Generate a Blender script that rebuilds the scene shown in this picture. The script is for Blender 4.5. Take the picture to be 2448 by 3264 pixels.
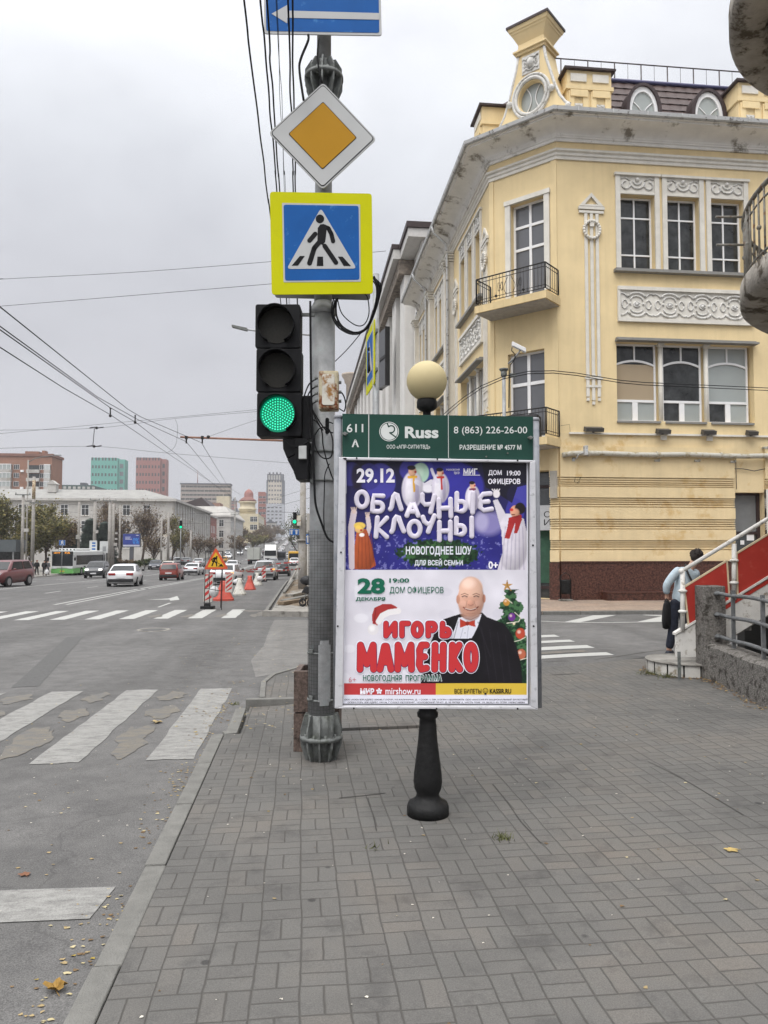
import bpy, bmesh, math, random
import numpy as np
from mathutils import Vector, Matrix
R=math.radians
random.seed(7)
sc=bpy.context.scene
col=sc.collection
for o in list(bpy.data.objects): bpy.data.objects.remove(o)

# ---------------------------------------------------------------- camera
EYE=1.7; FPX=2357.3; YAW=R(6.27); PITCH=R(2.67)
cam_d=bpy.data.cameras.new('camera'); cam=bpy.data.objects.new('camera',cam_d); col.objects.link(cam)
cam_d.sensor_fit='VERTICAL'; cam_d.sensor_height=36.0; cam_d.sensor_width=27.0; cam_d.lens=FPX/3264*36
cam_d.clip_start=0.1; cam_d.clip_end=6000
cam.location=(0,0,EYE); cam.rotation_euler=(R(90)+PITCH,0,-YAW)
sc.camera=cam
# ---------------------------------------------------------------- world: overcast sky
sc.view_settings.view_transform='Standard'; sc.view_settings.look='None'
sc.view_settings.exposure=0.0; sc.view_settings.gamma=1
SUN_EL=R(55); SUN_AZ=R(215)     # azimuth clockwise from +Y: behind the camera, to its left
w=bpy.data.worlds.new('World'); sc.world=w; w.use_nodes=True
nt=w.node_tree; nt.nodes.clear()
def N(nt,t,**k):
    n=nt.nodes.new(t)
    for a,b in k.items():
        if a=='ins':
            for i,v in b.items(): n.inputs[i].default_value=v
        else: setattr(n,a,b)
    return n
def ramp(nt,pts,interp='LINEAR'):
    n=nt.nodes.new('ShaderNodeValToRGB'); e=n.color_ramp.elements; n.color_ramp.interpolation=interp
    while len(e)<len(pts): e.new(0.5)
    for i,(p,c) in enumerate(pts):
        e[i].position=p; e[i].color=(c if len(c)==4 else (*c,1))
    return n
out=N(nt,'ShaderNodeOutputWorld')
tc=N(nt,'ShaderNodeTexCoord'); sep=N(nt,'ShaderNodeSeparateXYZ'); nt.links.new(tc.outputs['Generated'],sep.inputs[0])
el=ramp(nt,[(0,(.63,.63,.67)),(.10,(.605,.605,.65)),(.24,(.585,.59,.635)),(.34,(.66,.67,.72)),(.48,(.84,.865,.92)),(.62,(1.15,1.17,1.22)),(.85,(2.3,2.34,2.40)),(1,(2.75,2.78,2.82))])
nt.links.new(sep.outputs['Z'],el.inputs[0])
mp=N(nt,'ShaderNodeMapping'); mp.inputs['Scale'].default_value=(1.3,1.3,2.2); mp.inputs['Location'].default_value=(.35,.2,.62)
nt.links.new(tc.outputs['Generated'],mp.inputs[0])
n1=N(nt,'ShaderNodeTexNoise',ins={'Scale':1.55,'Detail':6.0,'Roughness':.52,'Distortion':.25}); nt.links.new(mp.outputs[0],n1.inputs['Vector'])
cl=ramp(nt,[(.34,(.82,.82,.835)),(.5,(1.0,1.0,1.0)),(.64,(1.13,1.13,1.125))]); nt.links.new(n1.outputs[0],cl.inputs[0])
mul=N(nt,'ShaderNodeMixRGB',blend_type='MULTIPLY'); mul.inputs[0].default_value=1
nt.links.new(el.outputs[0],mul.inputs[1]); nt.links.new(cl.outputs[0],mul.inputs[2])
# brighter cloud round the hidden sun, behind the camera
sd=Vector((math.sin(SUN_AZ)*math.cos(SUN_EL),math.cos(SUN_AZ)*math.cos(SUN_EL),math.sin(SUN_EL)))
dt=N(nt,'ShaderNodeVectorMath',operation='DOT_PRODUCT'); dt.inputs[1].default_value=sd; nt.links.new(tc.outputs['Generated'],dt.inputs[0])
gl=ramp(nt,[(0,(1,1,1)),(.45,(1.05,1.05,1.05)),(1,(2.2,2.15,2.1))]); nt.links.new(dt.outputs['Value'],gl.inputs[0])
mul2=N(nt,'ShaderNodeMixRGB',blend_type='MULTIPLY'); mul2.inputs[0].default_value=1
nt.links.new(mul.outputs[0],mul2.inputs[1]); nt.links.new(gl.outputs[0],mul2.inputs[2])
bg=N(nt,'ShaderNodeBackground'); bg.inputs['Strength'].default_value=1.0; nt.links.new(mul2.outputs[0],bg.inputs[0])
sky=N(nt,'ShaderNodeTexSky'); sky.sky_type='NISHITA'; sky.sun_disc=False; sky.sun_elevation=SUN_EL; sky.sun_rotation=SUN_AZ
bg2=N(nt,'ShaderNodeBackground'); bg2.inputs['Strength'].default_value=0.05; nt.links.new(sky.outputs[0],bg2.inputs[0])
mx=N(nt,'ShaderNodeMixShader'); mx.inputs[0].default_value=.93
nt.links.new(bg2.outputs[0],mx.inputs[1]); nt.links.new(bg.outputs[0],mx.inputs[2]); nt.links.new(mx.outputs[0],out.inputs[0])
sl=bpy.data.lights.new('sun','SUN'); sl.energy=1.1; sl.angle=R(30); sl.color=(1,.97,.93)
so=bpy.data.objects.new('sun',sl); col.objects.link(so); so.rotation_euler=(-sd).to_track_quat('-Z','Y').to_euler(); so.location=(0,0,60)

# ---------------------------------------------------------------- rays from the camera station (surveying helpers)
CAM=Vector((0,0,EYE))
FWD=Vector((math.sin(YAW)*math.cos(PITCH),math.cos(YAW)*math.cos(PITCH),math.sin(PITCH)))
RGT=Vector((math.cos(YAW),-math.sin(YAW),0)); UPV=RGT.cross(FWD)
BK=Vector((-math.sin(YAW),-math.cos(YAW),0))         # horizontal, towards the camera
def ray(px,py): return FWD+RGT*((px-1224)/FPX)-UPV*((py-1632)/FPX)
def P(px,py,d): return CAM+ray(px,py)*d
def hit(px,py,o,n):
    r=ray(px,py); return CAM+r*((o-CAM).dot(n)/r.dot(n))
def PY(px,py,Y): return hit(px,py,Vector((0,Y,0)),Vector((0,1,0)))
def PX(px,py,X): return hit(px,py,Vector((X,0,0)),Vector((1,0,0)))
def sm(a,b,x):
    t=min(1,max(0,(x-a)/(b-a))); return t*t*(3-2*t)
def zs(x,y):
    """height of the street surface: falls away along the street, then climbs a far hill"""
    if y<45: z=-.0157*y
    elif y<90: z=-.7065-.0195*(y-45)
    elif y<170: z=-1.584-.003*(y-90)
    else: z=-1.824+.0255*(y-170)*sm(150,330,y)
    if y>620: z=-1.824+.0255*450+.006*(y-620)
    w=sm(.4,5.5,x)*(1-sm(34,70,y))
    if y<0: w=1
    return z*(1-w)
KERB=.085
def G(px,py,dz=0):
    r=ray(px,py); t=4.0
    lo,hi=.5,900.
    f=lambda t:(CAM+r*t).z-zs((CAM+r*t).x,(CAM+r*t).y)-dz
    prev=lo
    t=lo
    while t<900:
        if f(t)<0: break
        prev=t; t*=1.03
    lo,hi=prev,t
    for _ in range(40):
        m=(lo+hi)/2
        if f(m)>0: lo=m
        else: hi=m
    return CAM+r*lo

# ---------------------------------------------------------------- mesh builder
class MB:
    def __init__(s): s.v=[];s.f=[];s.mi=[];s.sm=[];s.M=None;s.cur=0
    def V(s,p):
        p=Vector(p)
        if s.M is not None: p=s.M@p
        s.v.append(p); return len(s.v)-1
    def F(s,idx,smooth=False): s.f.append(tuple(idx)); s.mi.append(s.cur); s.sm.append(smooth)
    def quad(s,a,b,c,d,smooth=False): s.F([s.V(a),s.V(b),s.V(c),s.V(d)],smooth); return s
    def poly(s,pts): s.F([s.V(p) for p in pts]); return s
    def box(s,x0,y0,z0,x1,y1,z1):
        i=[s.V(p) for p in ((x0,y0,z0),(x1,y0,z0),(x1,y1,z0),(x0,y1,z0),(x0,y0,z1),(x1,y0,z1),(x1,y1,z1),(x0,y1,z1))]
        for q in ((0,3,2,1),(4,5,6,7),(0,1,5,4),(1,2,6,5),(2,3,7,6),(3,0,4,7)): s.F([i[k] for k in q])
        return s
    def cbox(s,c,sz,ch=0):
        c=Vector(c);x,y,z=[a/2 for a in sz]
        return s.box(c.x-x,c.y-y,c.z-z,c.x+x,c.y+y,c.z+z)
    def fbox(s,fr,u0,v0,w0,u1,v1,w1):
        o,u,v,w=fr
        i=[s.V(o+u*a+v*b+w*c) for a,b,c in ((u0,v0,w0),(u1,v0,w0),(u1,v1,w0),(u0,v1,w0),(u0,v0,w1),(u1,v0,w1),(u1,v1,w1),(u0,v1,w1))]
        for q in ((0,3,2,1),(4,5,6,7),(0,1,5,4),(1,2,6,5),(2,3,7,6),(3,0,4,7)): s.F([i[k] for k in q])
        return s
    def fquad(s,fr,u0,v0,u1,v1,w=0):
        o,a,b,c=fr
        return s.quad(o+a*u0+b*v0+c*w,o+a*u1+b*v0+c*w,o+a*u1+b*v1+c*w,o+a*u0+b*v1+c*w)
    def prism(s,fr,pts,w0,w1,back=True,smooth=False):
        o,u,v,w=fr
        if sum(pts[i][0]*pts[(i+1)%len(pts)][1]-pts[(i+1)%len(pts)][0]*pts[i][1] for i in range(len(pts)))<0: pts=pts[::-1]
        n=len(pts)
        A=[s.V(o+u*a+v*b+w*w0) for a,b in pts]; B=[s.V(o+u*a+v*b+w*w1) for a,b in pts]
        s.F(B)
        if back: s.F(A[::-1])
        for i in range(n):
            j=(i+1)%n; s.F([A[i],A[j],B[j],B[i]],smooth)
        return s
    def fpoly(s,fr,pts,w=0):
        o,u,v,ww=fr
        if sum(pts[i][0]*pts[(i+1)%len(pts)][1]-pts[(i+1)%len(pts)][0]*pts[i][1] for i in range(len(pts)))<0: pts=pts[::-1]
        return s.poly([o+u*a+v*b+ww*w for a,b in pts])
    def ring(s,c,ax,r,n,ref=None,ph=0):
        ax=Vector(ax).normalized(); ref=Vector(ref) if ref is not None else (Vector((0,0,1)) if abs(ax.z)<.9 else Vector((1,0,0)))
        u=ax.cross(ref).normalized(); v=ax.cross(u)
        return [s.V(Vector(c)+u*(r*math.cos(ph+2*math.pi*k/n))+v*(r*math.sin(ph+2*math.pi*k/n))) for k in range(n)]
    def link(s,A,B,smooth=True):
        n=len(A)
        for k in range(n): s.F([A[k],A[(k+1)%n],B[(k+1)%n],B[k]],smooth)
    def cyl(s,p0,p1,r0,r1=None,n=12,caps=True,smooth=True):
        r1=r0 if r1 is None else r1; p0=Vector(p0);p1=Vector(p1); ax=p1-p0
        A=s.ring(p0,ax,r0,n);B=s.ring(p1,ax,r1,n); s.link(B,A,smooth)
        if caps: s.F(A);s.F(B[::-1])
        return s
    def tube(s,pts,r,n=6,closed=False,caps=True):
        pts=[Vector(p) for p in pts]; m=len(pts); rr=r if isinstance(r,(list,tuple)) else [r]*m
        prev=None; ref=None
        rings=[]
        for i in range(m):
            if closed: t=(pts[(i+1)%m]-pts[i-1])
            else: t=pts[min(i+1,m-1)]-pts[max(i-1,0)]
            t.normalize()
            if ref is None: ref=Vector((0,0,1)) if abs(t.z)<.9 else Vector((1,0,0))
            u=t.cross(ref)
            if u.length<1e-4: u=t.orthogonal()
            u.normalize(); ref=u.cross(t)
            v=t.cross(u)
            rings.append([s.V(pts[i]+u*(rr[i]*math.cos(2*math.pi*k/n))+v*(rr[i]*math.sin(2*math.pi*k/n))) for k in range(n)])
        for i in range(m-1): s.link(rings[i+1],rings[i])
        if closed: s.link(rings[0],rings[-1])
        elif caps: s.F(rings[0]); s.F(rings[-1][::-1])
        return s
    def lathe(s,prof,c=(0,0,0),n=20,smooth=True,ax=None,sx=1,sy=1):
        c=Vector(c); rings=[]
        for r,z in prof: rings.append([s.V(c+Vector((sx*r*math.cos(2*math.pi*k/n),sy*r*math.sin(2*math.pi*k/n),z))) for k in range(n)])
        for i in range(len(rings)-1): s.link(rings[i],rings[i+1],smooth)
        if prof[0][0]>1e-5: s.F(rings[0][::-1])
        if prof[-1][0]>1e-5: s.F(rings[-1])
        return s
    def sphere(s,c,r,nu=16,nv=10,smooth=True):
        r=(r,r,r) if not isinstance(r,(tuple,list)) else r; c=Vector(c)
        top=s.V(c+Vector((0,0,r[2]))); bot=s.V(c-Vector((0,0,r[2]))); rings=[]
        for j in range(1,nv):
            a=math.pi*j/nv
            rings.append([s.V(c+Vector((r[0]*math.sin(a)*math.cos(2*math.pi*k/nu),r[1]*math.sin(a)*math.sin(2*math.pi*k/nu),r[2]*math.cos(a)))) for k in range(nu)])
        for k in range(nu):
            s.F([top,rings[0][k],rings[0][(k+1)%nu]],smooth); s.F([bot,rings[-1][(k+1)%nu],rings[-1][k]],smooth)
        for j in range(len(rings)-1): s.link(rings[j+1][::1],rings[j],smooth)
        return s
    def loft(s,rings,caps=True,smooth=True,closed=True):
        ids=[[s.V(p) for p in r] for r in rings]
        for i in range(len(ids)-1):
            A,B=ids[i],ids[i+1]; n=len(A)
            for k in range(n if closed else n-1): s.F([A[k],A[(k+1)%n],B[(k+1)%n],B[k]],smooth)
        if caps and closed: s.F(ids[0][::-1]); s.F(ids[-1])
        return s
    def mesh(s,name,mats,root=None):
        inv=root.matrix_basis.inverted() if root is not None else None
        me=bpy.data.meshes.new(name)
        me.from_pydata([tuple(inv@p) if inv else tuple(p) for p in s.v],[],s.f)
        for m in (mats if isinstance(mats,(list,tuple)) else [mats]): me.materials.append(m)
        me.polygons.foreach_set('material_index',s.mi); me.polygons.foreach_set('use_smooth',s.sm); me.update()
        return me
    def build(s,name,mats,parent=None,bevel=0,solid=True,**tags):
        root=parent
        while root is not None and root.parent is not None: root=root.parent
        me=s.mesh(name,mats,root)
        if solid or bevel:
            bm=bmesh.new(); bm.from_mesh(me)
            if solid: bmesh.ops.recalc_face_normals(bm,faces=bm.faces)
            bm.to_mesh(me); bm.free()
        o=bpy.data.objects.new(name,me); col.objects.link(o)
        if parent is not None: o.parent=parent
        if bevel:
            b=o.modifiers.new('bevel','BEVEL'); b.width=bevel; b.segments=2; b.limit_method='ANGLE'; b.angle_limit=R(40)
        for k,v in tags.items(): o[k]=v
        return o
def tag(o,label=None,category=None,group=None,kind=None):
    if label: o['label']=label
    if category: o['category']=category
    if group: o['group']=group
    if kind: o['kind']=kind
    return o
def thing(name,label,category,loc=(0,0,0),rz=0,group=None):
    o=bpy.data.objects.new(name,None); col.objects.link(o); o.location=loc; o.rotation_euler=(0,0,rz); o.empty_display_size=.2
    o.matrix_basis=Matrix.Translation(loc)@Matrix.Rotation(rz,4,'Z')
    return tag(o,label,category,group)
def kids(o): return [c for c in bpy.data.objects if c.parent==o]
_kids={}
def copy_tree(o,parent=None):
    c=o.copy(); col.objects.link(c)
    if parent is not None: c.parent=parent
    for ch in kids(o): copy_tree(ch,c)
    return c
def place(o,loc,rz=0,label=None,sc_=1):
    o.location=loc; o.rotation_euler=(0,0,rz); o.scale=(sc_,)*3
    if label: o['label']=label
    return o
Z=Vector((0,0,1))
def frame(o,u,w=None,v=Z):
    u=Vector(u).normalized(); v=Vector(v).normalized()
    w=u.cross(v).normalized() if w is None else Vector(w)
    return (Vector(o),u,v,w)
def uv(fr,p): d=p-fr[0]; return d.dot(fr[1]),d.dot(fr[2])
def fpt(fr,a,b,c=0): return fr[0]+fr[1]*a+fr[2]*b+fr[3]*c

def wall_holes(mb,fr,u0,v0,u1,v1,holes,depth=.25,w=0):
    """a wall face with rectangular openings and their reveals"""
    us=sorted({u0,u1,*[h[0] for h in holes],*[h[2] for h in holes]}); vs=sorted({v0,v1,*[h[1] for h in holes],*[h[3] for h in holes]})
    us=[x for x in us if u0<=x<=u1]; vs=[x for x in vs if v0<=x<=v1]
    for i in range(len(us)-1):
        for j in range(len(vs)-1):
            cu,cv=(us[i]+us[i+1])/2,(vs[j]+vs[j+1])/2
            if any(h[0]<cu<h[2] and h[1]<cv<h[3] for h in holes): continue
            mb.fquad(fr,us[i],vs[j],us[i+1],vs[j+1],w)
    for a,b,c,d in holes:
        A=[(a,b),(c,b),(c,d),(a,d)]
        for k in range(4):
            p,q=A[k],A[(k+1)%4]
            mb.quad(fpt(fr,*p,w),fpt(fr,*p,w-depth),fpt(fr,*q,w-depth),fpt(fr,*q,w))
def rrect(x0,y0,x1,y1,r,n=5):
    pts=[]
    for cx,cy,a in ((x1-r,y0+r,-90),(x1-r,y1-r,0),(x0+r,y1-r,90),(x0+r,y0+r,180)):
        for k in range(n+1):
            t=R(a+90*k/n); pts.append((cx+r*math.cos(t),cy+r*math.sin(t)))
    return pts
def rpoly(pts,r,n=4):
    """polygon with rounded corners"""
    out=[];m=len(pts)
    for i in range(m):
        a,b,c=Vector(pts[i-1]),Vector(pts[i]),Vector(pts[(i+1)%m])
        d1=(a-b).normalized();d2=(c-b).normalized(); ang=d1.angle(d2)/2; t=r/math.tan(ang)
        p=b+d1*t;q=b+d2*t
        for k in range(n+1):
            s=k/n; out.append(tuple((1-s)**2*p+2*s*(1-s)*b+s*s*q))
    return out

# ---------------------------------------------------------------- materials
def lin(c):
    if isinstance(c,str):
        c=c.lstrip('#'); c=[int(c[i:i+2],16)/255 for i in (0,2,4)]
        return tuple(x/12.92 if x<=.04045 else ((x+.055)/1.055)**2.4 for x in c)
    return tuple(c)
_mats={}
def mat(name,c,rough=.7,var=.12,scale=6,bump=.0,bscale=60,metal=0,streak=0,dirt=None,dirt_amt=0,dscale=1.2,spec=.3,coat=0,emit=None,estr=0,world=False,alpha=None):
    """painted/stone/metal surface: base colour with mottling, optional streaks, stains and fine relief"""
    if name in _mats: return _mats[name]
    m=bpy.data.materials.new(name); m.use_nodes=True; nt=m.node_tree; b=nt.nodes['Principled BSDF']
    c=lin(c)
    tc=N(nt,'ShaderNodeTexCoord'); src=tc.outputs['Object']
    if world:
        g=N(nt,'ShaderNodeNewGeometry'); src=g.outputs['Position']
    base=None
    if var>0:
        n=N(nt,'ShaderNodeTexNoise',ins={'Scale':scale,'Detail':5.0,'Roughness':.6}); nt.links.new(src,n.inputs['Vector'])
        lo=tuple(x*(1-var) for x in c); hi=tuple(min(1,x*(1+var)) for x in c)
        r=ramp(nt,[(.3,lo),(.7,hi)]); nt.links.new(n.outputs[0],r.inputs[0]); base=r.outputs[0]
    else:
        rgb=N(nt,'ShaderNodeRGB'); rgb.outputs[0].default_value=(*c,1); base=rgb.outputs[0]
    if streak>0:
        mp=N(nt,'ShaderNodeMapping'); mp.inputs['Scale'].default_value=(7,7,.35); nt.links.new(src,mp.inputs[0])
        n=N(nt,'ShaderNodeTexNoise',ins={'Scale':1.0,'Detail':4.0}); nt.links.new(mp.outputs[0],n.inputs['Vector'])
        r=ramp(nt,[(.45,(1,1,1)),(.75,(1-streak,)*3)]); nt.links.new(n.outputs[0],r.inputs[0])
        x=N(nt,'ShaderNodeMixRGB',blend_type='MULTIPLY'); x.inputs[0].default_value=1; nt.links.new(base,x.inputs[1]); nt.links.new(r.outputs[0],x.inputs[2]); base=x.outputs[0]
    if dirt is not None and dirt_amt>0:
        n=N(nt,'ShaderNodeTexNoise',ins={'Scale':dscale,'Detail':8.0,'Roughness':.68}); nt.links.new(src,n.inputs['Vector'])
        r=ramp(nt,[(.62-.25*dirt_amt,(0,0,0)),(.70-.20*dirt_amt,(1,1,1))]); nt.links.new(n.outputs[0],r.inputs[0])
        x=N(nt,'ShaderNodeMixRGB'); nt.links.new(r.outputs[0],x.inputs[0]); nt.links.new(base,x.inputs[1]); x.inputs[2].default_value=(*lin(dirt),1); base=x.outputs[0]
    nt.links.new(base,b.inputs['Base Color'])
    b.inputs['Roughness'].default_value=rough; b.inputs['Metallic'].default_value=metal; b.inputs['Specular IOR Level'].default_value=spec
    if coat: b.inputs['Coat Weight'].default_value=coat; b.inputs['Coat Roughness'].default_value=.08
    if bump>0:
        n=N(nt,'ShaderNodeTexNoise',ins={'Scale':bscale,'Detail':4.0}); nt.links.new(src,n.inputs['Vector'])
        bp=N(nt,'ShaderNodeBump',ins={'Strength':bump,'Distance':.02}); nt.links.new(n.outputs[0],bp.inputs['Height']); nt.links.new(bp.outputs[0],b.inputs['Normal'])
    if emit is not None:
        b.inputs['Emission Color'].default_value=(*lin(emit),1); b.inputs['Emission Strength'].default_value=estr
    _mats[name]=m; return m
def glass(name,c,rough=.08,spec=.8,var=.25,scale=.8):
    return mat(name,c,rough=rough,var=var,scale=scale,spec=spec)

# ---------------------------------------------------------------- lettering
def text_part(s,fr,u0,v0,u1,v1,material,parent,name='lettering',w=.001,bold=0,shear=0,depth=0,bev=0,align=None,res=3,rot=0):
    """one line of lettering fitted to the box u0..u1, v0..v1 of a frame"""
    cu=bpy.data.curves.new('t','FONT'); cu.body=s; cu.offset=bold; cu.shear=shear; cu.resolution_u=res
    if bev: cu.bevel_depth=bev; cu.bevel_resolution=3
    o=bpy.data.objects.new('t',cu); col.objects.link(o)
    dg=bpy.context.evaluated_depsgraph_get(); me=bpy.data.meshes.new_from_object(o.evaluated_get(dg))
    bpy.data.objects.remove(o); bpy.data.curves.remove(cu)
    n=len(me.vertices); co=np.empty(n*3); me.vertices.foreach_get('co',co); co=co.reshape(-1,3)
    a=co.min(0); b=co.max(0); ext=np.maximum(b-a,1e-6)
    sx=(u1-u0)/ext[0]; sy=(v1-v0)/ext[1]
    L=np.stack([(co[:,0]-a[0])*sx+u0,(co[:,1]-a[1])*sy+v0,co[:,2]*(sx+sy)/2+w],1)
    if rot:
        cx,cy=(u0+u1)/2,(v0+v1)/2; c_,s_=math.cos(rot),math.sin(rot)
        x=L[:,0]-cx;y=L[:,1]-cy; L[:,0]=cx+x*c_-y*s_; L[:,1]=cy+x*s_+y*c_
    B=np.array([fr[1],fr[2],fr[3]]); Wd=L@B+np.array(fr[0])
    root=parent
    while root is not None and root.parent is not None: root=root.parent
    inv=np.array(root.matrix_basis.inverted()); Wd=Wd@inv[:3,:3].T+inv[:3,3]
    me.vertices.foreach_set('co',Wd.ravel()); me.materials.clear(); me.materials.append(material)
    me.polygons.foreach_set('material_index',[0]*len(me.polygons)); me.update(); me.name=name
    o=bpy.data.objects.new(name,me); col.objects.link(o); o.parent=parent
    return o
def skin_mesh(joints,edges,sub=2,smooth=True):
    """a continuous tapered figure: joints {name:(pos,radius)} linked by edges; the first joint is the root"""
    names=list(joints); me=bpy.data.meshes.new('sk')
    me.from_pydata([tuple(joints[n][0]) for n in names],[(names.index(a),names.index(b)) for a,b in edges],[])
    o=bpy.data.objects.new('sk',me); col.objects.link(o)
    s=o.modifiers.new('s','SKIN'); s.use_smooth_shade=True; s.branch_smoothing=.4
    for i,n in enumerate(names):
        r=joints[n][1]; d=me.skin_vertices[0].data[i]; d.radius=r if isinstance(r,tuple) else (r,r); d.use_root=(i==0)
    b=o.modifiers.new('b','SUBSURF'); b.levels=sub; b.render_levels=sub
    dg=bpy.context.evaluated_depsgraph_get(); r=bpy.data.meshes.new_from_object(o.evaluated_get(dg))
    bpy.data.objects.remove(o); return r
def add_mesh(me,name,material,parent):
    o=bpy.data.objects.new(name,me); me.name=name; me.materials.clear()
    for m in (material if isinstance(material,(list,tuple)) else [material]): me.materials.append(m)
    col.objects.link(o); o.parent=parent
    return o
# ================================================================ ground, roads, pavements
def sheet(name,poly,zf,step,material,skirt=0,kind='structure'):
    bm=bmesh.new(); f=bm.faces.new([bm.verts.new((x,y,0)) for x,y in poly])
    xs=[p[0] for p in poly]; ys=[p[1] for p in poly]
    for ax,lo,hi in ((0,min(xs),max(xs)),(1,min(ys),max(ys))):
        k=math.floor(lo/step)+1
        while k*step<hi:
            co=Vector((0,0,0)); co[ax]=k*step; no=Vector((0,0,0)); no[ax]=1
            bmesh.ops.bisect_plane(bm,geom=bm.verts[:]+bm.edges[:]+bm.faces[:],plane_co=co,plane_no=no); k+=1
    for v in bm.verts: v.co.z=zf(v.co.x,v.co.y)
    for f in bm.faces:
        if f.normal.z<0: f.normal_flip()
    bm.normal_update()
    for f in bm.faces:
        if f.normal.z<0: f.normal_flip()
    if skirt:
        eds=[e for e in bm.edges if e.is_boundary]
        r=bmesh.ops.extrude_edge_only(bm,edges=eds)
        for v in [g for g in r['geom'] if isinstance(g,bmesh.types.BMVert)]: v.co.z-=skirt
    me=bpy.data.meshes.new(name); bm.to_mesh(me); bm.free(); me.materials.append(material)
    o=bpy.data.objects.new(name,me); col.objects.link(o); o['kind']=kind
    return o
# --- asphalt
def asphalt(name,c,c2,grit=1.0):
    m=bpy.data.materials.new(name); m.use_nodes=True; nt=m.node_tree; b=nt.nodes['Principled BSDF']
    g=N(nt,'ShaderNodeNewGeometry')
    n1=N(nt,'ShaderNodeTexNoise',ins={'Scale':.22,'Detail':6.0,'Roughness':.62,'Distortion':.6}); nt.links.new(g.outputs['Position'],n1.inputs['Vector'])
    r1=ramp(nt,[(.34,c),(.66,c2)]); nt.links.new(n1.outputs[0],r1.inputs[0])
    mp=N(nt,'ShaderNodeMapping'); mp.inputs['Scale'].default_value=(1.1,.06,1); nt.links.new(g.outputs['Position'],mp.inputs[0])
    n4=N(nt,'ShaderNodeTexNoise',ins={'Scale':1.0,'Detail':3.0}); nt.links.new(mp.outputs[0],n4.inputs['Vector'])
    r4=ramp(nt,[(.4,(.86,.86,.86)),(.62,(1.06,1.06,1.06))]); nt.links.new(n4.outputs[0],r4.inputs[0])
    n2=N(nt,'ShaderNodeTexNoise',ins={'Scale':130.0,'Detail':3.0,'Roughness':.8}); nt.links.new(g.outputs['Position'],n2.inputs['Vector'])
    r2=ramp(nt,[(.32,(.55,.54,.53)),(.52,(1,1,1)),(.72,(1.55,1.53,1.5))]); nt.links.new(n2.outputs[0],r2.inputs[0])
    n3=N(nt,'ShaderNodeTexNoise',ins={'Scale':3.5,'Detail':7.0,'Roughness':.7}); nt.links.new(g.outputs['Position'],n3.inputs['Vector'])
    r3=ramp(nt,[(.36,(.80,.80,.80)),(.6,(1.06,1.06,1.05))]); nt.links.new(n3.outputs[0],r3.inputs[0])
    last=r1.outputs[0]
    for r in (r4,r2,r3):
        x=N(nt,'ShaderNodeMixRGB',blend_type='MULTIPLY'); x.inputs[0].default_value=1; nt.links.new(last,x.inputs[1]); nt.links.new(r.outputs[0],x.inputs[2]); last=x.outputs[0]
    # cracks
    v=N(nt,'ShaderNodeTexVoronoi',feature='DISTANCE_TO_EDGE',ins={'Scale':.28}); 
    nd=N(nt,'ShaderNodeTexNoise',ins={'Scale':1.3,'Detail':4.0}); nt.links.new(g.outputs['Position'],nd.inputs['Vector'])
    ad=N(nt,'ShaderNodeMixRGB',blend_type='ADD'); ad.inputs[0].default_value=.9; nt.links.new(g.outputs['Position'],ad.inputs[1]); nt.links.new(nd.outputs['Color'],ad.inputs[2]); nt.links.new(ad.outputs[0],v.inputs['Vector'])
    rc=ramp(nt,[(.0,(.55,.55,.55)),(.004,(1,1,1))]); nt.links.new(v.outputs['Distance'],rc.inputs[0])
    x=N(nt,'ShaderNodeMixRGB',blend_type='MULTIPLY'); x.inputs[0].default_value=.45; nt.links.new(last,x.inputs[1]); nt.links.new(rc.outputs[0],x.inputs[2]); last=x.outputs[0]
    nt.links.new(last,b.inputs['Base Color']); b.inputs['Roughness'].default_value=.88; b.inputs['Specular IOR Level'].default_value=.25
    bp=N(nt,'ShaderNodeBump',ins={'Strength':.45*grit,'Distance':.006}); nt.links.new(n2.outputs[0],bp.inputs['Height']); nt.links.new(bp.outputs[0],b.inputs['Normal'])
    return m
M_asph=asphalt('asphalt',(.096,.094,.092),(.132,.129,.127))
M_asph2=asphalt('asphalt_pale',(.135,.131,.125),(.185,.180,.172),.8)
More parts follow.
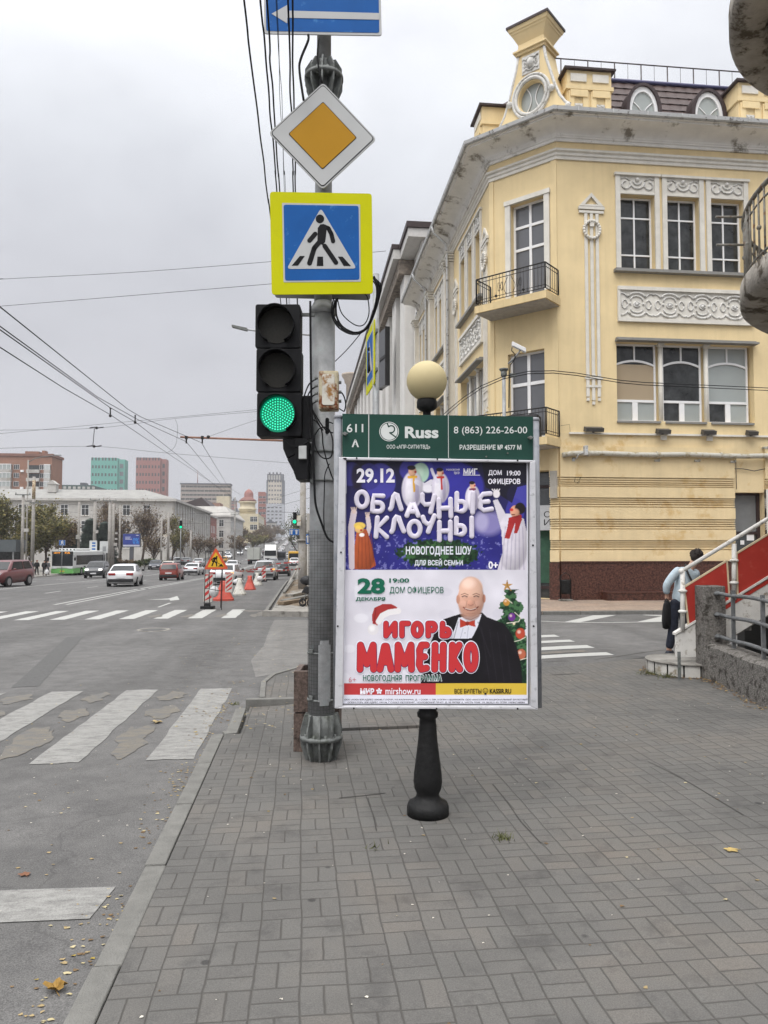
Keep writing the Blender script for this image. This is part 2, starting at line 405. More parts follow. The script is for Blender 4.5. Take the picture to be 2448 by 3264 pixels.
# --- basket-weave pavers
def pavers(name,c1,c2,c3,cell=.19,joint=.012,dark=.42):
    m=bpy.data.materials.new(name); m.use_nodes=True; nt=m.node_tree; b=nt.nodes['Principled BSDF']
    g=N(nt,'ShaderNodeNewGeometry')
    def MA(op,a,bb=None,cc=None):
        n=N(nt,'ShaderNodeMath',operation=op)
        for i,x in enumerate((a,bb,cc)):
            if x is None: continue
            if isinstance(x,(int,float)): n.inputs[i].default_value=x
            else: nt.links.new(x,n.inputs[i])
        return n.outputs[0]
    nw=N(nt,'ShaderNodeTexNoise',ins={'Scale':1.6,'Detail':3.0}); nt.links.new(g.outputs['Position'],nw.inputs['Vector'])
    nw2=N(nt,'ShaderNodeTexNoise',ins={'Scale':14.0,'Detail':2.0}); nt.links.new(g.outputs['Position'],nw2.inputs['Vector'])
    sp=N(nt,'ShaderNodeSeparateXYZ'); nt.links.new(g.outputs['Position'],sp.inputs[0])
    sn=N(nt,'ShaderNodeSeparateXYZ'); nt.links.new(nw.outputs['Color'],sn.inputs[0])
    sn2=N(nt,'ShaderNodeSeparateXYZ'); nt.links.new(nw2.outputs['Color'],sn2.inputs[0])
    def warp(p,a,a2): return MA('ADD',p,MA('ADD',MA('MULTIPLY',MA('SUBTRACT',a,.5),.035),MA('MULTIPLY',MA('SUBTRACT',a2,.5),.006)))
    X=MA('DIVIDE',warp(sp.outputs[0],sn.outputs[0],sn2.outputs[0]),cell); Y=MA('DIVIDE',warp(sp.outputs[1],sn.outputs[1],sn2.outputs[1]),cell)
    fx=MA('FLOOR',X); fy=MA('FLOOR',Y); u=MA('SUBTRACT',X,fx); v=MA('SUBTRACT',Y,fy)
    par=MA('MODULO',MA('ADD',MA('ADD',fx,fy),1000.0),2.0)     # 0 or 1
    par=MA('GREATER_THAN',par,.5)
    t=MA('ADD',MA('MULTIPLY',par,u),MA('MULTIPLY',MA('SUBTRACT',1.0,par),v))
    half=MA('GREATER_THAN',t,.5)
    du=MA('MINIMUM',u,MA('SUBTRACT',1.0,u)); dv=MA('MINIMUM',v,MA('SUBTRACT',1.0,v)); dm=MA('ABSOLUTE',MA('SUBTRACT',t,.5))
    d=MA('MINIMUM',MA('MINIMUM',du,dv),dm)
    dn=N(nt,'ShaderNodeTexNoise',ins={'Scale':2.2,'Detail':4.0}); nt.links.new(g.outputs['Position'],dn.inputs['Vector'])
    jw=MA('MULTIPLY',MA('ADD',.25,MA('MULTIPLY',dn.outputs[0],1.5)),joint/cell)
    mask=N(nt,'ShaderNodeMapRange'); nt.links.new(d,mask.inputs[0]); mask.inputs[1].default_value=0; nt.links.new(jw,mask.inputs[2]); mask.inputs[3].default_value=0; mask.inputs[4].default_value=1
    cv=N(nt,'ShaderNodeCombineXYZ'); nt.links.new(fx,cv.inputs[0]); nt.links.new(fy,cv.inputs[1]); nt.links.new(MA('MULTIPLY',half,3.3),cv.inputs[2])
    wn=N(nt,'ShaderNodeTexWhiteNoise'); nt.links.new(cv.outputs[0],wn.inputs['Vector'])
    rb=ramp(nt,[(0,c1),(.5,c2),(.86,c2),(1,c3)]); nt.links.new(wn.outputs['Value'],rb.inputs[0])
    big=N(nt,'ShaderNodeTexNoise',ins={'Scale':.75,'Detail':6.0,'Roughness':.6}); nt.links.new(g.outputs['Position'],big.inputs['Vector'])
    rbig=ramp(nt,[(.30,(.74,.75,.76)),(.5,(1,1,1)),(.62,(1.10,1.06,1.02)),(.72,(1.12,1.04,.98))]); nt.links.new(big.outputs[0],rbig.inputs[0])
    gr=N(nt,'ShaderNodeTexNoise',ins={'Scale':170.0,'Detail':3.0,'Roughness':.75}); nt.links.new(g.outputs['Position'],gr.inputs['Vector'])
    rg=ramp(nt,[(.3,(.72,.72,.72)),(.55,(1.02,1.02,1.02)),(.75,(1.35,1.34,1.32))]); nt.links.new(gr.outputs[0],rg.inputs[0])
    st=N(nt,'ShaderNodeTexNoise',ins={'Scale':5.0,'Detail':5.0,'Roughness':.65}); nt.links.new(g.outputs['Position'],st.inputs['Vector'])
    rs=ramp(nt,[(.30,(.74,.74,.75)),(.46,(1,1,1))]); nt.links.new(st.outputs[0],rs.inputs[0])
    # dark gum spots
    vo=N(nt,'ShaderNodeTexVoronoi',ins={'Scale':2.4,'Randomness':1.0}); nt.links.new(g.outputs['Position'],vo.inputs['Vector'])
    rv=ramp(nt,[(.045,(.45,.45,.46)),(.065,(1,1,1))]); nt.links.new(vo.outputs['Distance'],rv.inputs[0])
    last=rb.outputs[0]
    for r in (rbig,rg,rs,rv):
        x=N(nt,'ShaderNodeMixRGB',blend_type='MULTIPLY'); x.inputs[0].default_value=1; nt.links.new(last,x.inputs[1]); nt.links.new(r.outputs[0],x.inputs[2]); last=x.outputs[0]
    jx=N(nt,'ShaderNodeMixRGB'); nt.links.new(mask.outputs[0],jx.inputs[0]); jx.inputs[1].default_value=(c2[0]*dark,c2[1]*dark*.98,c2[2]*dark*.95,1); nt.links.new(last,jx.inputs[2])
    nt.links.new(jx.outputs[0],b.inputs['Base Color']); b.inputs['Roughness'].default_value=.85; b.inputs['Specular IOR Level'].default_value=.3
    tilt=MA('MULTIPLY',wn.outputs['Value'],.6)
    hh=MA('ADD',MA('ADD',mask.outputs[0],tilt),MA('MULTIPLY',gr.outputs[0],.15))
    bp=N(nt,'ShaderNodeBump',ins={'Strength':.55,'Distance':.008}); nt.links.new(hh,bp.inputs['Height']); nt.links.new(bp.outputs[0],b.inputs['Normal'])
    return m
M_pave=pavers('paver_grey',(.102,.098,.092),(.112,.108,.101),(.122,.114,.104),joint=.0065,dark=.55)
M_pave2=pavers('paver_beige',(.235,.175,.135),(.27,.21,.165),(.30,.24,.19),dark=.7)
M_conc=mat('kerb_concrete','#6d6c68',rough=.9,var=.16,scale=9,bump=.5,bscale=120,world=True)
M_conc2=mat('old_concrete','#85827c',rough=.92,var=.2,scale=4,bump=.6,bscale=70,world=True,dirt='#4b4741',dirt_amt=.4)

def zroad(x,y): return zs(x,y)-KERB
# road: one sheet out to the horizon
xs=[-3000,-1500,-800,-400,-200,-120,-80]+[-60+3*i for i in range(14)]+[-18+1.0*i for i in range(17)]+[-1+.5*i for i in range(16)]+[7+1.5*i for i in range(14)]+[30,40,60,100,200,400,900,3000]
ys=[-300,-60,-20]+[-8+1.0*i for i in range(60)]+[54+4*i for i in range(40)]+[214+12*i for i in range(36)]+[650,700,800,1000,1400,2200,4500]
mb=MB(); ids=[[mb.V((x,y,zroad(x,y) if not (5.4<x<33 and 6.5<y<10.4) else -4.2)) for x in xs] for y in ys]
for j in range(len(ys)-1):
    for i in range(len(xs)-1): mb.F([ids[j][i],ids[j][i+1],ids[j+1][i+1],ids[j+1][i]],True)
road=mb.build('road',M_asph,solid=False); road['kind']='structure'

# near pavement
XK=-.742
arc=[(-.52,9.25),(-.56,10.4),(-.45,11.1),(-.1,11.75),(.5,12.05),(1.4,11.7)]
pv=[(XK,-9),(XK,7.38),(1.35,7.38),(1.5,11.6),(3.4,10.5),(5.2,10.85),(6.3,11.6),(9,12.2),(34,12.4),(34,10.6),(5.32,10.6),(5.30,9.2),(5.2,8.5),(5.0,7.3),(5.3,6.4),(6.2,5.8),(34,5.6),(34,-9)]
side=sheet('pavement',pv,lambda x,y:zs(x,y),.5,M_pave,skirt=.2)
rp=[(-.60,7.40),(1.345,7.40),(1.36,8.93),(-.60,8.93)]
sheet('pavement_ramp',rp,lambda x,y:zs(x,y)-.035+.06*sm(-.6,.5,x),.25,M_pave,skirt=.12)
rp2=[(-.60,9.06),(1.375,9.06),(1.49,11.6)]+arc[::-1]
sheet('pavement_corner',[(x,y) for x,y in rp2],lambda x,y:zs(x,y)-.01,.3,M_pave,skirt=.12)
# kerb stones, each about a metre
def kerb(name,pts,wd,top,bot,m,gap=.006,seg=1.0,jit=.006,rnd=random.Random(3)):
    mb=MB(); pts=[Vector((*p,0)) for p in pts]
    for a,b in zip(pts[:-1],pts[1:]):
        L=(b-a).length; n=max(1,round(L/seg)); d=(b-a).normalized(); nr=Vector((-d.y,d.x,0))
        for i in range(n):
            p=a+d*(L*i/n+gap); q=a+d*(L*(i+1)/n-gap); jo=rnd.uniform(-jit,jit); jz=rnd.uniform(-jit,jit)*.6
            P4=[p+nr*jo,q+nr*jo,q+nr*(wd+jo),p+nr*(wd+jo)]
            lo=[mb.V((c.x,c.y,zs(c.x,c.y)-bot)) for c in P4]; hi=[mb.V((c.x,c.y,zs(c.x,c.y)+top+jz)) for c in P4]
            mb.F(hi); 
            for k in range(4): mb.F([lo[k],lo[(k+1)%4],hi[(k+1)%4],hi[k]])
    o=mb.build(name,m,bevel=.008); o['kind']='structure'; return o
kerb('kerb',[(XK-.004,-9),(XK-.004,7.38),(-.625,7.42),(-.63,8.6)],.115,.004,.25,M_conc)
kerb('kerb',[(1.36,8.95),(-.66,8.955)],.10,.055,.2,M_conc,seg=1.1,jit=.004)
kerb('kerb',arc[::-1],.07,.008,.2,M_conc,seg=.7)
# concrete apron in the mouth of the side street
ap=[tuple(G(*p,-KERB).xy) for p in ((800,2105),(840,2060),(862,2000),(875,1976),(1080,1978),(1080,2112),(905,2142),(815,2160))]
sheet('concrete_apron',ap,lambda x,y:zroad(x,y)+.004,1.0,M_asph2)
# pavement beyond the side street
fp=[(5.0,19.72),(6.3,19.05),(34,18.75),(34,23.3),(6.9,23.3),(6.2,24.9),(5.0,25.5)]
fp2=[(-1.0,23.75),(.25,23.25),(3,21.6),(4.995,19.73),(4.995,25.5),(6.2,24.91),(6.2,62),(-1.0,62)]
def pbeige(x,y): return zs(x,y)
sheet('far_pavement',fp,pbeige,1.0,M_pave2,skirt=.2)
sheet('far_pavement',fp2,pbeige,1.0,M_conc2,skirt=.2)
kerb('kerb',[(34,18.62),(6.25,18.92),(4.92,19.58),(2.92,21.48)],.13,.006,.3,M_conc)
kerb('kerb',[(2.92,21.40),(.2,23.0),(-1.12,23.5)],.34,.085,.3,M_conc2)
kerb('kerb',[(-1.12,23.62),(-1.12,60)],.12,.006,.3,M_conc)
# long street pavements further on, both sides
far_r=[(-1.1,62.01),(6.2,62.01),(7.5,300),(7.5,640),(-1.1,640)]
sheet('far_pavement',far_r,lambda x,y:zs(x,y)+.02,8,M_conc2,skirt=.2)
sheet('far_pavement',[(-58,66),(-27.2,74),(-27.0,120),(-27,640),(-60,640),(-140,66)],lambda x,y:zs(x,y)+.02,8,M_conc2,skirt=.3)
# rubble/soil strip where the kerb has been dug out
M_soil=mat('soil','#6b5f50',rough=.95,var=.35,scale=14,bump=1.0,bscale=30,world=True)
sheet('soil_strip',[(-.98,27.2),(-.2,26.6),(.35,26.6),(.35,60),(-.75,60)],lambda x,y:zs(x,y)+.012+.05*math.sin(x*9+y*3)*math.sin(y*2.3),.5,M_soil)
# ---- markings
def paint(name,c,c2,cov=.5):
    m=bpy.data.materials.new(name); m.use_nodes=True; nt=m.node_tree; b=nt.nodes['Principled BSDF']; g=N(nt,'ShaderNodeNewGeometry')
    mp=N(nt,'ShaderNodeMapping'); mp.inputs['Scale'].default_value=(1,2.6,1); nt.links.new(g.outputs['Position'],mp.inputs[0])
    n=N(nt,'ShaderNodeTexNoise',ins={'Scale':7.0,'Detail':9.0,'Roughness':.72}); nt.links.new(mp.outputs[0],n.inputs['Vector'])
    r=ramp(nt,[(cov-.16,(.105,.103,.10)),(cov-.06,c2),(cov+.1,c)]); nt.links.new(n.outputs[0],r.inputs[0])
    n2=N(nt,'ShaderNodeTexNoise',ins={'Scale':150.0,'Detail':2.0}); nt.links.new(g.outputs['Position'],n2.inputs['Vector'])
    r2=ramp(nt,[(.3,(.7,.7,.7)),(.6,(1.05,1.05,1.05))]); nt.links.new(n2.outputs[0],r2.inputs[0])
    x=N(nt,'ShaderNodeMixRGB',blend_type='MULTIPLY'); x.inputs[0].default_value=1; nt.links.new(r.outputs[0],x.inputs[1]); nt.links.new(r2.outputs[0],x.inputs[2])
    nt.links.new(x.outputs[0],b.inputs['Base Color']); b.inputs['Roughness'].default_value=.8; return m
M_white=paint('road_paint_white',(.25,.247,.232),(.18,.176,.166),.485)
M_white2=paint('road_paint_bright',(.37,.37,.35),(.28,.28,.265),.33)
M_yell=paint('road_paint_old_yellow',(.165,.143,.11),(.13,.119,.10),.575)
def mark(mb,pts,dz=.005,sub=1):
    mb.poly([(x,y,zroad(x,y)+dz) for x,y in pts])
def strip(mb,a,b,wd,n=1,dz=.005):
    a=Vector(a);b=Vector(b);d=(b-a).normalized();nr=Vector((-d.y,d.x))*wd/2
    for i in range(n):
        p=a.lerp(b,i/n);q=a.lerp(b,(i+1)/n)
        mark(mb,[(p-nr)[:],(q-nr)[:],(q+nr)[:],(p+nr)[:]],dz)
def rag(x0,y0,x1,y1,n=5,a=.025,rnd=random.Random(11)):
    """rectangle with slightly ragged outline"""
    pts=[]
    for i in range(n): pts.append((x0+(x1-x0)*i/n,y0+rnd.uniform(-a,a)))
    m=3*n
    for i in range(m): pts.append((x1+rnd.uniform(-a,a)*.5,y0+(y1-y0)*i/m))
    for i in range(n): pts.append((x1+(x0-x1)*i/n,y1+rnd.uniform(-a,a)))
    for i in range(m): pts.append((x0+rnd.uniform(-a,a)*.5,y1+(y0-y1)*i/m))
    return pts
mb=MB()
ya=G(463,2425,-KERB).y; yb=G(690,2195,-KERB).y
for k in range(24):
    x1=-.955-k*.985; mb_p=rag(x1-.415,ya,x1,yb)
    mark(mb,mb_p)
o=mb.build('zebra_crossing',M_white,solid=False); o['kind']='structure'
mb=MB(); rnd=random.Random(5)
def blob(cx,cy,rx,ry,rnd,n=64):
    ph=[rnd.uniform(0,6.28) for _ in range(4)]
    return [(cx+rx*math.cos(t)*(1+.28*math.sin(2*t+ph[0])+.16*math.sin(5*t+ph[1])+.08*math.sin(9*t+ph[2])+rnd.uniform(-.07,.07)),cy+ry*math.sin(t)*(1+.25*math.sin(3*t+ph[3])+.12*math.sin(7*t+ph[0]))) for t in [2*math.pi*i/n for i in range(n)]]
for k in range(8):
    x=-1.66-k*.985
    mark(mb,blob(x,ya+.85,.17,.62,rnd)); mark(mb,blob(x+.04,ya+2.1,.15,.35,rnd)); mark(mb,blob(x,yb-.5,.16,.3,rnd))
o=mb.build('old_paint_patch',M_yell,solid=False); o['kind']='structure'
mb=MB(); yf0=G(653,1971,-KERB).y; yf1=G(740,1943,-KERB).y; x0f=G(783,1943,-KERB).x
for k in range(20):
    x1=x0f-.02-k*.985; mark(mb,rag(x1-.43,yf0,x1,yf1,a=.02))
o=mb.build('zebra_crossing',M_white2,solid=False); o['kind']='structure'
mb=MB()
for k in range(4): mark(mb,blob(-2.3-k*1.0+.8,yf0+1.0,.16,.6,rnd)); 
mark(mb,blob(-1.25,yf0+1.6,.2,1.2,rnd)); mark(mb,blob(-1.7,yf0+3.0,.3,.4,rnd))
o=mb.build('old_paint_patch',M_yell,solid=False); o['kind']='structure'
# stop line on the left
mb=MB(); s0=G(340,2830,-KERB); s1=G(305,2930,-KERB)
mark(mb,[(-1.04,s1.y),(-1.0,s0.y),(-1.5,s0.y+.02),(-14,s0.y+.05),(-14,s1.y+.05),(-2,s1.y+.02)])
o=mb.build('stop_line',M_white,solid=False); o['kind']='structure'
# lane lines
def lanes(mb,x,y0,y1,wd=.14,dash=None):
    y=y0
    while y<y1:
        L=dash[0] if dash else 6
        strip(mb,(x,y),(x,min(y+L,y1)),wd); y+=(dash[0]+dash[1]) if dash else 6
mb=MB(); lanes(mb,-9.55,30,150,.14); lanes(mb,-9.1,30,150,.13); lanes(mb,-17.6,27.5,150,.16)
lanes(mb,-13.2,40,150,.13,(2.5,5)); lanes(mb,-5.2,44,150,.12,(2.5,5)); lanes(mb,-21.5,38,150,.12,(2.5,5))
lanes(mb,-3.4,150,600,.2,(6,6)); lanes(mb,-9.4,150,600,.25); lanes(mb,-15.0,150,600,.2,(6,6))
# arrow
a0=G(465,1912,-KERB); a1=G(572,1912,-KERB); a2=G(565,1900,-KERB); a3=G(538,1908,-KERB)
mark(mb,[a0.xy[:],G(540,1911,-KERB).xy[:],G(543,1915,-KERB).xy[:],a1.xy[:],a2.xy[:],a3.xy[:]])
b0=[G(500,1936,-KERB),G(508,1936,-KERB),G(548,1922,-KERB),G(538,1922,-KERB)]; mark(mb,[p.xy[:] for p in b0])
o=mb.build('lane_line',M_white2,solid=False); o['kind']='structure'
# markings in the side street (right)
def hband(mb,x0,x1,ya,yb,n=16):
    for i in range(n):
        p=x0+(x1-x0)*i/n; q=x0+(x1-x0)*(i+1)/n; mark(mb,[(p,yb),(q,yb),(q,ya),(p,ya)],.006)
mb=MB(); xr=[(1927,2080,2090),(1866,2057,2067),(1808,2040,2047),(1760,2024,2031)]
for px,yu,yl in xr:
    g0=G(px,(yu+yl)/2,-KERB); e=G(px,yu,-KERB); f=G(px,yl,-KERB)
    hband(mb,.7,g0.x+.1,e.y,f.y)
o=mb.build('zebra_crossing',M_white2,solid=False); o['kind']='structure'
mb=MB(); e=G(1900,2071,-KERB); f=G(1900,2077,-KERB); hband(mb,.7,4.85,e.y,f.y)
o=mb.build('old_paint_patch',M_yell,solid=False); o['kind']='structure'
mb=MB()
ln=[G(1715,1980,-KERB),G(1820,1984.5,-KERB),G(1950,1985,-KERB),G(2120,1982,-KERB),G(2300,1975,-KERB)]
for p,q in zip(ln[:-1],ln[1:]): strip(mb,p.xy,q.xy,.10)
for q in ([(1800,1983),(1890,1962),(1965,1961),(1850,1984)],[(2030,1983),(2110,1965),(2150,1966),(2115,1981)],[(2045,1961),(2110,1965),(2120,1962),(2060,1960)]):
    mark(mb,[G(*p,-KERB).xy[:] for p in q])
o=mb.build('hatched_marking',M_white2,solid=False); o['kind']='structure'
# tram-like seam and patches in the main road
M_dark=mat('asphalt_patch',(.088,.087,.085),rough=.9,var=.15,scale=20,bump=.4,bscale=140,world=True)
mb=MB(); strip(mb,(-15.3,24),(-15.0,110),.12,20,.004); strip(mb,(-11.4,70),(-11.5,130),.1,6,.004)
strip(mb,G(80,2190,-KERB).xy,G(240,2030,-KERB).xy,.35,4,.004)
o=mb.build('asphalt_seam',M_dark,solid=False); o['kind']='structure'
# cracked edge and dark cracks of the pavement by the right crossing
mb=MB()
def crack(pts,wd):
    ps=[G(*p).xy for p in pts]
    for a,b in zip(ps[:-1],ps[1:]):
        d=(b-a).normalized(); nr=Vector((-d.y,d.x))*wd/2
        mb.poly([(*q,zs(*q)+.004) for q in ((a-nr)[:],(b-nr)[:],(b+nr)[:],(a+nr)[:])])
crack([(1895,2103),(1960,2095),(2035,2083),(2060,2079),(2130,2072)],.05); crack([(1732,2110),(1815,2108)],.05); crack([(1760,2152),(1835,2148)],.025)
crack([(1080,2545),(1160,2537),(1228,2529)],.011); crack([(1165,2534),(1190,2600),(1200,2650)],.007); crack([(2065,2428),(2110,2450),(2170,2480),(2235,2518),(2370,2600)],.006)
crack([(1570,2500),(1615,2555),(1660,2620),(1725,2690)],.006)
o=mb.build('pavement_crack',mat('crack_dark',(.038,.036,.033),var=.2),solid=False); o['kind']='structure'
# manhole
g=G(490,2008,-KERB); mh=thing('manhole_cover','round grey iron manhole cover sunk in the asphalt between the two zebra crossings','manhole cover',(g.x,g.y,zroad(g.x,g.y)))
M_iron=mat('cast_iron',(.09,.088,.085),rough=.6,var=.25,scale=30,metal=.3,bump=.5,bscale=60)
MB().lathe([(.0,.008),(.30,.008),(.31,.004)],g*1+Vector((0,0,0)),24).build('lid',M_iron,mh)
mb=MB(); mb.lathe([(.325,-.01),(.325,.014),(.41,.012),(.42,-.01)],g,28); mb.build('rim',M_conc2,mh)
# ================================================================ yellow corner building
YB=22.95; A=Vector((8.2,YB,0)); B=Vector((6.43,24.72,0)); XL=6.43; YEND=41.0; XEND=19.0
FR=frame(A,(1,0,0)); FC=frame(B,A-B); FL=frame((XL,YEND,0),(0,-1,0))
CW=(A-B).length; LL=YEND-B.y
def q(fr,px,py): return uv(fr,hit(px,py,fr[0],fr[3]))
def qb(fr,x0,y0,x1,y1):
    a=q(fr,x0,(y0+y1)/2); b=q(fr,x1,(y0+y1)/2); c=q(fr,(x0+x1)/2,y0); d=q(fr,(x0+x1)/2,y1)
    return a[0],d[1],b[0],c[1]
M_yel=mat('yellow_stucco',(.69,.55,.315),rough=.85,var=.08,scale=.9,bump=.25,bscale=90,streak=.06,world=True)
M_yelw=mat('yellow_stucco_low',(.66,.53,.315),rough=.85,var=.07,scale=1.7,bump=.3,bscale=80,streak=.06,world=True,dirt='#c4a877',dirt_amt=.25)
M_trim=mat('white_plaster',(.625,.60,.54),rough=.8,var=.09,scale=3,bump=.25,bscale=60,streak=.05,world=True)
M_relief=mat('relief_plaster',(.57,.56,.53),rough=.85,var=.16,scale=9,bump=.6,bscale=26,world=True,dirt='#8e8a80',dirt_amt=.30,dscale=7)
M_corn=mat('cornice_plaster',(.74,.725,.69),rough=.85,var=.08,scale=2,bump=.3,bscale=50,world=True,dirt='#857f74',dirt_amt=.30,dscale=1.3)
M_gran=mat('red_granite',(.085,.036,.025),rough=.35,var=.75,scale=16,spec=.4,world=True,dirt='#2a1512',dirt_amt=.5,dscale=22)
M_tile=mat('roof_tile',(.060,.036,.032),rough=.5,var=.2,scale=4,world=True)
M_brown=mat('brown_metal',(.035,.022,.022),rough=.5,var=.15,world=True)
M_frame=mat('white_upvc',(.72,.72,.72),rough=.45,var=.03,world=True)
M_gdark=glass('glass_dark',(.030,.032,.032),var=.8,scale=2.6,spec=.45)
M_ggrey=glass('glass_grey',(.105,.108,.118),rough=.12,spec=.6,var=.15,scale=.8)
M_gpale=glass('glass_frosted',(.30,.325,.315),rough=.3,spec=.5,var=.08)
M_gbeige=glass('blind_beige',(.36,.285,.19),rough=.4,spec=.3,var=.04)
M_black=mat('black_iron',(.018,.017,.017),rough=.55,var=.2,scale=20)
M_gutter=mat('gutter_grey',(.46,.465,.46),rough=.5,var=.1,scale=3,world=True,dirt='#595550',dirt_amt=.3,dscale=6)
M_pipe=mat('pipe_white',(.43,.415,.36),rough=.5,var=.1,scale=3,world=True,dirt='#8a7f63',dirt_amt=.45,dscale=3)
M_beigegap=mat('grey_pier',(.36,.335,.29),rough=.9,var=.1,world=True)

yb=thing('corner_building','three storey yellow stucco corner building with white cornice, brown tiled mansard and iron balconies','building',(8.1,24,0))
z=lambda fr,py,px=1900: q(fr,px,py)[1]
ZG=1.19; ZS=q(FR,2100,1385)[1]; ZA=q(FR,1790,485)[1]; ZC=q(FR,1790,447)[1]
ZTOP=ZC+.66
# openings of the right facade
w3=[(1977,2087,622,862),(2126,2229,634,870),(2266,2371,648,877)]
H3=[qb(FR,a,t,b,bt) for a,b,t,bt in w3]
v3b=H3[0][1]; v3t=H3[0][3]
H3=[(a,v3b,c,v3t) for a,_,c,_ in H3]
g0=q(FR,1966,1200)[0]; g1=q(FR,2403,1200)[0]; gt=q(FR,2000,1090)[1]; gb=q(FR,2000,1341)[1]
dr=qb(FR,2342,1570,2440,1905); DOOR=(dr[0],.0,dr[2],dr[3])
# window helpers ---------------------------------------------------------
def win(fr,u0,v0,u1,v1,dep,parent,muls=(.5,),trs=((.0,1),),gl=None,name='window',fw=.055,bar=.05):
    """white frame with mullions (fractions of width) and transoms (fractions of height) and its panes"""
    mb=MB(); d0,d1=-dep-.0,-dep+.06
    mb.fbox(fr,u0,v0,d0,u0+fw,v1,d1); mb.fbox(fr,u1-fw,v0,d0,u1,v1,d1)
    mb.fbox(fr,u0+fw,v0,d0,u1-fw,v0+fw,d1); mb.fbox(fr,u0+fw,v1-fw,d0,u1-fw,v1,d1)
    ts=sorted(t for t in trs if isinstance(t,(int,float)))
    ys=[v0+fw]+[v0+(v1-v0)*t for t in ts]+[v1-fw]
    for t in ts: mb.fbox(fr,u0+fw,v0+(v1-v0)*t-bar/2,d0,u1-fw,v0+(v1-v0)*t+bar/2,d1-.004)
    for k in muls:
        c=u0+(u1-u0)*k; mb.fbox(fr,c-bar/2,v0+fw,d0,c+bar/2,v1-fw,d1-.007)
    w_=mb.build(name,M_frame,parent)
    g=MB(); g.fquad(fr,u0+.01,v0+.01,u1-.01,v1-.01,-dep+.015); g.build('pane',gl or M_gdark,w_,solid=False)
    return w_
def arcpts(cx,cy,rx,ry,a0,a1,n): return [(cx+rx*math.cos(R(a0+(a1-a0)*k/n)),cy+ry*math.sin(R(a0+(a1-a0)*k/n))) for k in range(n+1)]
def arched_win(fr,u0,v0,u1,v1,dep,parent,gls,low=True):
    """tall shop-like window: square head with an arched transom and a low row of two lights"""
    mb=MB(); d0,d1=-dep,-dep+.06; fw=.06; W=u1-u0; H=v1-v0
    mb.fbox(fr,u0,v0,d0,u0+fw,v1,d1); mb.fbox(fr,u1-fw,v0,d0,u1,v1,d1); mb.fbox(fr,u0+fw,v1-fw,d0,u1-fw,v1,d1); mb.fbox(fr,u0+fw,v0,d0,u1-fw,v0+fw,d1)
    vl=v0+H*.27; va=v0+H*.73; vr=v0+H*.785
    mb.fbox(fr,u0+fw,vl-.04,d0,u1-fw,vl+.04,d1-.003)
    c=(u0+u1)/2
    mb.fbox(fr,c-.025,vr,d0,c+.025,v1-fw,d1-.006); mb.fbox(fr,c-.09,v0+fw,d0,c+.09,vl-.04,d1-.006)
    up=[(c+(W/2-fw)*t,va+(vr-va)*(1-t*t)+.035) for t in [-1+2*k/14 for k in range(15)]]
    lo=[(a,b-.07) for a,b in up]
    for k in range(14):
        mb.prism(fr,[lo[k],lo[k+1],up[k+1],up[k]],d0,d1-.003)
    w_=mb.build('window',M_frame,parent)
    g=MB(); g.fquad(fr,u0+.01,va-.02,u1-.01,v1-.01,-dep+.012); g.build('pane',gls[0],w_,solid=False)
    g=MB(); g.fquad(fr,u0+.01,vl,u1-.01,va+.03,-dep+.018); g.build('pane',gls[1],w_,solid=False)
    g=MB(); g.fquad(fr,u0+.01,v0+.01,c,vl,-dep+.015); g.build('pane',gls[2],w_,solid=False)
    g=MB(); g.fquad(fr,c,v0+.01,u1-.01,vl,-dep+.015); g.build('pane',gls[3],w_,solid=False)
def relief(mb,fr,u0,v0,u1,v1,w,n):
    """stucco ornament: scrolls, garlands and rosettes modelled as raised strands"""
    W=(u1-u0)/n; H=v1-v0
    def T(pts,r): mb.tube([fpt(fr,a,b,w) for a,b in pts],r,5)
    for i in range(n):
        c=u0+W*(i+.5); m=(v0+v1)/2; s=min(W,H)
        T(arcpts(c,m+.20*H,.27*W,.22*H,20,160,10),.045*s); T(arcpts(c,m-.20*H,.27*W,.22*H,200,340,10),.045*s)
        T(arcpts(c,m+.16*H,.18*W,.14*H,-10,190,9),.03*s); T(arcpts(c,m-.16*H,.18*W,.14*H,170,370,9),.03*s)
        T(arcpts(c,m,.09*W,.09*H,0,360,10),.03*s)
        for sg in (-1,1):
            T([(c+sg*.27*W,m+.25*H),(c+sg*.36*W,m+.36*H),(c+sg*.46*W,m+.40*H),(c+sg*.5*W,m+.34*H)],.03*s)
            T([(c+sg*.27*W,m-.25*H),(c+sg*.36*W,m-.36*H),(c+sg*.46*W,m-.40*H),(c+sg*.5*W,m-.34*H)],.03*s)
            T(arcpts(c+sg*.36*W,m,.08*W,.16*H,0,360,10),.025*s)
            mb.sphere(fpt(fr,c+sg*.20*W,m+.02*H,w),.05*s,6,4)
        mb.sphere(fpt(fr,c,m,w),.07*s,8,5)
def surround(mb,fr,u0,v0,u1,v1,t,w=.05,top=True):
    mb.fbox(fr,u0-t,v0,.0,u0,v1,w); mb.fbox(fr,u1,v0,0,u1+t,v1,w)
    if top: mb.fbox(fr,u0-t-.03,v1,0,u1+t+.03,v1+t*.8,w+.03)
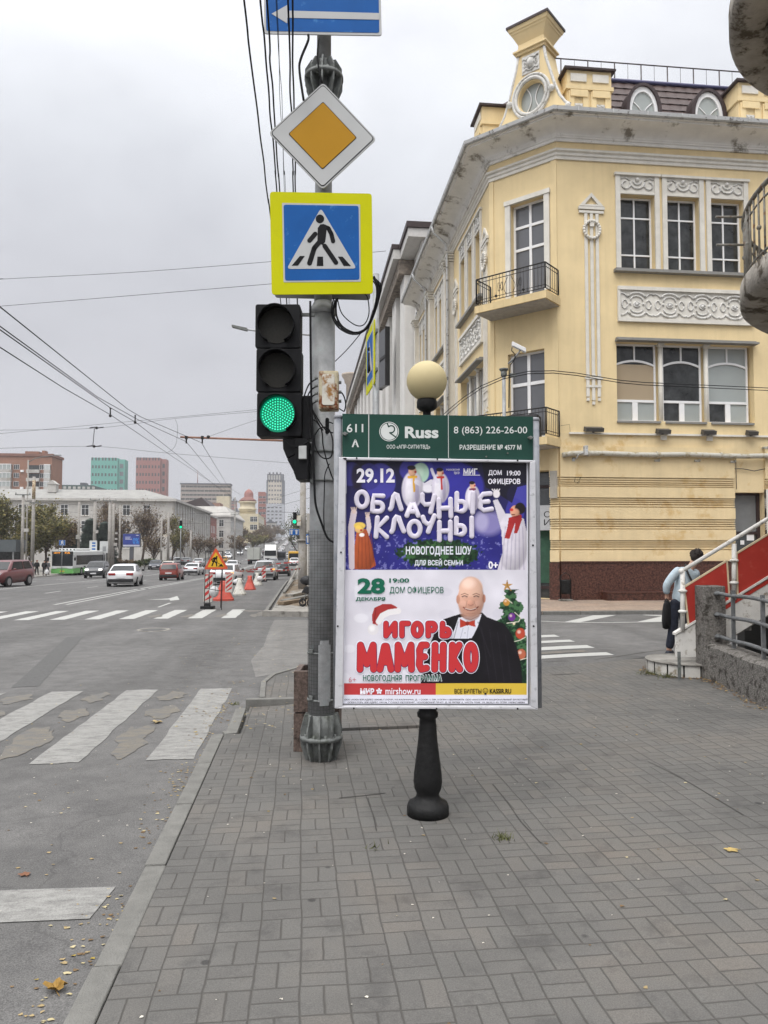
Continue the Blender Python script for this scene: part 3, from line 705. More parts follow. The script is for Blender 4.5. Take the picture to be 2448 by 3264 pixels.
def hanging(fr,c,vt,vb,parent,name='hanging_ornament'):
    """pediment, three long strips, wreath and drops"""
    mb=MB(); w=.05
    tri=[(c-.42,vt-.45),(c+.42,vt-.45),(c,vt)]; inn=[(c-.22,vt-.39),(c+.22,vt-.39),(c,vt-.13)]
    for k in range(3):
        mb.prism(fr,[tri[k],tri[(k+1)%3],inn[(k+1)%3],inn[k]],0,w+.02)
    mb.fbox(fr,c-.44,vt-.56,0,c+.44,vt-.47,w+.03); mb.fbox(fr,c-.42,vt-.68,0,c+.42,vt-.60,w+.01)
    for k,x in enumerate((-.19,0,.19)):
        e=vb+(.12 if k!=1 else 0)
        mb.fbox(fr,c+x-.05,e+.14,0,c+x+.05,vt-.69,w); mb.fbox(fr,c+x-.045,e,0,c+x+.045,e+.10,w)
        mb.fbox(fr,c+x-.055,vb+.92,w,c+x+.055,vb+.99,w+.03)
    mb.fbox(fr,c-.30,vb+.83,w,c+.30,vb+.90,w+.02); mb.fbox(fr,c-.26,vb+.56,w,c+.26,vb+.63,w+.015)
    wc=vt-1.24
    mb.fbox(fr,c-.07,wc+.10,w,c+.07,wc+.34,w+.05)
    n=20
    for k in range(n):
        a=2*math.pi*k/n; p=fpt(fr,c+.27*math.cos(a),wc+.29*math.sin(a),w+.03); mb.sphere(p,.06,6,4)
    return mb.build(name,M_trim,parent)
# walls -------------------------------------------------------------------
mb=MB()
holesR=[*H3,(g0,gb,g1,gt)]
wall_holes(mb,FR,0,ZS,XEND-A.x,ZTOP,holesR,.34)
# left facade bays
bays=[]
for (ya,yb_) in ((25.75,29.6),(32.3,35.4),(37.1,40.2)):
    u1=YEND-ya; u0=YEND-yb_; bays.append((u0,u1))
holesL=[]; bl=[]
for (u0,u1) in bays:
    W=(u1-u0); p=W/3; hs=[(u0+p*k+p*.14,v3b,u0+p*k+p*.80,v3t) for k in range(3)]; bl.append(hs)
    holesL+=hs+[(u0+.05,gb,u1-.05,gt)]
wall_holes(mb,FL,0,ZS-.2,LL,ZTOP,holesL,.34)
# chamfer
c3=(q(FC,1629,800)[0],q(FC,1700,935)[1],q(FC,1737,800)[0],q(FC,1690,636)[1])
c2=(q(FC,1619,1200)[0],q(FC,1700,1395)[1],q(FC,1736,1200)[0],q(FC,1680,1120)[1])
cg=(.35,0.0,CW-.32,q(FC,1725,1500)[1])
wall_holes(mb,FC,0,ZS-.2,CW,ZTOP,[c3,c2],.3)
mb.build('wall',M_yel,yb,solid=False)
# lower rusticated storey
mb=MB()
wall_holes(mb,FR,0,0,XEND-A.x,ZS,[DOOR],.4,w=0.0); wall_holes(mb,FC,0,0,CW,ZS-.2,[cg],.5); mb.fquad(FL,0,-1.0,LL,ZS-.2,0)
gy=[[463,480,495,508,522],[597,612,625,640,657],[738,755,770,785,803],[880,895,908,922,940]]
lev=[]
zt=lambda y: q(FR,1900,1300+.481*y)[1]
edges=[]
prev=ZS-.42
for grp in gy:
    edges.append((zt(grp[0])+.012,prev))
    for a,b in zip(grp[:-1],grp[1:]): edges.append((zt(b)+.020,zt(a)-.020))
    prev=zt(grp[-1])-.012
edges.append((ZG+.02,prev))
for k,(a,b) in enumerate(edges):
    w=.085 if (b-a)>.2 else .06
    mb.fbox(FR,-.0,a,0,DOOR[0]-.0,b,w); mb.fbox(FR,DOOR[2],a,0,XEND-A.x,b,w)
    mb.fbox(FC,0,a,0,cg[0],b,w); mb.fbox(FC,cg[2],a,0,CW,b,w); 
    mb.fbox(FL,0,a,0,LL,b,w)
mb.build('rusticated_wall',M_yelw,yb)
# corner pier with flush grey patch
mb=MB(); mb.fbox(FC,CW-.28,zt(600),0,CW-.04,zt(420),.125); mb.build('corner_pier',M_beigegap,yb)
# granite plinth
mb=MB()
mb.fbox(FR,-.02,-.3,0,DOOR[0],ZG,.14); mb.fbox(FR,DOOR[2],-.3,0,XEND-A.x,ZG,.14); mb.fbox(FR,-.03,ZG,0,DOOR[0],ZG+.04,.17)
mb.fbox(FC,cg[2],-.3,0,CW+.03,ZG,.14); mb.fbox(FC,-.03,-.3,0,cg[0],ZG,.14); mb.fbox(FL,0,-2,0,LL,ZG-.3,.14)
s0=q(FR,1915,1890)[0]; mb.fbox(FR,s0,-.1,.14,DOOR[0]-.2,.22,.55); mb.fbox(FR,s0-.02,.22,.14,DOOR[0]-.2,.26,.57)
mb.build('granite_plinth',M_gran,yb)
# sweep mouldings
def sweep(path,prof,mb):
    pts=[Vector(p) for p in path]; offs=[]
    for i,p in enumerate(pts):
        ns=[]
        if i>0: d=(p-pts[i-1]).normalized(); ns.append(Vector((d.y,-d.x,0)))
        if i<len(pts)-1: d=(pts[i+1]-p).normalized(); ns.append(Vector((d.y,-d.x,0)))
        if len(ns)==2:
            m=(ns[0]+ns[1]).normalized(); offs.append(m/ max(.3,m.dot(ns[0])))
        else: offs.append(ns[0])
    rows=[[mb.V(p+o*w+Z*zz) for w,zz in prof] for p,o in zip(pts,offs)]
    for i in range(len(rows)-1):
        for k in range(len(prof)-1): mb.F([rows[i][k],rows[i+1][k],rows[i+1][k+1],rows[i][k+1]])
    for r in (rows[0],rows[-1]): mb.F(r)
PATH=[(XL,YEND,0),(XL,B.y,0),(A.x,A.y,0),(XEND,YB,0)]
# architrave band, cornice and gutter
mb=MB(); za=ZA-.1
sweep(PATH,[(0,za-.16),(.05,za-.16),(.05,za-.06),(.09,za-.03),(.09,za+.05),(.15,za+.09),(.15,za+.16),(0,za+.18)],mb)
mb.build('string_course',M_trim,yb)
mb=MB(); prof=[(0,ZC-.06),(.06,ZC-.06),(.06,ZC+.03),(.10,ZC+.05),(.10,ZC+.09)]
for k in range(9):
    a=R(90*k/8); prof.append((.12+.62*(1-math.cos(a)),ZC+.11+.24*math.sin(a)*.9+.02*k/8))
prof+=[(.80,ZC+.35),(.80,ZC+.40),(.88,ZC+.41),(.88,ZC+.50),(.5,ZC+.58),(0,ZC+.65)]
sweep(PATH,prof,mb); mb.build('cornice',M_corn,yb,solid=False)
mb=MB(); sweep(PATH,[(.885,ZC+.46),(.93,ZC+.41),(.98,ZC+.44),(1.0,ZC+.55),(.97,ZC+.55),(.94,ZC+.48),(.885,ZC+.53)],mb)
for x in np.arange(.4,10.5,1.15): 
    mb.fbox(FR,x-.02,ZC+.42,.985,x+.02,ZC+.555,1.01)
mb.build('gutter',M_gutter,yb,solid=False)
# string course above the ground floor, pipe and its brackets
mb=MB(); mb.fbox(FR,q(FR,1813,1385)[0],ZS-.04,0,XEND-A.x,ZS+.02,.08); mb.build('string_course',M_trim,yb)
zp=q(FR,2000,1450)[1]; mb=MB()
pts=[fpt(FR,.05,zp-.06,.16)]+[fpt(FR,.35+x*.5,zp+.015*math.sin(x),.19) for x in range(21)]
mb.tube(pts,.085,10); 
for x in (0.9,3.2,5.4,7.6): mb.cyl(fpt(FR,x,zp,.19)-Vector((.03,0,0)),fpt(FR,x,zp,.19)+Vector((.03,0,0)),.1,n=10)
mb.build('heating_pipe',M_pipe,yb)
# third-floor windows and their surrounds, right facade
def bay3(fr,hs,par,glz):
    for k,(a,b,c,d) in enumerate(hs):
        trim_mb=MB(); relief_mb=MB()
        win(fr,a,b,c,d,.30,par,(.5,),(.235,.73),glz)
        trim_mb.fbox(fr,a-.16,b,0,a-.002,d+.62,.06); trim_mb.fbox(fr,c+.002,b,0,c+.16,d+.62,.06)
        trim_mb.fbox(fr,a-.20,d+.62,0,c+.20,d+.70,.11); trim_mb.fbox(fr,a,d+.01,0,c,d+.07,.05)
        trim_mb.fbox(fr,a,d+.07,0,c,d+.62,.02)
        T=lambda pts,r: relief_mb.tube([fpt(fr,x,y,.035) for x,y in pts],r,5)
        m=(a+c)/2; w=(c-a)/2; y0=d+.36
        T(arcpts(m,y0+.06,w*.42,.22,180,360,10),.035); T(arcpts(m,y0+.10,w*.24,.12,180,360,8),.03)
        for s in (-1,1): T(arcpts(m+s*w*.66,y0-.05,w*.24,.13,90,90+s*-270,9),.03); T([(m+s*w*.4,y0+.1),(m+s*w*.7,y0+.2),(m+s*w*.95,y0+.15)],.022)
        relief_mb.sphere(fpt(fr,m,y0+.14,.04),.07,8,5)
        trim_mb.build('window_surround',M_trim,par); relief_mb.build('stucco_relief',M_relief,par)
    a=hs[0][0]-.2; c=hs[-1][2]+.2
    return a,c
a3,c3_=bay3(FR,H3,yb,M_gdark)
M_sill=mat('sill_grey',(.22,.215,.2),rough=.7,var=.1,world=True)
def ledge(fr,*a): MB().fbox(fr,*a).build('window_sill',M_sill,yb)
ledge(FR,a3-.05,v3b-.10,0,c3_+.05,v3b-.002,.2)
def panel(fr,u0,v0,u1,v1,n):
    mb=MB()
    mb.fbox(fr,u0-.08,v0-.12,0,u1+.08,v0,.10); mb.fbox(fr,u0-.08,v1,0,u1+.08,v1+.12,.10); mb.fbox(fr,u0-.08,v0,0,u0,v1,.08); mb.fbox(fr,u1,v0,0,u1+.08,v1,.08)
    mb.fbox(fr,u0,v0,0,u1,v1,.02); mb.cur=1; relief(mb,fr,u0,v0,u1,v1,.035,n); mb.build('relief_panel',[M_trim,M_relief],yb)
pz0=q(FR,2000,1015)[1]; pz1=q(FR,2000,926)[1]
panel(FR,q(FR,1975,970)[0],pz0,q(FR,2386,970)[0]+.05,pz1,4)
# second-floor group
def group2(fr,u0,u1,par,glsets):
    n=3; pitch=(u1-u0)/n; 
    for k in range(n):
        a=u0+pitch*k+(.0 if k==0 else .07); b=u0+pitch*(k+1)-.14+(.0 if k<n-1 else .07)
        arched_win(fr,a,gb,b,gt,.30,par,glsets[k])
        ledge(fr,a-.02,gb-.07,-.3,b+.02,gb-.003,.06)
        if k<n-1:
            mb=MB(); c=b+.105; p0=fpt(fr,c,gb-.35,-.12); p1=fpt(fr,c,gt-.12,-.12)
            mb.cyl(p0,p1,.075,.07,10); mb.cyl(p1,p1+Z*.1,.08,.11,10); mb.fbox(fr,c-.11,gt-.05,-.25,c+.11,gt-.004,.0)
            mb.fbox(fr,c-.10,gb-.62,0.0,c+.10,gb-.36,.05); mb.build('engaged_column',M_trim,par)
    MB().fbox(fr,u0-.05,gt,0,u1+.06,gt+.06,.26).fbox(fr,u0-.03,gt+.06,0,u1+.03,gt+.12,.14).build('lintel_ledge',M_sill,yb)
    MB().fquad(fr,u0,gb-.02,u1,gt+.02,-.335).build('recess_wall',M_yel,yb,solid=False)
GS=[(M_gdark,M_gbeige,M_gpale,M_gpale),(M_gdark,M_gdark,M_gdark,M_gpale),(M_gpale,M_gpale,M_gdark,M_gpale)]
group2(FR,g0,g1,yb,GS)
for hs,(u0,u1) in zip(bl,bays):
    bay3(FL,hs,yb,M_ggrey); ledge(FL,u0-.1,v3b-.1,0,u1+.1,v3b-.002,.2)
    panel(FL,u0+.1,pz0,u1-.1,pz1,3); group2(FL,u0+.05,u1-.05,yb,[(M_ggrey,M_gpale,M_gpale,M_gpale)]*3)
# chamfer surrounds
mb=MB(); surround(mb,FC,c3[0],c3[1],c3[2],c3[3],.19,.07)
mb.build('door_surround',M_trim,yb)
win(FC,*c3,.26,yb,(.5,),(.52,.76),M_ggrey,'balcony_door',fw=.07,bar=.09)
win(FC,*c2,.26,yb,(.5,),(.64,),M_ggrey,'balcony_door',fw=.07,bar=.11)
hc=q(FR,1885,800)[0]; hanging(FR,hc,q(FR,1885,617)[1],q(FR,1885,1290)[1],yb)
hanging(FL,LL-.62,q(FR,1885,640)[1],q(FR,1885,1290)[1],yb); hanging(FL,YEND-30.4,q(FR,1885,640)[1],q(FR,1885,1290)[1],yb)
# shallow corner strips on the chamfer
mb=MB(); mb.fbox(FC,CW-.20,ZS-.2,0,CW+.012,za-.165,.03); mb.fbox(FC,0,ZS-.2,0,.16,za-.165,.03); mb.build('corner_strip',M_yel,yb)
# pilasters with capitals on the street side
for yc in (31.1,32.0,36.0,36.9,40.75):
    u=YEND-yc; mb=MB(); w=.18
    mb.fbox(FL,u-w,ZS,0,u+w,ZA-.75,.22); mb.fbox(FL,u-w-.05,ZS-.2,0,u+w+.05,ZS+.35,.27)
    for k in range(4): mb.fbox(FL,u-w-.02-.03*k,ZA-.75+.11*k,0,u+w+.02+.03*k,ZA-.75+.11*k+.08,.24+.035*k)
    mb.fbox(FL,u-w-.14,ZA-.31,0,u+w+.14,ZA-.265,.40)
    for s in (-1,1): mb.sphere(fpt(FL,u+s*(w+.02),ZA-.42,.30),.085,8,6)
    mb.build('pilaster',M_trim,yb)
# downpipes
for yc in (30.85,36.45):
    u=YEND-yc; mb=MB(); zt_=ZC+.42
    mb.tube([fpt(FL,u,zt_,.95),fpt(FL,u,zt_-.25,.9),fpt(FL,u,zt_-.75,.34),fpt(FL,u,zt_-1.1,.30),fpt(FL,u,0,.30)],.06,8); mb.build('downpipe',M_gutter,yb)
# balconies -----------------------------------------------------------------
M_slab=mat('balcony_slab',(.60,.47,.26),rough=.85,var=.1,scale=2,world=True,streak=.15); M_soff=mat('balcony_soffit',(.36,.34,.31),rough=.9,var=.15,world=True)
def balcony(zt_,u0,u1,proj,th,label_tarp=False):
    b=MB(); b.cur=0
    b.fbox(FC,u0,zt_-th,0,u1,zt_,proj); o=b.build('balcony',[M_slab,M_soff],yb)
    s=MB(); s.fbox(FC,u0+.06,zt_-th-.03,.0,u1-.06,zt_-th-.002,proj-.06); s.build('soffit',M_soff,o)
    r=MB(); h=.92; t=.012; zz=zt_
    def bar(p,q_,rr): r.cyl(p,q_,rr,n=6)
    C=[(u0+.05,.05),(u0+.05,proj-.05),(u1-.05,proj-.05),(u1-.05,.05)]
    for (a,b_),(c,d) in zip(C[:-1],C[1:]):
        for hh,rr in ((h,.022),(h-.13,.012),(.1,.014),(.2,.010)): bar(fpt(FC,a,zz+hh,b_),fpt(FC,c,zz+hh,d),rr)
        n=max(2,round(math.hypot(c-a,d-b_)/.125))
        for k in range(n+1):
            x=a+(c-a)*k/n; y=b_+(d-b_)*k/n; bar(fpt(FC,x,zz+.1,y),fpt(FC,x,zz+h,y),.028 if k in (0,n) else .008)
    m=(u0+u1)/2
    for s_ in (-1,1):
        pts=[fpt(FC,m+s_*.12+s_*.10*math.sin(t_*4)*(1-t_*.3),zz+.2+.55*t_,proj-.03) for t_ in [k/12 for k in range(13)]]; r.tube(pts,.010,5)
        pts=[fpt(FC,m+s_*(.34+.09*math.cos(t_)),zz+.48+.16*math.sin(t_*2),proj-.03) for t_ in [k/12*6.28 for k in range(13)]]; r.tube(pts,.010,5)
        r.sphere(fpt(FC,m+s_*.5,zz+.2,proj-.03),.05,6,4)
    r.build('railing',M_black,o)
    return o
pc=hit(1745,925,FC[0]+FC[3]*1.05,FC[3])
bz=q(FC,1700,930)[1]
balcony(q((FC[0]+FC[3]*1.05,FC[1],FC[2],FC[3]),1700,932)[1],-.02,CW+.10,1.02,.24)
b2=balcony(q((FC[0]+FC[3]*1.05,FC[1],FC[2],FC[3]),1760,1388)[1],-.02,CW+.08,1.02,.24)
zz=q((FC[0]+FC[3]*1.05,FC[1],FC[2],FC[3]),1760,1388)[1]
M_tarp=mat('black_tarp',(.022,.022,.024),rough=.6,var=.3,scale=6,bump=.6,bscale=8)
mb=MB(); rings=[]
for k in range(9):
    u=.55+k*.2; hgt=.86+.06*math.sin(k*1.9)-.12*(abs(k-4)/4)**2
    rings.append([fpt(FC,u,zz+.02,.98),fpt(FC,u,zz+hgt*.7,.95),fpt(FC,u,zz+hgt,.80),fpt(FC,u,zz+hgt*.92,.55),fpt(FC,u,zz+.02,.5)])
mb.loft(rings,smooth=True); mb.build('tarpaulin',M_tarp,b2)
mb=MB()
for k in range(6): mb.fbox(FC,.0+k*.11,zz+.05,.9,.05+k*.11,zz+.82-.03*k,.93)
mb.build('stacked_slats',M_frame,b2)
# roof -----------------------------------------------------------------------
zr=ZC+.65; RH=2.5
mb=MB()
def mans(a,b,ins,zt0,zt1):
    pass
# mansard slopes with wavy tile courses
def tiled(fr,u0,u1,v0,v1,w0,w1,rows,nw):
    """tile slope from (v0,w0) up to (v1,w1): wavy stepped courses"""
    nu=max(4,int((u1-u0)*nw))
    for r in range(rows):
        ta,tb=r/rows,(r+1)/rows
        lo=[];hi=[]
        for k in range(nu+1):
            u=u0+(u1-u0)*k/nu; wv=.028*abs(math.sin(u*math.pi/.38*1.0))
            lo.append(mb.V(fpt(fr,u,v0+(v1-v0)*ta-wv,w0+(w1-w0)*ta+.045+wv))); hi.append(mb.V(fpt(fr,u,v0+(v1-v0)*tb,w0+(w1-w0)*tb+wv)))
        for k in range(nu): mb.F([lo[k],lo[k+1],hi[k+1],hi[k]])
        if r:
            for k in range(nu): mb.F([pv_[k],pv_[k+1],lo[k+1],lo[k]])
        pv_=hi
tiled(FR,.3,XEND-A.x,zr-.1,zr+RH,-.35,-1.55,8,16)
tiled(FL,0,LL-.3,zr-.1,zr+RH,-.35,-1.55,8,10)
tiled(FC,-.4,CW+.4,zr-.1,zr+RH,-.6,-1.7,8,14)
mb.poly([(XL+1.5,YEND,zr+RH),(XL+1.5,B.y+.8,zr+RH),(A.x+.8,YB+1.55,zr+RH),(XEND,YB+1.55,zr+RH),(XEND,YEND,zr+RH)])
mb.build('mansard_roof',M_tile,yb,solid=False)
mb=MB(); mb.poly([(XL,YEND,-1),(XL,YEND,zr+RH),(XEND,YEND,zr+RH),(XEND,YEND,-1)]); mb.poly([(XEND,YB,-1),(XEND,YEND,-1),(XEND,YEND,zr+RH),(XEND,YB+1.5,zr+RH),(XEND,YB,zr)]); mb.build('rear_wall',M_yel,yb,solid=False)
mb=MB(); mb.cyl(fpt(FR,.5,zr+RH+.02,-1.5),fpt(FR,XEND-A.x,zr+RH+.02,-1.5),.07,n=8); mb.build('roof_ridge',mat('ridge_blue',(.06,.06,.13),rough=.5,var=.1),yb)
# roof railing
mb=MB(); y_=-1.9; zb=zr+RH
mb.cyl(fpt(FR,-.2,zb+.95,y_),fpt(FR,10.5,zb+.95,y_),.022,n=6); mb.cyl(fpt(FR,-.2,zb+.12,y_),fpt(FR,10.5,zb+.12,y_),.018,n=6)
for k in range(11):
    x=-.1+k*1.0; mb.cyl(fpt(FR,x,zb,y_),fpt(FR,x,zb+.95,y_),.022,n=6); mb.cyl(fpt(FR,x-.14,zb,y_+.25),fpt(FR,x,zb+.6,y_),.018,n=6); mb.cyl(fpt(FR,x+.5,zb+.12,y_),fpt(FR,x+.5,zb+.95,y_),.008,n=5)
mb.build('roof_railing',M_brown,yb)
# dormers
def dormer(fr,c,v0,w_,h,dep):
    o=MB(); n=14
    arc_o=[(c-w_/2-.12,v0)]+arcpts(c,v0+h*.52,w_/2+.12,h*.54,180,0,n)+[(c+w_/2+.12,v0)]
    arc_i=[(c-w_/2,v0)]+arcpts(c,v0+h*.52,w_/2,h*.48,180,0,n)+[(c+w_/2,v0)]
    for k in range(len(arc_o)-1):
        a,b=arc_o[k],arc_o[k+1]; ci,d=arc_i[k],arc_i[k+1]
        o.quad(fpt(fr,*a,dep),fpt(fr,*b,dep),fpt(fr,*d,dep),fpt(fr,*ci,dep)); o.quad(fpt(fr,*a,dep),fpt(fr,*a,-1.6),fpt(fr,*b,-1.6),fpt(fr,*b,dep)); o.quad(fpt(fr,*ci,dep),fpt(fr,*d,dep),fpt(fr,*d,dep-.2),fpt(fr,*ci,dep-.2))
    D=o.build('dormer',M_brown,yb,solid=False)
    f=MB(); ar=arc_i[1:-1]
    ins=[(c+(x-c)*.80,v0+.06+(y-v0-.06)*.90) for x,y in arc_i]
    for k in range(len(arc_i)-1): f.prism(fr,[arc_i[k],arc_i[k+1],ins[k+1],ins[k]],dep-.16,dep-.07)
    f.fbox(fr,c-w_/2,v0,dep-.16,c+w_/2,v0+.06,dep-.07); f.fbox(fr,c-.02,v0+.06,dep-.15,c+.02,v0+h*.50,dep-.09)
    for s in (-1,1):
        f.tube([fpt(fr,c,v0+h*.48,dep-.11),fpt(fr,c+s*w_*.16,v0+h*.60,dep-.11),fpt(fr,c+s*w_*.30,v0+h*.68,dep-.11),fpt(fr,c+s*w_*.40,v0+h*.70,dep-.11)],.02,5)
    W_=f.build('window',M_frame,D); g=MB(); g.fpoly(fr,ins,dep-.13); g.build('pane',M_gpale,W_,solid=False)
FRd=(FR[0]-FR[3]*0,FR[1],FR[2],FR[3])
def qd(px,py,w): 
    f=(FR[0]+FR[3]*w,FR[1],FR[2],FR[3]); return q(f,px,py)
for pl,pr,pt,pbm in ((2010,2102,268,345),(2219,2310,286,362)):
    c=(qd(pl,300,-.35)[0]+qd(pr,300,-.35)[0])/2; v0=zr-.05; top=qd((pl+pr)/2,pt,-.35)[1]
    dormer(FR,c,v0,abs(qd(pr,300,-.35)[0]-qd(pl,300,-.35)[0]),top-v0,-.42)
# parapet blocks
def parapet(fr,u0,u1,zt_,dep0,dep1,n=2):
    p=MB(); H=zt_-zr
    p.fbox(fr,u0,zr-.1,dep1,u1,zt_-.75,dep0); p.fbox(fr,u0-.06,zt_-.75,dep1,u1+.06,zt_-.62,dep0+.07); p.fbox(fr,u0,zt_-.62,dep1,u1,zt_-.1,dep0+.02)
    W=(u1-u0)/n
    for k in range(n):
        p.fbox(fr,u0+W*(k+.06),zr+.1,dep0,u0+W*(k+.30),zt_-.80,dep0+.05); p.fbox(fr,u0+W*(k+.70),zr+.1,dep0,u0+W*(k+.94),zt_-.80,dep0+.05)
        p.fbox(fr,u0+W*(k+.12),zt_-1.0,dep0+.05,u0+W*(k+.9),zt_-.78,dep0+.09)
    P_=p.build('parapet_block',M_yel,yb)
    for k in range(n):
        w=MB()
        w.fbox(fr,u0+W*(k+.14),zt_-.48,dep0+.02,u0+W*(k+.86),zt_-.22,dep0+.06); w.build('white_panel',M_trim,P_); w=MB(); w.fbox(fr,u0+W*(k+.32),zr+.12,dep0+.0,u0+W*(k+.68),zr+.52,dep0+.04)
        relief(w,fr,u0+W*(k+.34),zr+.14,u0+W*(k+.66),zr+.5,dep0+.05,1)
        w.build('relief_panel',M_relief,P_)
    c=MB(); c.fbox(fr,u0-.12,zt_-.1,dep1-.05,u1+.12,zt_-.03,dep0+.14); c.build('metal_cap',M_brown,P_)
zp1=qd(1870,222,.1)[1]
parapet(FR,qd(1806,300,.1)[0],qd(1946,300,.1)[0],zp1,.15,-.9)
parapet(FR,qd(2350,300,.1)[0],qd(2350,300,.1)[0]+1.6,zp1,.15,-.9)
parapet(FL,LL-1.55,LL-.35,zp1,.15,-.9,1)
for yc in (31.6,36.4): parapet(FL,YEND-yc-.7,YEND-yc+.7,zp1-.3,.15,-.9,1)
# corner attic with oval window -------------------------------------------------
FA=(FC[0]+FC[3]*.18,FC[1],FC[2],FC[3])
def qa(x,y): return q(FA,1500+.5714*x,.5714*y)
oc=qa(338,537); cx=oc[0]
zn=qa(340,285)[1]; dz_=zn-zr
half=[(1.42,zr-.1),(1.38,zr+.10*dz_),(1.22,zr+.15*dz_),(1.02,zr+.27*dz_),(.84,zr+.45*dz_),(.68,zr+.66*dz_),(.54,zr+.84*dz_),(.47,zr+1.0*dz_)]
outl=[(cx+a,b) for a,b in half]+[(cx-a,b) for a,b in half[::-1]]
ew,eh=.47,.52; ov=[(cx+ew*math.cos(2*math.pi*k/28),oc[1]+eh*math.sin(2*math.pi*k/28)) for k in range(28)]
mb=MB(); 
# front face with an oval hole: quads between outline samples and the oval
def ray_out(a):
    dx,dy=math.cos(a),math.sin(a); best=1e9
    for i in range(len(outl)):
        p,q_=outl[i],outl[(i+1)%len(outl)]; ex,ey=q_[0]-p[0],q_[1]-p[1]; den=dx*ey-dy*ex
        if abs(den)<1e-9: continue
        t=((p[0]-cx)*ey-(p[1]-oc[1])*ex)/den; s=((p[0]-cx)*dy-(p[1]-oc[1])*dx)/den
        if t>0 and -1e-6<=s<=1+1e-6: best=min(best,t)
    return (cx+dx*best,oc[1]+dy*best)
angs=[math.atan2(eh*math.sin(2*math.pi*k/56),ew*math.cos(2*math.pi*k/56)) for k in range(56)]
for i in range(56):
    a,b=angs[i],angs[(i+1)%56]
    e0=(cx+ew*math.cos(2*math.pi*i/56),oc[1]+eh*math.sin(2*math.pi*i/56)); e1=(cx+ew*math.cos(2*math.pi*(i+1)/56),oc[1]+eh*math.sin(2*math.pi*(i+1)/56))
    o0,o1=ray_out(a),ray_out(b)
    mb.quad(fpt(FA,*e0),fpt(FA,*o0),fpt(FA,*o1),fpt(FA,*e1)); mb.quad(fpt(FA,*e0),fpt(FA,*e1),fpt(FA,*e1,-.25),fpt(FA,*e0,-.25))
for i in range(len(outl)):
    p,q_=outl[i],outl[(i+1)%len(outl)]; mb.quad(fpt(FA,*p),fpt(FA,*p,-.9),fpt(FA,*q_,-.9),fpt(FA,*q_))
att=mb.build('corner_attic',M_yel,yb,solid=False)
mb=MB()
D_=.75; W2=.47; zt2=qa(400,95)[1]; u_=(zt2-zn)/1.55
for (h0,h1,e) in ((0,.14,.07),(.14,.22,.14),(.22,.40,.02),(.40,.62,.0)):
    mb.fbox(FA,cx-W2-e,zn+h0*u_,-D_-e,cx+W2+e,zn+h1*u_,e)
def frus(v0,v1,e0,e1):
    a=[fpt(FA,cx+sx*(W2+e0),v0,(e0 if sw>0 else -D_-e0)) for sx,sw in ((-1,1),(1,1),(1,-1),(-1,-1))]; b=[fpt(FA,cx+sx*(W2+e1),v1,(e1 if sw>0 else -D_-e1)) for sx,sw in ((-1,1),(1,1),(1,-1),(-1,-1))]
    mb.loft([a,b],smooth=False)
frus(zn+.62*u_,zn+1.12*u_,.0,.17); frus(zn+1.12*u_,zn+1.24*u_,.18,.21); frus(zn+1.24*u_,zn+1.42*u_,.23,.27)
mb.build('attic_capital',M_yel,att)
mb=MB(); frus(zn+1.42*u_,zn+1.55*u_,.30,.30); mb.build('metal_cap',M_brown,att)
mb=MB()
for ex,r in ((.09,.06),(.20,.05)):
    mb.tube([fpt(FA,cx+(ew+ex)*math.cos(2*math.pi*k/32),oc[1]+(eh+ex)*math.sin(2*math.pi*k/32),.03) for k in range(32)],r,6,closed=True)
for s in (-1,1):
    mb.tube([fpt(FA,cx+s*a,b,-.02) for a,b in half[1:]],.05,6); mb.sphere(fpt(FA,cx+s*(ew+.30),oc[1]-.05,.08),.11,8,6); mb.sphere(fpt(FA,cx+s*1.32,zr+.2,.05),.10,8,6)
relief(mb,FA,cx-.28,oc[1]+eh+.34,cx+.28,oc[1]+eh+.88,.05,1); mb.sphere(fpt(FA,cx,oc[1]+eh+.62,.05),(.13,.13,.17),10,6)
mb.fbox(FA,cx-.32,oc[1]+eh+.30,0,cx+.32,oc[1]+eh+.92,.03)
mb.build('stucco_relief',M_relief,att)
mb=MB(); mb.fpoly(FA,[(cx+(a-cx)*1.0,b) for a,b in ov],-.2); p=mb.build('oval_pane',M_gpale,att,solid=False)
mb=MB()
for s in (-1,1): mb.tube([fpt(FA,cx+s*(.30-.22*math.sin(math.pi*k/10)),oc[1]-.5+1.0*k/10,-.17) for k in range(11)],.018,5)
mb.build('glazing_bar',M_frame,att)
# door and shop window of the ground floor
M_shop=glass('shop_glass',(.03,.034,.034),var=.5,scale=1.2)
d=MB(); a,b,c,e=DOOR; d.fbox(FR,a,b,-.34,a+.09,e,-.26); d.fbox(FR,c-.12,b,-.34,c,e,-.26); d.fbox(FR,a+.09,e-.08,-.34,c-.12,e,-.26); d.fbox(FR,a+.09,b+2.1,-.34,c-.12,b+2.2,-.262)
D=d.build('shop_door',M_brown,yb); g=MB(); g.fquad(FR,a+.05,b,c-.05,b+2.15,-.3); g.build('pane',M_shop,D,solid=False)
g=MB(); g.fquad(FR,a+.05,b+2.15,c-.05,e-.04,-.3); g.build('roller_shutter',mat('shutter_grey',(.16,.165,.165),rough=.5,var=.08),D,solid=False)
mb=MB(); mb.fbox(FR,c,b,.0,c+.32,e+.1,.12); mb.build('door_column',M_trim,yb)
g=MB(); 
for (px,py,s) in ((2408,1710,.13),(2382,1729,.07)): 
    u,v=q(FR,px,py); g.fquad(FR,u-s,v-s,u+s,v+s,-.28)
g.build('paper_notice',M_frame,D,solid=False)
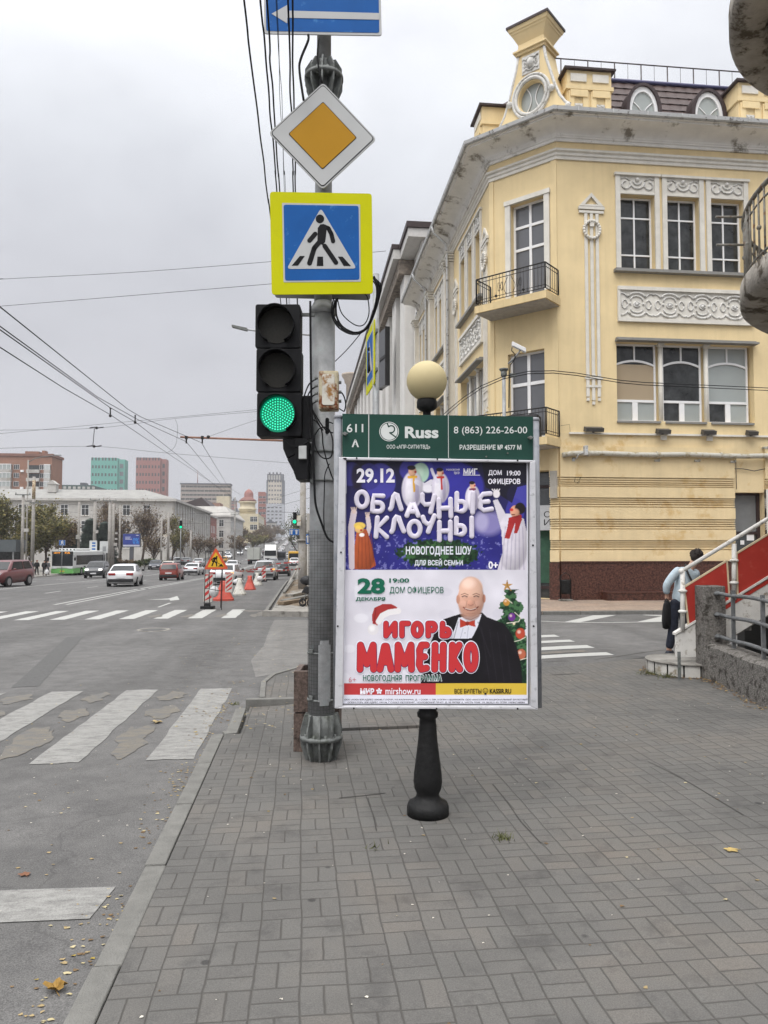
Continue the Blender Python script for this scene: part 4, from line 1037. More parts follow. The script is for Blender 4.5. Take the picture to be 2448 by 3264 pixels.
mb=MB(); a,b,c,e=cg; mb.fbox(FC,a,b,-.45,a+.08,e,-.36); mb.fbox(FC,c-.08,b,-.45,c,e,-.36); mb.fbox(FC,a+.08,e-.55,-.45,c-.08,e-.45,-.36); mb.fbox(FC,a+.08,b+.3,-.45,c-.08,b+.4,-.36)
D=mb.build('shop_window',M_brown,yb); g=MB(); g.fquad(FC,a,b,c,e,-.42); g.build('pane',M_shop,D,solid=False)
sg=MB(); s0=q(FC,1733,1610); s1=q(FC,1733,1690); sg.fbox(FC,c-1.3,s1[1],-.20,c-.03,s0[1],-.12); S=sg.build('fascia_sign',mat('sign_grey',(.42,.43,.44),var=.05),D)
text_part('О',FC,c-.30,s1[1]+.42,c-.06,s1[1]+.62,M_black,S,w=-.118); text_part('И',FC,c-.30,s1[1]+.16,c-.06,s1[1]+.36,M_black,S,w=-.118)
gr=MB(); gr.fquad(FC,c-.6,.5,c-.1,2.3,-.40); gr.build('green_poster',mat('poster_green',(.03,.08,.05),var=.3,scale=3),D,solid=False)
# floodlights, fittings and cables on the right facade
M_lamp=mat('lamp_housing',(.07,.066,.06),rough=.5,var=.2)
for (px,py,k) in ((1886,1371,1.25),(2106,1377,.9),(2250,1380,.9),(2387,1382,.7)):
    u,v=q(FR,px,py); f=MB(); s=.24*k
    f.prism((fpt(FR,u-s,0,0),FR[3],FR[2],-FR[1]),[(.05,v-.05),(.26,v-.10),(.30,v+.02),(.10,v+.10)],-2*s,0); f.fbox(FR,u-.03,v-.10,0.09,u+.03,v-.04,.16); f.build('floodlight',M_lamp,yb)
f=MB(); u,v=q(FR,1851,1441); f.cbox(fpt(FR,u,v,.42),(.10,.16,.30)); f.tube([fpt(FR,u-.05,v-.05,.38),fpt(FR,u-.18,v-.12,.3),fpt(FR,u-.2,v-.22,.15),fpt(FR,u-.28,v-.25,.03)],.022,6); f.cbox(fpt(FR,u-.28,v-.25,.05),(.1,.1,.12)); f.build('floodlight',M_gutter,yb)
for px,py in ((2090,1469),(2217,1470),(2331,1473),(2436,1428)):
    u,v=q(FR,px,py); f=MB(); f.cbox(fpt(FR,u,v,.05),(.18,.10,.07)); f.sphere(fpt(FR,u+.08,v+.02,.10),.045,6,4); f.cyl(fpt(FR,u-.08,v,.05),fpt(FR,u-.1,v,.2),.02,n=6); f.build('lamp_socket',M_pipe,yb)
f=MB()
def cab(pts,r=.008,w=.07): f.tube([fpt(FR,*q(FR,*p),w) for p in pts],r,4)
cab([(2098,1475),(2110,1500),(2135,1522),(2175,1522),(2195,1495),(2207,1473)]); cab([(2225,1475),(2240,1490),(2270,1498),(2290,1492),(2335,1495),(2365,1495),(2400,1502),(2448,1492)],.014)
cab([(1850,1455),(1845,1490),(1853,1510),(1840,1540),(1828,1535),(1832,1520),(1850,1522)]); cab([(1785,1490),(1820,1492),(1838,1482)]); cab([(1785,1358),(1813,1354),(1815,1381)],.006)
cab([(2341,1460),(2344,1560)],.012)
f.build('cable',M_lamp,yb)
# ================================================================ signal pole, signs, lights
PO=G(1021,2425); PO=Vector((PO.x+.01,PO.y+.07,0)); PO.z=zs(PO.x,PO.y); DP=(PO-CAM).dot(FWD)
M_galv=mat('galvanised_grey',(.27,.275,.277),rough=.5,var=.22,scale=9,metal=.35,bump=.2,bscale=40,dirt='#8f9494',dirt_amt=.25,dscale=14)
M_galvd=mat('weathered_steel',(.15,.158,.152),rough=.6,var=.3,scale=14,metal=.2,bump=.3,bscale=40,dirt='#5b5f58',dirt_amt=.35,dscale=9)
M_cable=mat('black_cable',(.009,.009,.010),rough=.6,var=.1,spec=.15)
zpx=lambda y,d=None: EYE+(1742-y)/FPX*(d or DP)
pole=thing('traffic_light_pole','tall grey steel pole with ribbed flanges carrying the road signs and traffic light','pole',PO)
r1,r2,r3=.108,.078,.064
zc=zpx(975)
mb=MB(); mb.cyl(PO+Z*.30,(PO.x,PO.y,zc),r1+.006,r1-.004,28); mb.lathe([(r1,zc-.03),(r1+.014,zc-.02),(r1+.014,zc+.02),(r2+.02,zc+.05),(r2,zc+.09)],(PO.x,PO.y,0),28)
mb.build('shaft',M_galv,pole)
zf=zpx(188)
mb=MB(); mb.cyl((PO.x,PO.y,zc+.05),(PO.x,PO.y,zf),r2,r2-.006,22); mb.cyl((PO.x,PO.y,zf),(PO.x,PO.y,9.2),r3,r3-.01,18); mb.build('upper_shaft',M_galv,pole)
def flange(c,rr,rin,h_lo,h_hi,name='flange',n=10,m=M_galvd):
    """bolted ring with triangular stiffening ribs above and below"""
    mb=MB(); c=Vector(c)
    mb.lathe([(rin,-.016),(rr,-.016),(rr,.016),(rin,.016)],c,32); mb.lathe([(rin*1.03,-h_lo),(rin*1.03,h_hi)],c,20)
    for k in range(n):
        a=2*math.pi*(k+.3)/n; d=Vector((math.cos(a),math.sin(a),0)); t=Vector((-d.y,d.x,0))*.007
        for pts in ([(rin,h_hi),(rin+.45*(rr-rin),h_hi),(rr*.985,h_hi*.38),(rr*.985,.016),(rin,.016)],[(rin,-.016),(rr*.985,-.016),(rr*.97,-h_lo*.35),(rin+.30*(rr-rin),-h_lo),(rin,-h_lo)]):
            A_=[c+d*x+Z*y+t for x,y in pts]; B_=[c+d*x+Z*y-t for x,y in pts]; mb.loft([A_,B_],smooth=False)
        a+=math.pi/n; d=Vector((math.cos(a),math.sin(a),0)); p=c+d*(rr-.028)
        mb.cyl(p-Z*.038,p+Z*.04,.011,n=6)
    return mb.build(name,m,pole)
flange(PO+Z*.185,.182,.115,.185,.195); flange((PO.x,PO.y,zf),.172,.07,.25,.15)
# wire mesh sleeve
mb=MB(); z0,z1=.40,zpx(1690)-PO.z; rm=r1+.010; n=26
for k in range(n):
    a=2*math.pi*k/n; p=PO+Vector((rm*math.cos(a),rm*math.sin(a),0)); mb.cyl(p+Z*z0,p+Z*z1,.0009,n=4,caps=False)
k=z0
while k<z1: mb.tube([PO+Vector((rm*math.cos(2*math.pi*i/20),rm*math.sin(2*math.pi*i/20),k)) for i in range(20)],.0009,4,closed=True); k+=.030
mb.build('mesh_sleeve',mat('mesh_wire',(.045,.046,.045),rough=.6,var=.2),pole)
def on_pole(px,py,r=r1+.005):
    """point on the front of the shaft"""
    dx=(px-1021)/FPX*DP; dx=max(-r*.999,min(r*.999,dx)); return Vector((PO.x,PO.y,0))+RGT*dx+BK*math.sqrt(r*r-dx*dx)+Z*zpx(py,DP-r)
# hatch cover strip and bands
mb=MB(); 
def cyl_patch(x0,x1,y0,y1,r,rr=0,n=6):
    vs=[]
    for i in range(n+1):
        row=[]
        for (yy) in (y0,y1): row.append(on_pole(x0+(x1-x0)*i/n,yy,r))
        vs.append(row)
    for i in range(n): mb.quad(vs[i][0],vs[i][1],vs[i+1][1],vs[i+1][0],True)
cyl_patch(1014,1052,2058,2240,r1+.02); cyl_patch(1019,1047,2044,2058,r1+.02); cyl_patch(1019,1047,2240,2252,r1+.02)
mb.build('hatch_cover',M_galv,pole,solid=False)
for y in (2080,2228,1530,1436):
    mb=MB(); c=Vector((PO.x,PO.y,zpx(y))); mb.lathe([(r1,-.008),(r1+.016,-.008),(r1+.016,.008),(r1,.008)],c,28); p=on_pole(990,y,r1+.02); mb.cbox(p,(.03,.04,.03)); mb.build('clamp_band',M_galvd,pole)
mb=MB(); mb.prism((on_pole(1039,1349,r1+.004),RGT,Z,BK),rrect(-.016,-.07,.016,.07,.0155,5),-.004,.002); mb.build('cable_slot',M_cable,pole)
# rusty junction box
M_rust=mat('rusty_cream_paint',(.44,.39,.27),rough=.65,var=.12,scale=10,bump=.3,bscale=60,dirt='#6e3a18',dirt_amt=.62,dscale=8)
M_cream=mat('cream_paint',(.52,.50,.44),rough=.6,var=.12,scale=8,dirt='#8a6231',dirt_amt=.5,dscale=9)
BX=(P(1047,1243,DP-.25),RGT,Z,BK)
jb=MB(); s_=(DP-.25)/FPX
jb.prism(BX,rrect(-31*s_,-62*s_,31*s_,62*s_,.012),-.12,.0); jb.prism(BX,rrect(-27*s_,-58*s_,27*s_,58*s_,.012),0,.012)
J=jb.build('junction_box',M_rust,pole,bevel=.004)
l=MB(); l.prism(BX,rrect(-20*s_,-50*s_,20*s_,50*s_,.02),.012,.02); l.build('lid',M_cream,J,bevel=.003)
g=MB()
for y in (1205,1230,1254,1277): g.cyl(P(1013,y,DP-.2),P(1003,y,DP-.2),.012,n=8)
for y in (1219,1250,1279): g.cyl(P(1078,y,DP-.2),P(1088,y,DP-.2),.014,n=8)
g.build('cable_gland',M_galvd,J)
# cables running on the pole
def cab_px(pts,d,r,nm='cable'):
    P3=[P(x,y,d if not isinstance(d,(list,tuple)) else d[i]) for i,(x,y) in enumerate(pts)]
    out=[]
    for i in range(len(P3)-1):
        p0,p1,p2,p3=P3[max(i-1,0)],P3[i],P3[i+1],P3[min(i+2,len(P3)-1)]
        for k in range(5):
            t=k/5; out.append(.5*((2*p1)+(p2-p0)*t+(2*p0-5*p1+4*p2-p3)*t*t+(3*p1-p0-3*p2+p3)*t**3))
    out.append(P3[-1]); return out
df=DP-.15
for pts,r in (([(989,960),(990,1100),(992,1250),(997,1408),(1002,1544),(1007,1612),(1025,1668),(1043,1713),(1064,1728),(1082,1726)],.0105),
              ([(1012,1206),(985,1225),(967,1270)],.006),([(1012,1230),(990,1245),(980,1275),(992,1330),(1008,1344),(1030,1372)],.006),
              ([(1012,1254),(995,1265),(990,1290),(1010,1330),(1038,1370),(1062,1380)],.006),([(1012,1278),(996,1290),(1000,1320),(1025,1372),(1030,1420),(1042,1470),(1055,1510),(1068,1540)],.006),
              ([(1003,1388),(1004,1420),(1020,1452),(1040,1462),(1058,1450),(1060,1400),(1045,1365),(1020,1365),(1003,1388)],.006),
              ([(1050,1478),(1036,1512),(1034,1560),(1032,1640),(1034,1690)],.005),([(1088,1250),(1097,1265),(1102,1290),(1098,1310)],.006),
              ([(1078,1300),(1090,1308),(1098,1312)],.005),([(908,1405),(925,1420),(955,1422),(986,1405)],.006),([(1062,1350),(1045,1345),(1038,1356)],.005)):
    mb=MB(); mb.tube(cab_px(pts,df,r),r,6); o=mb.build('cable',M_cable,pole)
mb=MB(); mb.tube(cab_px([(982,110),(982,130),(958,190),(955,230),(968,320)],DP-.08,.012),.011,6); mb.tube(cab_px([(1016,120),(1012,190),(1027,265)],DP-.2,.01),.008,6); mb.build('cable',M_cable,pole)
# coil of spare cable
coil=thing('cable_coil','coil of black spare cable hanging beside the pole below the square crossing sign','cable coil',P(1068,960,DP))
cb=MB(); rnd=random.Random(4)
base=[(1072,955),(1064,1005),(1092,1048),(1136,1062),(1178,1035),(1204,960),(1208,915),(1190,885)]
for k in range(7):
    j=[(x+rnd.uniform(-5,5)+ (4*k-12)*.5,y+rnd.uniform(-5,5)) for x,y in base]; cb.tube(cab_px(j,DP+.02+.012*k,.006),.0062,5)
cb.tube(cab_px([(1075,950),(1090,1000),(1130,1035),(1160,1035),(1176,1000),(1172,950),(1160,935)],DP,.005),.005,5)
cb.tube(cab_px([(1150,1062),(1110,1110),(1068,1152)],DP,.004),.004,5)
cb.build('cable_loop',M_cable,coil)
# ---------------------------------------------------------------- signs on the pole
M_sy=mat('fluorescent_yellow',(.50,.50,.002),rough=.6,var=.03,scale=3,spec=.1); M_sw=mat('sign_white',(.43,.435,.43),rough=.6,var=.04,scale=3,spec=.12)
M_sb=mat('sign_blue',(.010,.088,.30),rough=.6,var=.08,scale=5,dirt='#3f74ab',dirt_amt=.10,dscale=9,spec=.12); M_sk=mat('sign_black',(.008,.008,.009),rough=.6,var=.1,spec=.12)
M_so=mat('sign_orange',(.40,.205,.014),rough=.6,var=.04,scale=3,spec=.12); M_salu=mat('sign_back',(.13,.13,.13),rough=.6,var=.15,scale=6,metal=.3)
def sign_frame(d): return (P(1024,1632,d),RGT,Z,BK)
def SP(fr,pts): return [uv(fr,hit(x,y,fr[0],fr[3])) for x,y in pts]
def layer(fr,pts,w,m,parent,name,th=.0015,r=0):
    p=SP(fr,pts); 
    if r: p=rpoly(p,r)
    return MB().prism(fr,p,w,w+th,back=False).build(name,m,parent)
def seg(fr,pts,wd,w,m,parent,name='pictogram'):
    """rounded stroke in the plane of the sign"""
    p=SP(fr,pts); s=wd*d_s/FPX/2; mb=MB()
    for a,b in zip(p[:-1],p[1:]):
        A_,B_=Vector(a),Vector(b); d=(B_-A_).normalized(); n=Vector((-d.y,d.x))*s; ang=math.atan2(d.y,d.x)
        pts_=[]
        for k in range(9): t=ang-math.pi/2+math.pi*k/8; pts_.append((B_.x+s*math.cos(t),B_.y+s*math.sin(t)))
        for k in range(9): t=ang+math.pi/2+math.pi*k/8; pts_.append((A_.x+s*math.cos(t),A_.y+s*math.sin(t)))
        mb.fpoly(fr,pts_,w)
    return mb
def brackets(fr,parent,ys,back):
    mb=MB()
    for y in ys:
        v=SP(fr,[(1021,y)])[0][1]; mb.fbox(fr,-.22,v-.02,-.035,.22,v+.02,-.012); mb.fbox(fr,-.10,v-.015,-back,-.08,v+.015,-.035); mb.fbox(fr,.08,v-.015,-back,.10,v+.015,-.035)
    mb.build('bracket',M_galvd,parent)
d_s=DP-.16
F1=sign_frame(d_s)
ps=thing('pedestrian_crossing_sign','square blue pedestrian crossing sign with a wide fluorescent yellow border above the traffic light','road sign',P(1025,775,d_s))
pl=MB(); pl.prism(F1,rpoly(SP(F1,[(860,611),(1185,617),(1189,936),(866,939)]),.03),-.012,0); PL=pl.build('plate',M_sy,ps)
layer(F1,[(899,647),(1148,652),(1150,898),(904,900)],.001,M_sw,ps,'white_border',r=.008)
layer(F1,[(904,653),(1143,657),(1146,892),(909,895)],.003,M_sb,ps,'blue_field',r=.02)
layer(F1,[(1023,664),(1137,857),(914,858)],.005,M_sw,ps,'white_triangle',r=.02)
pc_=MB()
for pts,wd in (([(1005,747),(987,768)],15),([(1030,722),(1047,729),(1056,746),(1062,770)],14),([(1025,765),(1002,792),(987,840)],16),([(1035,785),(1071,838)],15)):
    m_=seg(F1,pts,wd,.0085,None,None); k0=len(pc_.v); pc_.v+=m_.v; pc_.f+=[tuple(i+k0 for i in f) for f in m_.f]; pc_.mi+=m_.mi; pc_.sm+=m_.sm
pc_.fpoly(F1,SP(F1,[(1013,728),(1022,716),(1038,717),(1042,728),(1037,772),(1028,782),(1012,772)]),.0082)
hc_=SP(F1,[(1020,699)])[0]; pc_.fpoly(F1,[(hc_[0]+.036*math.cos(k*.35),hc_[1]+.038*math.sin(k*.35)) for k in range(18)],.0085)
pc_.build('walking_figure',M_sk,ps,solid=False)
pc_=MB()
for pts in ([(956,817),(972,817),(950,848),(930,848)],[(1012,819),(1030,819),(1031,849),(1010,849)],[(1077,819),(1092,819),(1119,849),(1096,849)]): pc_.fpoly(F1,SP(F1,pts),.008)
pc_.build('crossing_bars',M_sk,ps,solid=False)
brackets(F1,ps,(690,850),.10)
F1b=sign_frame(DP+.22); ps2=thing('pedestrian_crossing_sign','grey back of the second crossing sign, edge showing under the yellow bordered square sign','road sign',P(1025,775,DP+.22))
pl=MB(); pl.prism(F1b,rpoly([(-.41,zpx(935)-1.7-.24),(.42,zpx(935)-1.7-.24),(.42,.7+1.7),(-.41,.7+1.7)],.03) if False else rpoly(SP(F1b,[(872,640),(1178,644),(1180,956),(876,948)]),.03),-.012,0); pl.build('plate',M_salu,ps2)
mb=MB(); v=SP(F1b,[(1021,900)])[0][1]; mb.fbox(F1b,-.1,v-.02,0,.1,v+.02,.15); mb.build('bracket',M_galvd,ps2)
d_s=DP-.14; F2=sign_frame(d_s)
pr=thing('priority_road_sign','diamond shaped priority road sign, orange centre in a white border','road sign',P(1028,434,d_s))
C_=[(1030,263),(1200,443),(1028,604),(856,424)]
def shrink(pts,k): cx_=sum(p[0] for p in pts)/4; cy_=sum(p[1] for p in pts)/4; return [(cx_+(x-cx_)*k,cy_+(y-cy_)*k) for x,y in pts]
pl=MB(); pl.prism(F2,rpoly(SP(F2,C_),.035),-.012,0); pl.build('plate',M_sw,pr)
layer(F2,shrink(C_,.965),.001,M_sk,pr,'black_line',r=.03); layer(F2,shrink(C_,.945),.003,M_sw,pr,'white_border',r=.028)
O_=[(1030,325),(1138,440),(1028,542),(919,428)]
layer(F2,O_,.005,M_sk,pr,'black_line',r=.016); layer(F2,shrink(O_,.972),.007,M_so,pr,'orange_field',r=.015)
brackets(F2,pr,(370,500),.08)
d_s=DP-.12; F3=sign_frame(d_s)
ow=thing('one_way_sign','blue one way sign with a long white arrow pointing left at the pole top','road sign',P(1028,48,d_s))
C_=[(841,-22),(1214,-14),(1217,113),(842,107)]
pl=MB(); pl.prism(F3,rpoly(SP(F3,C_),.025),-.012,0); pl.build('plate',M_sw,ow)
layer(F3,[(847,-15),(1207,-7),(1209,105),(849,99)],.001,M_sb,ow,'blue_field',r=.02)
layer(F3,[(866,45),(916,17),(916,35),(1208,43),(1208,64),(916,58),(916,76)],.004,M_sw,ow,'arrow')
brackets(F3,ow,(20,80),.07)
# ---------------------------------------------------------------- traffic lights
M_tl=mat('signal_black',(.008,.008,.009),spec=.15,rough=.55,var=.2,scale=12); M_lens=mat('lens_off',(.022,.021,.018),rough=.6,var=.25,scale=60,spec=.15)
dt_=DP-.12; FT=(P(888,1180,dt_),RGT,Z,BK)
tl=thing('traffic_light','black three lens traffic light showing green, fixed left of the pole','traffic light',P(888,1390,dt_))
def TP(x,y): return SP(FT,[(x,y)])[0]
LE=[]
for k,(y0,y1,xo) in enumerate(((968,1110,0),(1110,1250,3),(1250,1392,5))):
    a,b=TP(814+xo,y0)[0],TP(957+xo,y0)[0]; t,bt=TP(888,y0)[1],TP(888,y1)[1]
    h=MB(); h.prism(FT,rrect(a,bt+.003,b,t-.003,.02),-.18,0); hs=h.build('lamp_housing',M_tl,tl,bevel=.006)
    LE.append(((a+b)/2-.01,(t+bt)/2))
def visor(c,r,L,parent):
    m=MB(); n=24; A_=[];B_=[]
    for i in range(n+1):
        an=R(-62+304*i/n); Lk=L*(.55+.45*max(0,math.sin(an)))
        A_.append(m.V(fpt(FT,c[0]+r*math.cos(an),c[1]+r*math.sin(an),0))); B_.append(m.V(fpt(FT,c[0]+r*1.0*math.cos(an),c[1]+r*math.sin(an)-.0,Lk)))
    for i in range(n): m.F([A_[i],A_[i+1],B_[i+1],B_[i]],True)
    o=m.build('visor',M_tl,parent,solid=False); s=o.modifiers.new('s','SOLIDIFY'); s.thickness=.006
for i,c in enumerate(LE):
    visor(c,.153,.13,tl)
    m=MB(); nn=24
    rim=[(c[0]+.150*math.cos(2*math.pi*k/28),c[1]+.150*math.sin(2*math.pi*k/28)) for k in range(28)]
    m.prism(FT,rim,.001,.006); 
    if i<2: m.build('lens',M_lens,tl)
    else:
        M_gdisc=mat('green_lens',(.0,.10,.06),rough=.3,var=.1,emit=(.0,.20,.105),estr=.9); L_=m.build('lens',M_gdisc,tl)
        M_led=mat('green_led',(.1,.6,.4),rough=.3,var=0,emit=(.05,1.0,.56),estr=1.15)
        e=MB(); 
        for ring in range(7):
            cnt=max(1,ring*6); rr=.0212*ring
            for k in range(cnt):
                an=2*math.pi*(k+.5*(ring%2))/cnt; e.sphere(fpt(FT,c[0]+rr*math.cos(an),c[1]+rr*math.sin(an),.008),.0062,6,4)
        e.build('led_array',M_led,L_)
mb=MB()
for y in (991,1398): v=TP(888,y)[1]; mb.fbox(FT,TP(900,y)[0],v-.012,-.12,TP(1000,y)[0],v+.012,-.09)
mb.build('bracket',M_galvd,tl)
mb=MB(); mb.fbox(FT,TP(962,1250)[0]+.004,TP(888,1395)[1],-.20,TP(988,1250)[0],TP(888,1258)[1],-.04); mb.build('terminal_box',M_tl,tl)
# second signal, seen from the side, for the side street
d2=DP+.0; F4=(P(960,1470,d2),BK,Z,-RGT)
t2=thing('traffic_light','black signal head turned to the side street, dark hoods in profile on the pole','traffic light',P(960,1534,d2))
S4=(P(960,1470,d2),RGT,Z,BK)
p4=lambda pts: SP(S4,pts)
mb=MB(); mb.prism(S4,p4([(946,1406),(986,1406),(986,1533),(951,1534),(946,1519)]),-.15,.15); mb.build('lamp_housing',M_tl,t2,bevel=.005)
for pts in ([(908,1406),(945.5,1406),(945.5,1452),(921,1466),(909,1437)],[(922,1470),(945.5,1456),(945.5,1494),(941,1506)],[(941.5,1509),(945.5,1498),(945.5,1519)]):
    m=MB(); m.prism(S4,p4(pts),-.13,.13); m.build('visor',M_tl,t2)
mb=MB(); mb.prism(S4,p4([(960,1431),(984,1430),(984,1471),(960,1471)]),.151,.19); mb.build('control_box',mat('box_light_grey',(.42,.43,.42),rough=.5,var=.1,scale=10),t2,bevel=.004)
# ---------------------------------------------------------------- granite bin behind the pole
M_granb=mat('brown_granite',(.105,.075,.062),rough=.6,var=.55,scale=45,bump=.3,bscale=90,dirt='#2a2320',dirt_amt=.35,dscale=6)
gb_=G(1016,2398); bn=thing('granite_bin','square brown granite litter bin standing right behind the sign pole','litter bin',(gb_.x,gb_.y+.22,gb_.z),-.03)
def BB(mb,x0,y0,z0,x1,y1,z1): return mb.fbox((Vector(bn.location),RGT,-BK,Z),x0,y0,z0,x1,y1,z1)
for nm,zz0,zz1 in (('lower_tier',0,.33),('upper_tier',.345,.70)):
    mb=MB(); W_=.20
    BB(mb,-W_,-W_,zz0,W_,-W_+.05,zz1); BB(mb,-W_,W_-.05,zz0,W_,W_,zz1); BB(mb,-W_,-W_+.05,zz0,-W_+.05,W_-.05,zz1); BB(mb,W_-.05,-W_+.05,zz0,W_,W_-.05,zz1)
    mb.build(nm,M_granb,bn)
# ================================================================ advertising stand with globe lamp
g=G(1364,2595); ADB=Vector((g.x,g.y,g.z)); DA=(ADB-CAM).dot(FWD)
FAD=(Vector((ADB.x,ADB.y,0)),RGT,Z,BK)
def ap(x,y): return uv(FAD,hit(x,y,FAD[0],FAD[3]))
def ab(x0,y0,x1,y1):
    a=ap(x0,y0);b=ap(x1,y1); return a[0],b[1],b[0],a[1]
st=thing('advertising_stand','advertising stand with a green header, two event posters and a cream globe lamp','advertising stand',ADB)
M_post=mat('post_grey',(.215,.222,.238),rough=.5,var=.14,scale=8,bump=.1,bscale=50,dirt='#6b6f76',dirt_amt=.25,dscale=6)
M_head=mat('header_green',(.012,.050,.037),rough=.5,spec=.2,var=.12,scale=3); M_hw=mat('header_white',(.58,.60,.58),rough=.5,var=.02)
M_alu=mat('aluminium_frame',(.56,.56,.58),rough=.4,var=.10,scale=6,metal=.25,dirt='#a3a3a6',dirt_amt=.2,dscale=20)
M_cast=mat('black_cast_iron',(.010,.010,.010),rough=.55,spec=.2,var=.3,scale=8,bump=.35,bscale=26)
s=DA/FPX; zz=lambda y: EYE+(1742-y)*s
prof=[(.10,-.02),(67*s,zz(2606)),(67*s,zz(2570)),(62*s,zz(2556)),(46*s,zz(2548)),(38*s,zz(2538)),(36*s,zz(2528)),(43*s,zz(2512)),(46*s,zz(2490)),(44*s,zz(2462)),(37*s,zz(2410)),(31*s,zz(2360)),(27*s,zz(2310)),(26*s,zz(2292)),(33*s,zz(2286)),(34*s,zz(2274)),(28*s,zz(2266)),(28*s,zz(2245)),(24*s,zz(2230))]
prof=[(r,max(z_,ADB.z-.02)) for r,z_ in prof]
MB().lathe(prof,(ADB.x,ADB.y,0),32).build('pedestal',M_cast,st)
mb=MB(); mb.cyl((ADB.x,ADB.y,zz(2232)),(ADB.x,ADB.y,zz(1268)),.040,.027,16); mb.build('lamp_post',M_cast,st)
cg_=Vector((ADB.x,ADB.y,zz(1201))); MB().sphere(cg_,66*s,40,24).build('lamp_globe',mat('globe_cream',(.46,.385,.215),rough=.6,var=.03,scale=3,spec=.2),st)
MB().lathe([(.026,-.075-66*s),(.055,-.06-66*s),(33*s,-.045-66*s),(33*s,-.005-66*s),(31*s,.010-66*s),(20*s,.02-66*s)],cg_,28).build('lamp_collar',M_cast,st)
for x,yt in ((1078,1322),(1704,1330)):
    u=ap(x,1700)[0]; p=fpt(FAD,u,0,.05); r=13*s; mb=MB(); mb.cyl((p.x,p.y,zz(2252)),(p.x,p.y,zz(yt+6)),r,n=20); mb.lathe([(r,zz(yt+7)),(r*1.12,zz(yt+6)),(r*1.12,zz(yt)),(r*.9,zz(yt-4)),(0,zz(yt-5))],(p.x,p.y,0),20); mb.build('post',M_post,st)
mb=MB(); a=ab(1074,1470,1703,2248); mb.fbox(FAD,a[0]+.02,a[1]+.01,-.0,a[2]-.02,a[3],.058); mb.build('back_board',M_post,st)
# header
h=ab(1093,1326,1692,1462); mb=MB(); mb.prism(FAD,[ap(1093,1325),ap(1692,1334),ap(1692,1470),ap(1093,1462)],.03,.075); H_=mb.build('header_panel',M_head,st)
w0=.076
mb=MB()
for x in (1176,1426): a=ab(x-1,1327,x+1.2,1464); mb.fbox(FAD,a[0],a[1],.075,a[2],a[3],.0765)
mb.build('divider',M_hw,H_)
def T4(sx0,sy0,sx1,sy1,off=(1050,1300)): return ab(off[0]+.4219*sx0,off[1]+.4219*sy0,off[0]+.4219*sx1,off[1]+.4219*sy1)
for t,b,bold in (('611',(135,135,258,198),.01),('А',(172,252,226,308),.03),('Russ',(568,155,818,242),.035),('ООО «АПР-СИТИ/ТВД»',(432,290,756,325),.012),('8 (863) 226-26-00',(932,155,1478,222),.004),('РАЗРЕШЕНИЕ № 4577 М',(975,290,1434,328),.02)):
    text_part(t,FAD,*T4(*b),M_hw,H_,w=w0,bold=bold)
# ring emblem with a looping letter
c=ap(1240,1381); rr=31.5*s; mb=MB()
def annulus(r0,r1,w,n=36,a0=0,a1=360):
    for k in range(n):
        t0,t1=R(a0+(a1-a0)*k/n),R(a0+(a1-a0)*(k+1)/n); mb.quad(*[fpt(FAD,c[0]+r*math.cos(t),c[1]+r*math.sin(t),w) for r,t in ((r0,t0),(r1,t0),(r1,t1),(r0,t1))])
annulus(rr*.93,rr,w0+.0005)
disc=[(c[0]+rr*.86*math.cos(R(k*10)),c[1]+rr*.86*math.sin(R(k*10))) for k in range(36)]; mb.fpoly(FAD,disc,w0+.0005); mb.build('emblem',M_hw,H_,solid=False)
mb=MB(); U=rr
arc=[(c[0]+U*(.22+.34*math.cos(R(t))),c[1]+U*(.24+.36*math.sin(R(t)))) for t in range(140,-100,-16)]
pts=[(c[0]-U*.20,c[1]+U*.86)]+arc+[(c[0]+U*.05,c[1]-U*.12),(c[0]+U*.72,c[1]-U*.60)]
for p_,q_ in zip(pts[:-1],pts[1:]):
    d=(Vector(q_)-Vector(p_)).normalized(); n=Vector((-d.y,d.x))*U*.065; P0,P1=Vector(p_)-d*U*.03,Vector(q_)+d*U*.03
    mb.fpoly(FAD,[(P0-n)[:],(P1-n)[:],(P1+n)[:],(P0+n)[:]],w0+.0012)
mb.build('emblem_loop',M_head,H_,solid=False)
for x,y in ((1102,1389),(1682,1402)): mb=MB(); p=fpt(FAD,*ap(x,y),.08); mb.cyl(p,p+BK*.03,.012,n=8); mb.cyl(p+BK*.02-RGT*.02,p+BK*.02+RGT*.02,.006,n=6); mb.build('header_bolt',M_galvd,H_)
for x,y in ((1245,1465),(1430,1466),(1545,1460),(1612,1449)): mb=MB(); p=fpt(FAD,*ap(x,y),.075); mb.cyl(p,p+BK*.008,.006,n=6); mb.build('header_bolt',M_galvd,H_)
# poster case frame (mitred aluminium)
OUT=[ap(1084,1463),ap(1696,1473),ap(1704,2250),ap(1070,2247)]; INN=[ap(1106,1472),ap(1679,1480),ap(1682,2241),ap(1095,2240)]
mb=MB()
for k in range(4): mb.prism(FAD,[OUT[k],OUT[(k+1)%4],INN[(k+1)%4],INN[k]],.05,.112)
FRM=mb.build('poster_frame',M_alu,st,bevel=.004)
for x,y in ((1139,1467),(1390,1470),(1640,1474),(1688,1738),(1690,1990),(1090,1760),(1080,1990),(1130,2246),(1388,2247),(1640,2247),(1100,1468),(1105,1468)): mb=MB(); p=fpt(FAD,*ap(x,y),.112); mb.cyl(p,p+BK*.006,.006,n=8); mb.build('frame_screw',M_cable,FRM)
